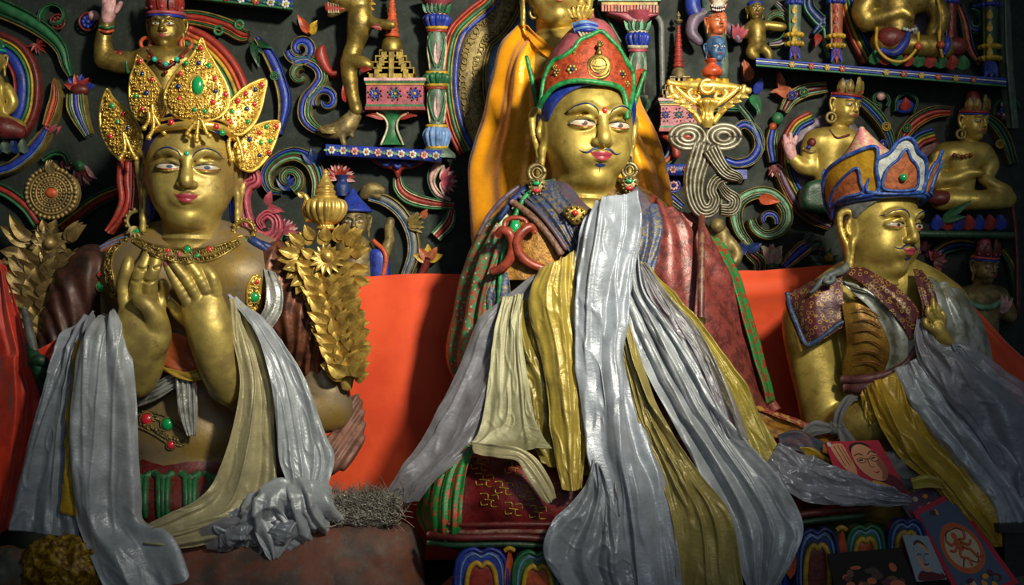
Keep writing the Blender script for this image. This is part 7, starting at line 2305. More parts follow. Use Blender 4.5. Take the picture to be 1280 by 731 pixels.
scarf('yellow_scarf', 'bright yellow scarf hanging at the left of the central white scarf', [
    [(672, 340, -100), (695, 328, -110), (718, 312, -104)], [(662, 378, -108), (690, 372, -124), (719, 368, -116)], [(672, 430, -118), (700, 430, -132), (724, 430, -124)], [(684, 480, -128), (706, 480, -140), (727, 480, -132)], [(690, 540, -140), (712, 540, -150), (732, 540, -142)], [(697, 585, -156), (714, 588, -162), (730, 582, -156)], [(704, 612, -164), (716, 614, -168), (727, 610, -164)]],
    SYELL, folds=(1.4, 5, .5), wr=(2.5, .06), seed=54)
scarf('yellow_scarf', 'darker sheer yellow scarf behind the bright yellow one', [
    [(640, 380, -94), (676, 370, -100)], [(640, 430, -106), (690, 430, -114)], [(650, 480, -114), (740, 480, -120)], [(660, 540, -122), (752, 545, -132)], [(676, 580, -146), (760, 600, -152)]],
    satin('dark_yellow_silk', '8a7a2c', alpha=.9), folds=(2.4, 4, .5), wr=(2, .05), seed=55)  # deeper yellow than the scarf in front of it
scarf('white_scarf', 'wide silvery white scarf folded at the chest of the central statue', [
    [(742, 258, -94), (764, 246, -104), (796, 239, -92)], [(728, 276, -104), (762, 272, -116), (799, 270, -98)], [(720, 310, -108), (758, 310, -124), (796, 310, -104)], [(716, 350, -112), (754, 350, -132), (789, 350, -110)], [(716, 390, -118), (752, 392, -138), (784, 390, -116)], [(720, 440, -126), (752, 442, -146), (783, 440, -122)],
    [(728, 500, -136), (760, 502, -158), (795, 500, -130)], [(736, 560, -150), (770, 562, -170), (812, 556, -146)], [(745, 610, -162), (786, 612, -178), (832, 604, -158)], [(752, 660, -168), (796, 662, -182), (842, 655, -164)], [(758, 740, -174), (805, 742, -186), (852, 740, -170)]],
    satin('silver_white_satin', 'a6aebb', rough=.33, alpha=.93), folds=(1.8, 6, .5), wr=(3, .05), nu=100, nv=170, seed=56, crinkle=2.6)
scarf('lilac_scarf', 'sheer lilac grey fold left of the chest high white scarf', [
    [(728, 285, -96), (742, 270, -100)], [(716, 330, -102), (732, 330, -112)], [(716, 390, -112), (734, 390, -126)], [(722, 450, -122), (744, 450, -136)], [(728, 520, -138), (756, 520, -150)], [(740, 590, -156), (770, 590, -164)], [(750, 640, -166), (776, 645, -172)]],
    SLILAC, folds=(1.2, 3, .4), wr=(2, .05), nu=30, seed=57)
scarf('white_scarf', 'crisp white scarf end fanning out left at the foot of the central scarves', [
    [(742, 575, -164), (752, 582, -168)], [(732, 605, -172), (766, 630, -178)], [(712, 630, -176), (775, 660, -184)], [(690, 652, -178), (786, 690, -188)], [(680, 690, -180), (790, 715, -190)], [(706, 738, -182), (796, 742, -190)]],
    SGREY, folds=(2, 6, .8), wr=(4, .04), seed=58, crinkle=2)
scarf('yellow_scarf', 'pale yellow scarf between the two long white scarves, falling to the bottom edge', [
    [(768, 388, -110), (782, 386, -118)], [(778, 440, -120), (797, 438, -130)], [(792, 500, -132), (816, 496, -142)], [(808, 555, -144), (846, 548, -154)], [(828, 605, -156), (878, 596, -166)], [(842, 660, -164), (914, 645, -174)], [(845, 740, -170), (930, 738, -178)]],
    satin('pale_yellow_silk', 'a59552', alpha=.92), folds=(1.8, 5, .7), wr=(3, .05), seed=59, crinkle=2.6)
scarf('white_scarf', 'long white scarf right of the pale yellow one, ending in a broad tail', [
    [(782, 325, -96), (800, 322, -100)], [(776, 360, -104), (806, 362, -114)], [(784, 400, -110), (830, 396, -122)], [(800, 450, -118), (868, 450, -134)], [(832, 510, -128), (898, 505, -146)], [(862, 565, -140), (935, 552, -156)], [(888, 620, -152), (975, 598, -166)], [(906, 660, -160), (1004, 655, -172)], [(920, 700, -166), (990, 700, -174)], [(938, 742, -170), (966, 742, -174)]],
    SWHITE, folds=(2.4, 6, .6), wr=(3, .05), nu=90, nv=140, seed=60, crinkle=2.6)
scarf('lilac_scarf', 'sheer lilac scarf over the right chest, beside the tall white scarf', [
    [(796, 330, -92), (808, 330, -96)], [(806, 360, -108), (838, 372, -116)], [(830, 400, -118), (872, 410, -128)], [(856, 440, -126), (896, 452, -138)], [(880, 490, -136), (918, 500, -148)], [(900, 545, -146), (936, 550, -156)]],
    SLILAC, folds=(1.6, 4, .5), wr=(2, .05), nu=40, seed=61)
scarf('yellow_scarf', 'sheer yellow scarf slanting down the right side of the central statue', [
    [(800, 326, -88), (812, 332, -86)], [(820, 362, -104), (848, 378, -100)], [(846, 402, -114), (882, 412, -106)], [(876, 450, -124), (916, 462, -114)], [(902, 500, -134), (948, 512, -122)], [(928, 552, -144), (975, 560, -132)], [(946, 590, -152), (992, 592, -140)], [(965, 615, -156), (1000, 608, -146)]],
    satin('sheer_yellow_silk', 'aa9838', alpha=.88), folds=(1.6, 4, .5), wr=(3, .05), seed=62)
scarf('silver_scarf', 'glossy silver scarf end lying right over the lotus throne edge', [
    [(958, 580, -150), (972, 556, -130)], [(975, 608, -158), (1000, 566, -134)], [(1005, 626, -156), (1035, 580, -134)], [(1045, 632, -150), (1075, 596, -132)], [(1090, 632, -144), (1112, 612, -132)], [(1134, 632, -138), (1140, 624, -134)]],
    satin('glossy_silver_silk', 'a4a4ae', rough=.22, metal=.25), folds=(2, 3.5, .8), wr=(4, .08), seed=63, crinkle=3.5)

# =============== ritual staff ===============
ST = thing('ritual_staff', 'tall ritual staff with stacked heads and gold crossed vajra right of the central hat', 'staff', P(877, 560, -30))
DS = -26
mb = MB(); tube(mb, [(877, 262, DS), (877, 300, DS - 36), (876, 400, DS - 66), (876, 560, DS - 90)], 4.6, 12); build(mb, 'rod', mat('red_brown_rod', srgb('5a2a26'), .4, c2=srgb('7a5a44'), ns=30, bump=.3, dirt=.3), ST)
mb = MB(); tube(mb, [(876, 398, DS - 65), (876, 404, DS - 67)], 6, 12); build(mb, 'rod_ring', GOLDD, ST)
SLV = mat('silvered_ribbon', srgb('858070'), .45, .5, c2=srgb('57503e'), ns=30, bump=.2, dirt=.4, dcol=(.06, .05, .04))
STR = [(-1, -.62, 3, 0), (-.62, -.22, 3, 0), (-.22, .22, 3, 0), (.22, .62, 3, 0), (.62, 1, 3, 0)]


def bandS(pts, w, d=DS - 6, m=50, st=STR):
    mb = MB(); band(mb, pts, w, st, d=d, m=m, base=4, back=5); return mb


for e in (-1, 1):
    mb = MB()
    for k, q in enumerate((1, .68, .38)):
        c = (882 + e * 22, 171)
        tube(mb, [(c[0] + e * (22 * q) * math.cos(t) * (1 if math.cos(t) > 0 else .95), c[1] + 15 * q * math.sin(t), DS - 8 - k) for t in np.linspace(0, 2 * PI, 17)], [3.2] * 17, 8, 0, m=50)
    tube(mb, [(882 + e * 42, 171, DS - 8), (882 + e * 46, 171, DS - 8)], [3, .8], 8)
    build(mb, 'bow_loop', SLV, ST)
mb = MB(); ball(mb, (859, 171, DS - 8), 5, 0, 10, sc3=(1.3, .6, .8)); build(mb, 'bow_eye', RED, ST)
build(bandS([(880, 178), (874, 200), (868, 222), (868, 245), (876, 262), (888, 262), (894, 250), (890, 238), (896, 226), (908, 222)], [13, 14, 13, 11, 10, 9, 9, 9, 9, 7]), 'ribbon_tail', SLV, ST)
build(bandS([(888, 186), (898, 204), (908, 216), (922, 222), (926, 229)], [11, 9, 8, 6, 1], DS - 12), 'ribbon_tail', SLV, ST)
build(bandS([(900, 262), (914, 262), (918, 250), (908, 242), (900, 232)], [7, 8, 8, 7, 5], DS - 12), 'ribbon_curl', SLV, ST)
mb = MB()   # crossed vajra
tube(mb, [(834, 103, DS - 8), (850, 106, DS - 8), (884, 108, DS - 10), (920, 110, DS - 8), (938, 114, DS - 8)], [4, 5, 9, 5, 4], 14, 0)
for x in (862, 872, 884, 896, 906):
    tube(mb, [(x, 99, DS - 8), (x, 118, DS - 8)], 5.5, 10)
build(mb, 'vajra_bar', GOLDB, ST)
for e in (-1, 1):
    mb = MB(); X = 884
    def m_(pts):
        return [(X + e * a, b, DS - 12) for a, b in pts]
    tube(mb, m_([(46, 106), (44, 116), (36, 124), (26, 132), (16, 142), (8, 154)]), [3, 4, 4, 4, 4, 3], 8, m=30)
    tube(mb, m_([(40, 108), (32, 116), (22, 124), (10, 132), (2, 142), (0, 158)]), [2.5, 3, 3.4, 3.4, 3, 2], 8, m=30)
    tube(mb, m_([(18, 110), (24, 116), (18, 124), (10, 122), (12, 116)]), [2.5, 3, 3, 2.5, 2], 8, m=30)
    for k in range(4):
        leaf(mb, X + e * (40 - 9 * k), 118 + 7 * k, DS - 15, 90 - e * (110 - 10 * k), 12, 4, 0, thick=3)
    build(mb, 'vajra_prong', GOLDB, ST)
mb = MB(); lathe(mb, 884, DS - 12, [(3, 122), (13, 126), (14, 130), (10, 134), (7, 142), (9, 150), (4, 160)], 0, 20, gad=(10, .2, 124, 150)); tube(mb, [(884 + 8 * math.cos(t), 108 + 8 * math.sin(t), DS - 20) for t in np.linspace(0, 5.2, 10)], 2.6, 8); build(mb, 'vajra_hub', GOLDB, ST)
mb = MB(); lathe(mb, 890, DS - 4, [(6, 102), (7, 97), (12, 94), (13, 88), (9, 83), (6, 80), (9, 77), (10, 75), (6, 73)], 0, 24); build(mb, 'vase', mat('vermilion_vase', srgb('b04a2a'), .35, c2=srgb('8a3018'), ns=30, bump=.1, dirt=.2), ST)


def smallhead(cx, chin, H, yaw, m_, nm, lipm=None, tilt=0):
    h = Head(cx, chin, DS - 4, H, yaw=yaw, roll=tilt, res=.03, neck=.2, wide=.95)
    mb = MB(); h.add(mb); o = build(mb, nm, m_, ST); h.face(o, small=True, urna=None, iris=BLACK, lip=lipm or DRED)
    return h


smallhead(895, 76, 27, 14, mat('blue_head_paint', srgb('3f5f84'), .4, c2=srgb('2a4464'), ns=30, bump=.15), 'blue_head')
hh = smallhead(896, 43, 27, 18, mat('orange_head_paint', srgb('c4683c'), .4, c2=srgb('9a4826'), ns=30, bump=.15), 'orange_head')
mb = MB(); ball(mb, hh.W((0, .1, .86)), .5 * 27 * S, 0, 14, True, (1, 1, .55)); build(mb, 'hair', GREY, child(ST, 'orange_head'))
SK = mat('skull_white', srgb('b8ae9a'), .45, c2=srgb('8f7a68'), ns=40, bump=.2, dirt=.3)
s = SDF(.0016)
s.pe(898, -6, DS - 4, 14, 13, 14, k=4).pe(898, 8, DS - 10, 9, 8, 8, k=4)
s.pe(892, -3, DS - 18, 4, 4, 5, k=1.5, op='s').pe(904, -3, DS - 18, 4, 4, 5, k=1.5, op='s').pe(898, 2, DS - 20, 1.6, 2.4, 4, k=1, op='s')
mb = MB(); mb.add(*s.mesh()); o = build(mb, 'skull', SK, ST)
mb = MB(); plaque(mb, [(888, 5), (898, 8), (909, 4), (906, 12), (898, 15), (890, 12)], DS - 16, 4, 1, 3, 0, smooth=3, step=1.5); build(mb, 'mouth', RED, o)
mb = MB()
for k in range(7):
    ball(mb, (890 + k * 2.7, 7 + 1.4 * math.sin(k * PI / 6), DS - 20), 1.3, 0, 6, sc3=(1, .7, 1.3)); ball(mb, (891 + k * 2.3, 11.5 + 1.4 * math.sin(k * PI / 6), DS - 20), 1.2, 0, 6, sc3=(1, .7, 1.2))
build(mb, 'teeth', WHITE, o)
# =============== right statue ===============
RSt = thing('peaked_hat_statue', 'gilded moustached statue with a pink peaked blue edged hat, at right', 'statue', P(1110, 735, 30))
hr = Head(1098, 342, -6, 98, yaw=33, pitch=0, roll=2, wide=1.02, res=.013, neckr=.36, earlen=1.0)
s = SDF(.0045)
s.pe(1108, 440, 16, 74, 86, 44, k=10).pc([(1030, 380, 16), (1100, 352, 12), (1180, 380, 20)], [30, 34, 30], 18)
s.pc([(1008, 400, 14), (1018, 450, 12), (1030, 500, 8), (1036, 540, 0)], [30, 30, 30, 28], 8).pc([(1036, 545, 0), (1070, 530, -36), (1110, 520, -50)], [28, 26, 22], 8)
s.pe(1110, 540, 6, 90, 60, 50, k=20).pe(1150, 625, -4, 100, 60, 60, k=20)
s.pc([(1188, 402, 20), (1204, 450, 14), (1198, 480, -14)], [24, 24, 20], 8).pc([(1200, 480, -20), (1190, 450, -50), (1180, 430, -66)], [16, 12, 9], 5)
h2 = SDF(.002)
h2.pc([(1192, 450, -62), (1184, 430, -70), (1175, 418, -74), (1170, 408, -76)], [9, 8, 8, 7], 4).pe(1172, 408, -76, 9, 12, 6, k=4)
h2.pc([(1166, 402, -78), (1160, 392, -82), (1160, 384, -82)], [3.6, 3.2, 2.4], 2).pc([(1170, 398, -78), (1167, 386, -82), (1166, 374, -80)], [3.6, 3.2, 2.4], 2).pc([(1175, 400, -78), (1173, 388, -80), (1170, 380, -80)], [3.4, 3, 2.2], 2).pc([(1180, 406, -78), (1180, 396, -80), (1178, 390, -80)], [3.2, 2.8, 2.2], 2).pc([(1166, 412, -78), (1158, 406, -80), (1156, 400, -80)], [3.6, 3.2, 2.4], 2)
mb = MB(); mb.add(*s.mesh()); mb.add(*h2.mesh()); hr.add(mb); build(mb, 'body', GOLD, RSt)
hr.face(RSt, iris=IRISR, urna=None, mustache=DBLUE, open_=.85)
rb = surf_of(child(RSt, 'body'))
mb = MB()
sh = SDF(.018)
sh.ell((0, .08, .80), (.53, .58, .40), k=.03).ell((0, -.36, .40), (.66, .60, .60), k=.02, op='s')
V_, F_ = sh.mesh(); mb.add(hr.W(V_), F_); build(mb, 'hair', GREY, RSt)
# hat peak
PKM = mat('pink_yellow_hat_brocade', srgb('c87880'), .5, c2=srgb('c4ac80'), ns=55, nlo=.48, nhi=.53, bump=.4, dirt=.15)
s = SDF(.004)
k_ = 98 * S
for a, b, ra, rb_ in (((0, .12, .95), (-.06, .18, 1.25), .5, .40), ((-.10, .14, 1.26), (-.40, .0, 1.80), .46, .04)):
    A = hr.W(a); B = hr.W(b); s.cap(A, B, ra * k_, rb_ * k_, k=.02)
mb = MB(); mb.add(*s.mesh()); build(mb, 'hat_peak', PKM, RSt)
BEDGE = mat('blue_hat_piping', srgb('1c3f96'), .35, c2=srgb('4a6aa8'), ns=50, bump=.4, dirt=.25)
mb = MB()
tube(mb, [hr.W((.54 * math.sin(a), .06 - .60 * math.cos(a), .90 + .09 * math.cos(a))) for a in np.radians(np.linspace(-150, 150, 25))], .045 * k_, 10, 0, m=60, world=True)
tube(mb, [hr.W((.55 * math.sin(a), .06 - .61 * math.cos(a), .945 + .09 * math.cos(a))) for a in np.radians(np.linspace(-150, 150, 25))], .03 * k_, 10, 0, m=60, world=True)
build(mb, 'hat_rim', BEDGE, RSt)


def lappet(ang, w, h, outline, inner, mo, mi, lean=.25, gem=None):
    """standing hat lappet in head frame: outline in unit coords (x -1..1, z 0..1)"""
    a = math.radians(ang)
    def W_(x, z, off=0.0):
        aa = a + x * w
        r_ = .60 + lean * z * h + off
        return hr.W((r_ * math.sin(aa), .06 - r_ * math.cos(aa) * 1.06, .93 + .09 * math.cos(aa) + z * h))
    def plate(poly, off, th, m_):
        mb = MB(); pl = smoothpoly(poly, len(poly) * 4); V, T = trip(pl, .09)
        A = np.array([W_(x, z, off) for x, z in V]); B = np.array([W_(x, z, off - th) for x, z in V]); nb = len(pl); n = len(V)
        i = np.arange(nb); j = (i + 1) % nb
        mb.add(np.vstack([A, B]), [T, T[:, ::-1] + n, np.stack([i, j, j + n, i + n], -1)])
        return mb, pl
    mb, pl = plate(outline, 0, .05, mo); o = build(mb, 'hat_lappet', mo, RSt)
    e = MB(); tube(e, [W_(x, z, .015) for x, z in list(pl) + [pl[0]]], .024 * k_, 8, 0, m=len(pl) * 2, world=True); build(e, 'piping', BEDGE, o)
    mb, pl = plate(inner, .03, .03, mi); build(mb, 'inlay', mi, o)
    e = MB(); tube(e, [W_(x, z, .04) for x, z in list(pl) + [pl[0]]], .018 * k_, 8, 0, m=len(pl) * 2, world=True); build(e, 'piping', BEDGE, o)
    if gem:
        g = MB(); ball(g, W_(0, gem, .06), .05 * k_, 0, 10, True); build(g, 'gem', GEMG, o)


HGOLD = mat('hat_gold', srgb('dcaa34'), .4, .3, c2=srgb('b8861f'), ns=30, bump=.3)
HORG = mat('hat_orange', srgb('b0643a'), .5, c2=srgb('8a4a2a'), ns=50, bump=.5)
arch = [(-1, 0), (-1.02, .35), (-.8, .62), (-.45, .74), (-.25, .92), (0, 1), (.25, .92), (.45, .74), (.8, .62), (1.02, .35), (1, 0)]
archi = [(-.55, .04), (-.55, .35), (-.4, .5), (-.2, .6), (0, .78), (.2, .6), (.4, .5), (.55, .35), (.55, .04)]
lappet(-26, .55, .64, arch, archi, WHITE, HORG, .22, .25)
lappet(38, .45, .56, arch, archi, HGOLD, HORG, .22)
wing = [(1, 0), (1, .45), (.98, .86), (.5, .80), (.1, .70), (-.3, .58), (-.7, .36), (-1.1, .1), (-1.25, -.1), (-1.1, -.3), (-.6, -.12), (0, -.02)]
wingi = [(.62, .03), (.60, .25), (.56, .50), (.25, .40), (-.1, .24), (-.5, .04), (-.7, -.12), (-.4, -.08), (.1, .0)]
lappet(-90, .66, .62, wing, wingi, HGOLD, HORG, .42)
lappet(-165, .40, .5, arch, archi, HORG, DRED, .2)
# robe
SHAWL = mat('plum_shawl_with_gold_dots', srgb('5c2a30'), .35, .1, c2=srgb('48242a'), ns=20, bump=.35, bs=90, dirt=.25, uvpat=pat_voronoi(srgb('a8863a'), 62, 0, 1, ring=(.36, .055)))
part_sheet('shawl', RSt, [
    [(1010, 352, 10), (1030, 344, -22), (1052, 340, -32)],
    [(984, 372, 2), (1014, 370, -36), (1054, 364, -40)],
    [(988, 400, -4), (1016, 398, -40), (1056, 385, -42)],
    [(998, 430, -10), (1022, 428, -40), (1058, 406, -42)]], SHAWL, folds=(1, 1.5, .3), wr=(2, .04), nu=70, nv=70, seed=71, solid=.005)
PIPB = mat('slate_blue_piping', srgb('2a3a5c'), .35, c2=srgb('4a5a74'), ns=40, bump=.4, dirt=.3)
mb = MB(); tube(mb, [(984, 366, -2), (988, 385, -12), (998, 410, -24), (1006, 428, -32), (1014, 430, -38), (1034, 416, -42), (1050, 404, -44), (1062, 404, -44), (1072, 416, -42), (1074, 436, -40), (1068, 452, -40), (1056, 460, -38)], 3.2, 8, m=80); build(mb, 'shawl_piping', PIPB, RSt)
SILV = mat('silver_shirt_paint', srgb('a8aca4'), .36, .3, c2=srgb('7a7a64'), ns=20, bump=.45, bs=60, dirt=.3, dcol=(.15, .13, .1))
part_sheet('shirt', RSt, [
    [(1048, 350, -34), (1056, 354, -40), (1066, 362, -44)],
    [(1062, 362, -40), (1082, 362, -50), (1100, 372, -54)],
    [(1086, 384, -46), (1108, 382, -56), (1128, 398, -58)],
    [(1106, 418, -48), (1124, 412, -58), (1142, 420, -56)],
    [(1110, 448, -46), (1126, 446, -56), (1140, 446, -52)],
    [(1098, 474, -42), (1114, 474, -50), (1130, 470, -48)]], SILV, folds=(1.6, 2, .3), wr=(2, .06), nu=60, nv=90, seed=72)
part_sheet('belly_cloth', RSt, [
    [(1052, 380, -44), (1070, 378, -50), (1088, 386, -52)], [(1056, 405, -48), (1078, 400, -56), (1104, 410, -56)], [(1058, 435, -46), (1082, 432, -56), (1112, 436, -54)], [(1052, 462, -40), (1080, 462, -50), (1106, 460, -48)], [(1056, 474, -38), (1078, 474, -46), (1096, 472, -46)]],
    mat('ochre_gold_shirt', srgb('8f6a22'), .4, .5, c2=srgb('6a4a18'), ns=20, bump=.3, dirt=.3), folds=(0, 0), wr=(1, .05), nu=40, nv=60, seed=73)
mb = MB()
for k in range(6):
    y = 392 + k * 13
    tube(mb, [(1066 + k, y - 4, -58), (1084 + k * 1.5, y - 5, -62), (1100 + k * 1.4, y + 4, -60)], [.5, 1.3, .5], 6)
build(mb, 'shirt_fold', mat('ochre_fold_line', srgb('7a4a22'), .5, .3), RSt)
part_sheet('lapel', RSt, [
    [(1052, 338, -30), (1062, 334, -34), (1080, 334, -36)],
    [(1074, 352, -46), (1092, 350, -50), (1108, 350, -50)],
    [(1102, 378, -58), (1118, 372, -62), (1132, 368, -60)],
    [(1126, 404, -64), (1138, 396, -66), (1148, 388, -62)],
    [(1138, 424, -64), (1146, 418, -64), (1152, 410, -60)]], SHAWL, folds=(1, 1.2, .2), wr=(1, .05), nu=40, nv=60, seed=74, solid=.004)
part_sheet('lapel', RSt, [
    [(1142, 336, -40), (1152, 338, -36)], [(1148, 360, -56), (1166, 360, -48)], [(1154, 385, -62), (1172, 388, -54)], [(1154, 410, -64), (1172, 414, -56)], [(1146, 440, -62), (1156, 440, -58)]], SHAWL, folds=(1, 1, .2), wr=(1, .05), nu=30, nv=50, seed=75, solid=.004)
part_sheet('right_shirt', RSt, [
    [(1160, 346, -34), (1182, 354, -24), (1204, 366, 4)], [(1170, 375, -46), (1196, 380, -34), (1222, 392, 4)], [(1174, 405, -52), (1204, 410, -38), (1236, 420, 4)], [(1176, 440, -52), (1210, 445, -38), (1244, 452, 2)]], SILV, folds=(2.5, 2.5, .2), wr=(1.5, .05), nu=60, nv=60, seed=76)
mb = MB(); tube(mb, [(1052, 474, -44), (1080, 474, -56), (1112, 466, -58), (1134, 452, -56), (1146, 432, -60)], [5, 6, 5, 4, 3], 10); tube(mb, [(1056, 484, -42), (1080, 484, -54), (1112, 476, -56)], [7, 8, 6], 10); build(mb, 'belt', mat('dusty_maroon_belt', srgb('6a3a3c'), .5, c2=srgb('4a2a2c'), ns=30, bump=.3, dirt=.3), RSt)
SLATE = mat('slate_ribbon', srgb('4a5358'), .5, .1, c2=srgb('6a6f6a'), ns=30, bump=.3, dirt=.3)
mb = MB(); tube(mb, [(1062, 322, -20), (1056, 336, -34), (1042, 342, -42), (1030, 348, -44), (1018, 362, -44), (1012, 366, -44)], [5, 5, 5, 4, 3, 1], 10); tube(mb, [(1036, 344, -44), (1032, 352, -50), (1040, 352, -50), (1042, 346, -48)], 3.5, 8); build(mb, 'shoulder_ribbon', SLATE, RSt)
r = thing('grey_ribbon', 'dusty grey ribbon knotted round the right statue forearm', 'ribbon', P(1048, 556, -50))
mb = MB(); dome(mb, 1046, 535, -64, 10, 9, 8, 2, .15, 3, n=30); build(mb, 'knot', GREY, r)
GRC = satin('dusty_grey_cloth', '77777a', rough=.6, metal=0)
part_sheet('loop', r, [[(1040, 532, -66), (1050, 534, -70)], [(1044, 515, -68), (1056, 516, -74)], [(1054, 500, -66), (1066, 502, -70)], [(1062, 496, -52), (1072, 500, -50)]], GRC, (1.3, 3, .4), nu=24, nv=40)
part_sheet('tail', r, [[(1038, 530, -66), (1040, 540, -70)], [(1018, 526, -66), (1020, 544, -72)], [(1000, 540, -64), (1006, 550, -68)]], GRC, (1.3, 3, .4), nu=24, nv=40)
part_sheet('tail', r, [[(1046, 538, -72), (1056, 534, -70)], [(1052, 556, -78), (1070, 550, -74)], [(1058, 572, -80), (1074, 566, -76)]], GRC, (1.3, 3, .4), nu=24, nv=40)
# ---- scarves
scarf('yellow_scarf', 'deep yellow satin scarf over the forearm of the right statue', [
    [(1082, 484, -62), (1102, 474, -70), (1126, 462, -62)], [(1090, 508, -78), (1112, 504, -86), (1140, 498, -78)], [(1104, 540, -84), (1128, 536, -94), (1160, 532, -84)], [(1126, 572, -92), (1152, 568, -100), (1186, 562, -92)], [(1158, 600, -100), (1185, 600, -108), (1212, 592, -100)], [(1186, 630, -106), (1212, 632, -114), (1236, 622, -106)], [(1208, 652, -110), (1234, 655, -118), (1252, 640, -110)], [(1240, 682, -114), (1250, 684, -120), (1260, 674, -114)]],
    SYELLD, folds=(1.6, 5, .5), wr=(2.5, .05), seed=81)
scarf('yellow_scarf', 'small yellow scarf end turned under the grey ribbon knot', [
    [(1076, 486, -56), (1090, 478, -64)], [(1078, 510, -64), (1094, 500, -72)], [(1088, 532, -70), (1100, 520, -76)]], SYELLD, folds=(1, 2, .3), nu=24, nv=30, seed=82)
scarf('white_scarf', 'silvery white satin scarf right of the deep yellow scarf at right', [
    [(1118, 462, -64), (1138, 452, -72), (1152, 446, -66)], [(1134, 496, -80), (1160, 488, -90), (1184, 480, -80)], [(1156, 532, -88), (1186, 522, -98), (1212, 514, -88)], [(1184, 566, -96), (1216, 556, -106), (1246, 546, -96)], [(1212, 600, -104), (1246, 590, -112), (1282, 580, -104)], [(1234, 630, -110), (1270, 620, -118), (1310, 612, -110)], [(1250, 665, -114), (1290, 650, -120), (1340, 650, -112)]],
    SWHITE, folds=(2, 6, .5), wr=(3, .05), seed=83, crinkle=2.6)
scarf('lilac_scarf', 'sheer lilac grey scarf tied at the chest of the right statue, spreading right', [
    [(1148, 402, -66), (1153, 398, -68), (1158, 398, -66)], [(1144, 428, -72), (1160, 428, -80), (1176, 434, -76)], [(1150, 455, -80), (1186, 448, -90), (1216, 440, -74)], [(1176, 490, -90), (1220, 478, -100), (1258, 468, -82)], [(1210, 530, -98), (1256, 512, -108), (1300, 500, -88)], [(1240, 575, -106), (1290, 565, -114), (1340, 555, -96)], [(1262, 625, -112), (1300, 615, -118), (1350, 610, -100)]],
    SLILAC, folds=(2.4, 4, .5), wr=(3, .04), seed=84)
scarf('lilac_scarf', 'small sheer white loop rising over the shoulder of the right statue small hand', [
    [(1186, 440, -72), (1192, 432, -76)], [(1188, 432, -80), (1206, 440, -82)], [(1200, 452, -84), (1226, 462, -82)], [(1225, 480, -88), (1262, 490, -86)]], SGREY, folds=(1, 3, .4), nu=30, nv=50, seed=85)

# =============== prints ===============


class Card:
    """flat print lying tilted: corners px (tl,tr,br,bl) with depth"""
    def __init__(s, name, label, cat, c, base, edge=None, thick=2.0):
        s.c = [np.array(P(*q)) for q in c]
        ctr = sum(s.c) / 4
        s.r = thing(name, label, cat, (ctr[0], ctr[1], min(q[2] for q in s.c)))
        n = nrmz(np.cross(s.c[1] - s.c[0], s.c[3] - s.c[0]))
        if n[1] > 0:
            n = -n
        s.n = n
        mb = MB(); th = thick * S
        V = s.c + [q - n * th for q in s.c]
        mb.add(np.array(V), np.array([[0, 1, 2, 3], [7, 6, 5, 4], [0, 4, 5, 1], [1, 5, 6, 2], [2, 6, 7, 3], [3, 7, 4, 0]]), 0, smooth=False)
        s.card = build(mb, 'card', base, s.r); s.lay = 0

    def W(s, u, v, off=0.0):
        a = s.c[0] * (1 - u) * (1 - v) + s.c[1] * u * (1 - v) + s.c[2] * u * v + s.c[3] * (1 - u) * v
        return a + s.n * off

    def poly(s, name, pts, m, smooth=4, parent=None, lay=None):
        s.lay += 1
        mb = MB(); pl = smoothpoly(pts, len(pts) * smooth) if smooth else np.asarray(pts, float)
        pl = np.clip(pl, .002, .998)
        V, T = trip(pl, .12)
        mb.add(np.array([s.W(u, v, .0004 + .00022 * s.lay) for u, v in V]), T, 0)
        return build(mb, name, m, parent or s.card)

    def line(s, name, L, r, m):
        s.lay += 1
        mb = MB()
        for pts in L:
            q = cr(np.asarray(pts, float), len(pts) * 5)
            tube(mb, [s.W(u, v, .0006 + .0002 * s.lay) for u, v in q], r * S, 5, 0, m=len(q), world=True)
        return build(mb, name, m, s.card)

    def ell(s, name, cx, cy, rx, ry, m, rot=0):
        a = np.linspace(0, 2 * PI, 14, endpoint=False); c_, s_ = math.cos(math.radians(rot)), math.sin(math.radians(rot))
        return s.poly(name, [(cx + rx * math.cos(t) * c_ - ry * math.sin(t) * s_, cy + rx * math.cos(t) * s_ + ry * math.sin(t) * c_) for t in a], m, 2)


def ink(name, h, rough=.35):
    return mat(name, srgb(h), rough, bump=0, rvar=0)


SKIN = ink('print_skin', 'cc8e68'); SKIN2 = ink('print_skin_shade', '96583e'); INKD = ink('print_dark', '1c1412', .8); INKR = ink('print_red', 'b01c34'); INKM = ink('print_maroon', '5a1420'); INKY = ink('print_yellow', 'c98a2a'); INKW = ink('print_white', 'b9bcc0')
INKB = ink('print_blue', '48566e'); INKO = ink('print_orange', 'b8582e'); INKC = ink('print_cream', 'c0a888'); INKT = ink('print_teal', '3f5a60'); INKG = ink('print_brown', '4a2e22')
c = Card('portrait_print', 'glossy red portrait print of a man with a raised hand', 'photo print', [(1031, 552, -100), (1098, 550, -92), (1137, 618, -124), (1052, 612, -132)], INKR)
c.poly('robe', [(.5, .97), (.62, .72), (.78, .62), (.97, .72), (.98, .98)], INKM)
c.poly('collar', [(.52, .8), (.62, .78), (.84, .9), (.80, .98), (.6, .97)], INKY)
c.poly('hand', [(.06, .12), (.12, .06), (.2, .05), (.3, .08), (.33, .3), (.36, .55), (.3, .72), (.2, .6), (.12, .4)], SKIN)
c.ell('face', .62, .42, .235, .36, SKIN, -12)
c.poly('hair', [(.38, .24), (.41, .1), (.55, .035), (.70, .05), (.80, .15), (.7, .09), (.56, .075), (.45, .13)], INKD)
c.poly('cheek_shade', [(.74, .42), (.85, .35), (.87, .55), (.78, .72), (.7, .74), (.76, .6)], SKIN2)
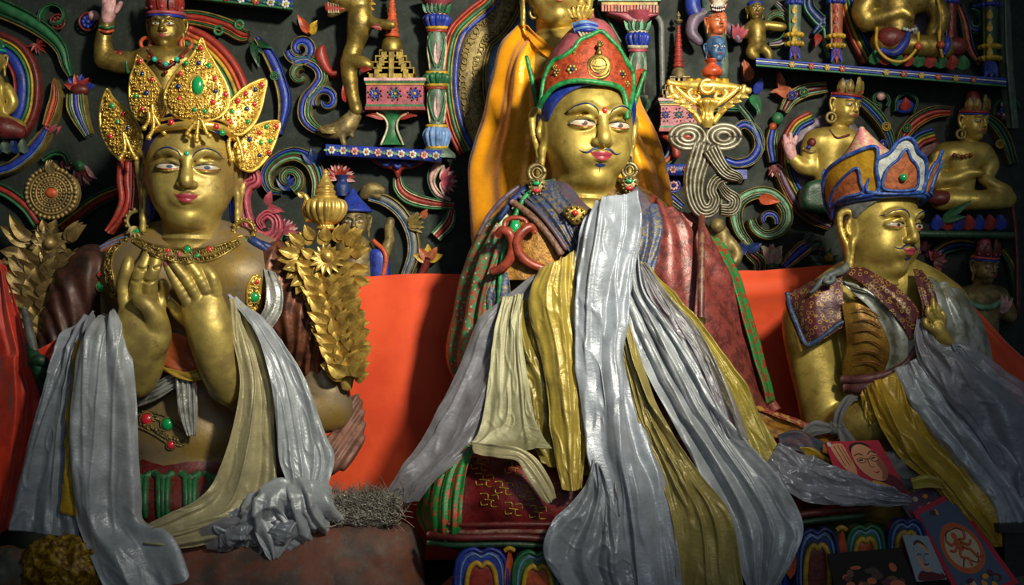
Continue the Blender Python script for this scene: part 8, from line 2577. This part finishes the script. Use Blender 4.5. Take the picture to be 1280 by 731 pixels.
c.line('glasses', [[(.43, .38), (.5, .34), (.58, .36), (.56, .42), (.48, .44), (.43, .38)], [(.66, .34), (.74, .29), (.81, .31), (.80, .37), (.71, .40), (.66, .34)], [(.58, .37), (.66, .35)]], .35, INKD)
c.line('eyes', [[(.47, .39), (.53, .38)], [(.70, .345), (.76, .325)]], .8, INKD)
c.poly('lips', [(.6, .6), (.66, .61), (.73, .575), (.68, .63)], INKR)
c.line('fingers', [[(.13, .1), (.2, .5)], [(.2, .08), (.27, .5)], [(.26, .1), (.31, .45)]], .35, SKIN2)
c.line('brow', [[(.42, .30), (.5, .26), (.57, .29)], [(.66, .27), (.74, .21), (.8, .25)]], .5, INKD)
c.line('nose', [[(.62, .34), (.61, .5), (.67, .51)]], .4, SKIN2)
c.ell('corner_seal', .05, .07, .035, .05, INKW)
c = Card('small_portrait_print', 'small portrait print of a smiling bald man on grey', 'photo print', [(1128, 668, -148), (1160, 670, -142), (1184, 724, -158), (1146, 727, -164)], ink('print_grey', '8a96a0'))
c.poly('robe', [(.1, .98), (.25, .78), (.5, .82), (.8, .76), (.96, .98)], INKM)
c.ell('face', .5, .46, .27, .34, SKIN, -6)
c.poly('hair', [(.24, .36), (.3, .18), (.5, .1), (.68, .16), (.78, .34), (.66, .22), (.5, .17), (.34, .22)], INKG)
c.line('glasses', [[(.3, .44), (.38, .41), (.46, .44)], [(.56, .44), (.64, .41), (.72, .42)]], .5, INKD)
c.poly('smile', [(.42, .62), (.52, .64), (.62, .61), (.56, .66), (.46, .67)], INKM)
c.line('nose', [[(.5, .46), (.49, .56), (.54, .57)]], .4, SKIN2)
c = Card('deity_print', 'tall colourful print of a dancing figure in a white disc, red bordered', 'print', [(1141, 640, -120), (1190, 614, -104), (1274, 728, -142), (1205, 760, -164)], INKR)
c.poly('field', [(.1, .05), (.9, .05), (.92, .95), (.08, .95)], INKB, 1)
c.ell('flame_ring', .5, .5, .36, .26, INKO)
c.ell('disc', .5, .5, .29, .2, INKC)
c.ell('figure_head', .49, .37, .05, .035, INKO)
c.ell('figure_body', .49, .46, .07, .07, INKO)
c.line('figure_limbs', [[(.46, .42), (.36, .44), (.30, .38)], [(.54, .42), (.64, .43), (.70, .37)], [(.46, .45), (.36, .50), (.28, .48)], [(.54, .45), (.64, .5), (.72, .47)], [(.46, .5), (.40, .57), (.50, .62), (.48, .68)], [(.52, .5), (.62, .55), (.66, .63), (.76, .64)]], 1.6, INKO)
c.line('scarf_lines', [[(.3, .38), (.38, .32), (.5, .31), (.62, .32), (.7, .37)], [(.34, .66), (.45, .60), (.6, .68), (.7, .6)]], .7, INKM)
R_ = random.Random(3)
mm = [INKO, INKC, INKY, INKT, INKM]
for k in range(26):
    u, v = R_.uniform(.15, .85), R_.choice([R_.uniform(.08, .24), R_.uniform(.76, .93), R_.uniform(.1, .9)])
    if ((u - .5) / .38) ** 2 + ((v - .5) / .28) ** 2 < 1:
        continue
    c.ell('small_motif', u, v, R_.uniform(.03, .06), R_.uniform(.02, .04), mm[k % 5])
c = Card('dark_print', 'dark brown scenic print leaning at the bottom right', 'print', [(1034, 692, -160), (1126, 684, -152), (1150, 742, -170), (1046, 748, -176)], INKD)
for k in range(16):
    c.ell('glow', R_.uniform(.15, .85), R_.uniform(.35, .85), R_.uniform(.04, .1), R_.uniform(.04, .1), [INKG, INKM, INKO, ink('print_umber', '6a4424')][k % 4 if k % 5 else 2])
c = Card('patterned_print', 'small violet patterned print tucked behind the red bordered print', 'print', [(1120, 620, -104), (1172, 608, -94), (1186, 640, -112), (1150, 668, -128)], ink('print_violet', '5a4056'))
for k in range(12):
    c.ell('small_motif', .12 + .25 * (k % 4), .2 + .28 * (k // 4), .06, .07, mm[k % 5])
mb = MB(); sheet(mb, [[(1138, 598, -106), (1142, 612, -112)], [(1158, 594, -110), (1160, 610, -116)], [(1178, 600, -108), (1178, 612, -114)]], 20, 24, 0, (1, 3, .3))
tag(build(mb, 'yellow_rag', SYELL, solid=.004), 'small folded yellow cloth above the violet patterned print', 'cloth')
mb = MB(); dome(mb, 1115, 590, -80, 30, 24, 16, 4, .12, 5, n=60)
tag(build(mb, 'grey_rag', satin('dusty_grey_rag', '6f6f70', rough=.6, metal=0)), 'dusty grey rag between the red portrait and the deep yellow scarf', 'cloth')
r = thing('wooden_box', 'dark wooden box corner at the right edge below the scarves', 'box', P(1275, 760, -90))
mb = MB(); boxpx(mb, 1256, 664, 1340, 780, -128, -40); build(mb, 'body', mat('dark_wood', srgb('14120f'), .6, bump=.3), r)
mb = MB(); boxpx(mb, 1249, 656, 1345, 666, -134, -36); build(mb, 'lid', mat('dark_wood_lid', srgb('23211f'), .5, bump=.3), r)
mb = MB(); s = SDF(.006)
s.pc([(1120, 722, 10), (1170, 735, -30), (1230, 742, -60), (1330, 740, -60)], [46, 60, 70, 74], 20)
mb.add(*s.mesh()); tag(build(mb, 'dark_pedestal', mat('dark_pedestal_paint', srgb('2a2a22'), .6, c2=srgb('3f2a20'), ns=12, bump=.4)), 'dark worn pedestal under the right statue and the prints', 'pedestal')
# altar the statues stand on
struct('trim_1', -2.6, 2.6, 3.5, 4.6, 0, .62, paint('altar_stone', '2f2a24', .8))
camd = bpy.data.cameras.new('camera'); cam = bpy.data.objects.new('camera', camd); COL.objects.link(cam)
cam.location = (0, 0, CZ); cam.rotation_euler = (PI / 2, 0, 0); camd.sensor_width = 36; camd.lens = 45; camd.clip_start = .05
sc.camera = cam
sc.view_settings.view_transform = 'Standard'; sc.view_settings.look = 'None'; sc.view_settings.gamma = 1
sc.view_settings.exposure = 0.0
w = bpy.data.worlds.new('world'); sc.world = w; w.use_nodes = True
w.node_tree.nodes['Background'].inputs[0].default_value = (0.75, 0.9, 1.0, 1); w.node_tree.nodes['Background'].inputs[1].default_value = 0.075


def lamp(name, typ, loc, target, power, col, size=.3, **k):
    l = bpy.data.lights.new(name, typ); o = bpy.data.objects.new(name, l); COL.objects.link(o)
    l.energy = power; l.color = col
    if typ == 'AREA':
        l.size = size
    else:
        l.shadow_soft_size = size
    for a, b in k.items():
        setattr(l, a, b)
    o.location = loc
    o.rotation_euler = (Vector(target) - Vector(loc)).to_track_quat('-Z', 'Y').to_euler()
    return o


lamp('window_light', 'SPOT', (1.75, 0.05, 3.6), (0.0, 4.1, 2.34), 1700, (1.0, .93, .74), .22, spot_size=math.radians(44), spot_blend=1.0)
lamp('fill_light', 'AREA', (0.5, -0.8, 2.7), (0, 4, 1.4), 18, (.76, .88, 1.0), 2.2)  # soft cool fill added from the camera side, stands for no actual lamp


GROUPS = {'carved_pillar': 'painted pillars on the wall', 'crowned_deity': 'small crowned deities on the wall', 'seated_deity': 'small seated deities on the wall',
          'floral_shelf': 'blue floral wall shelves', 'arch_band': 'arched painted bands on the wall', 'scroll_ornament': 'scroll ornaments on the wall', 'rainbow_halo': 'rainbow halos on the wall',
          'carved_bud': 'carved buds on the wall', 'carved_leaf': 'carved leaves on the wall', 'stupa': 'small stupas on the wall', 'carved_throne': 'pink throne blocks on the wall', 'ribbon_leaf': 'ribbon leaves on the wall',
          'fan_flower': 'fan flowers on the wall', 'shelf_bracket': 'brackets under the shelves', 'dragon_curl': 'dragon curls on the wall', 'arched_halo': 'arched halo rims on the wall', 'orange_cloth': 'orange cloths behind the statues'}
for o in list(bpy.data.objects):
    k = o.name.split('.')[0]
    if o.parent is None and k in GROUPS and not o.get('kind'):
        o['group'] = GROUPS[k]
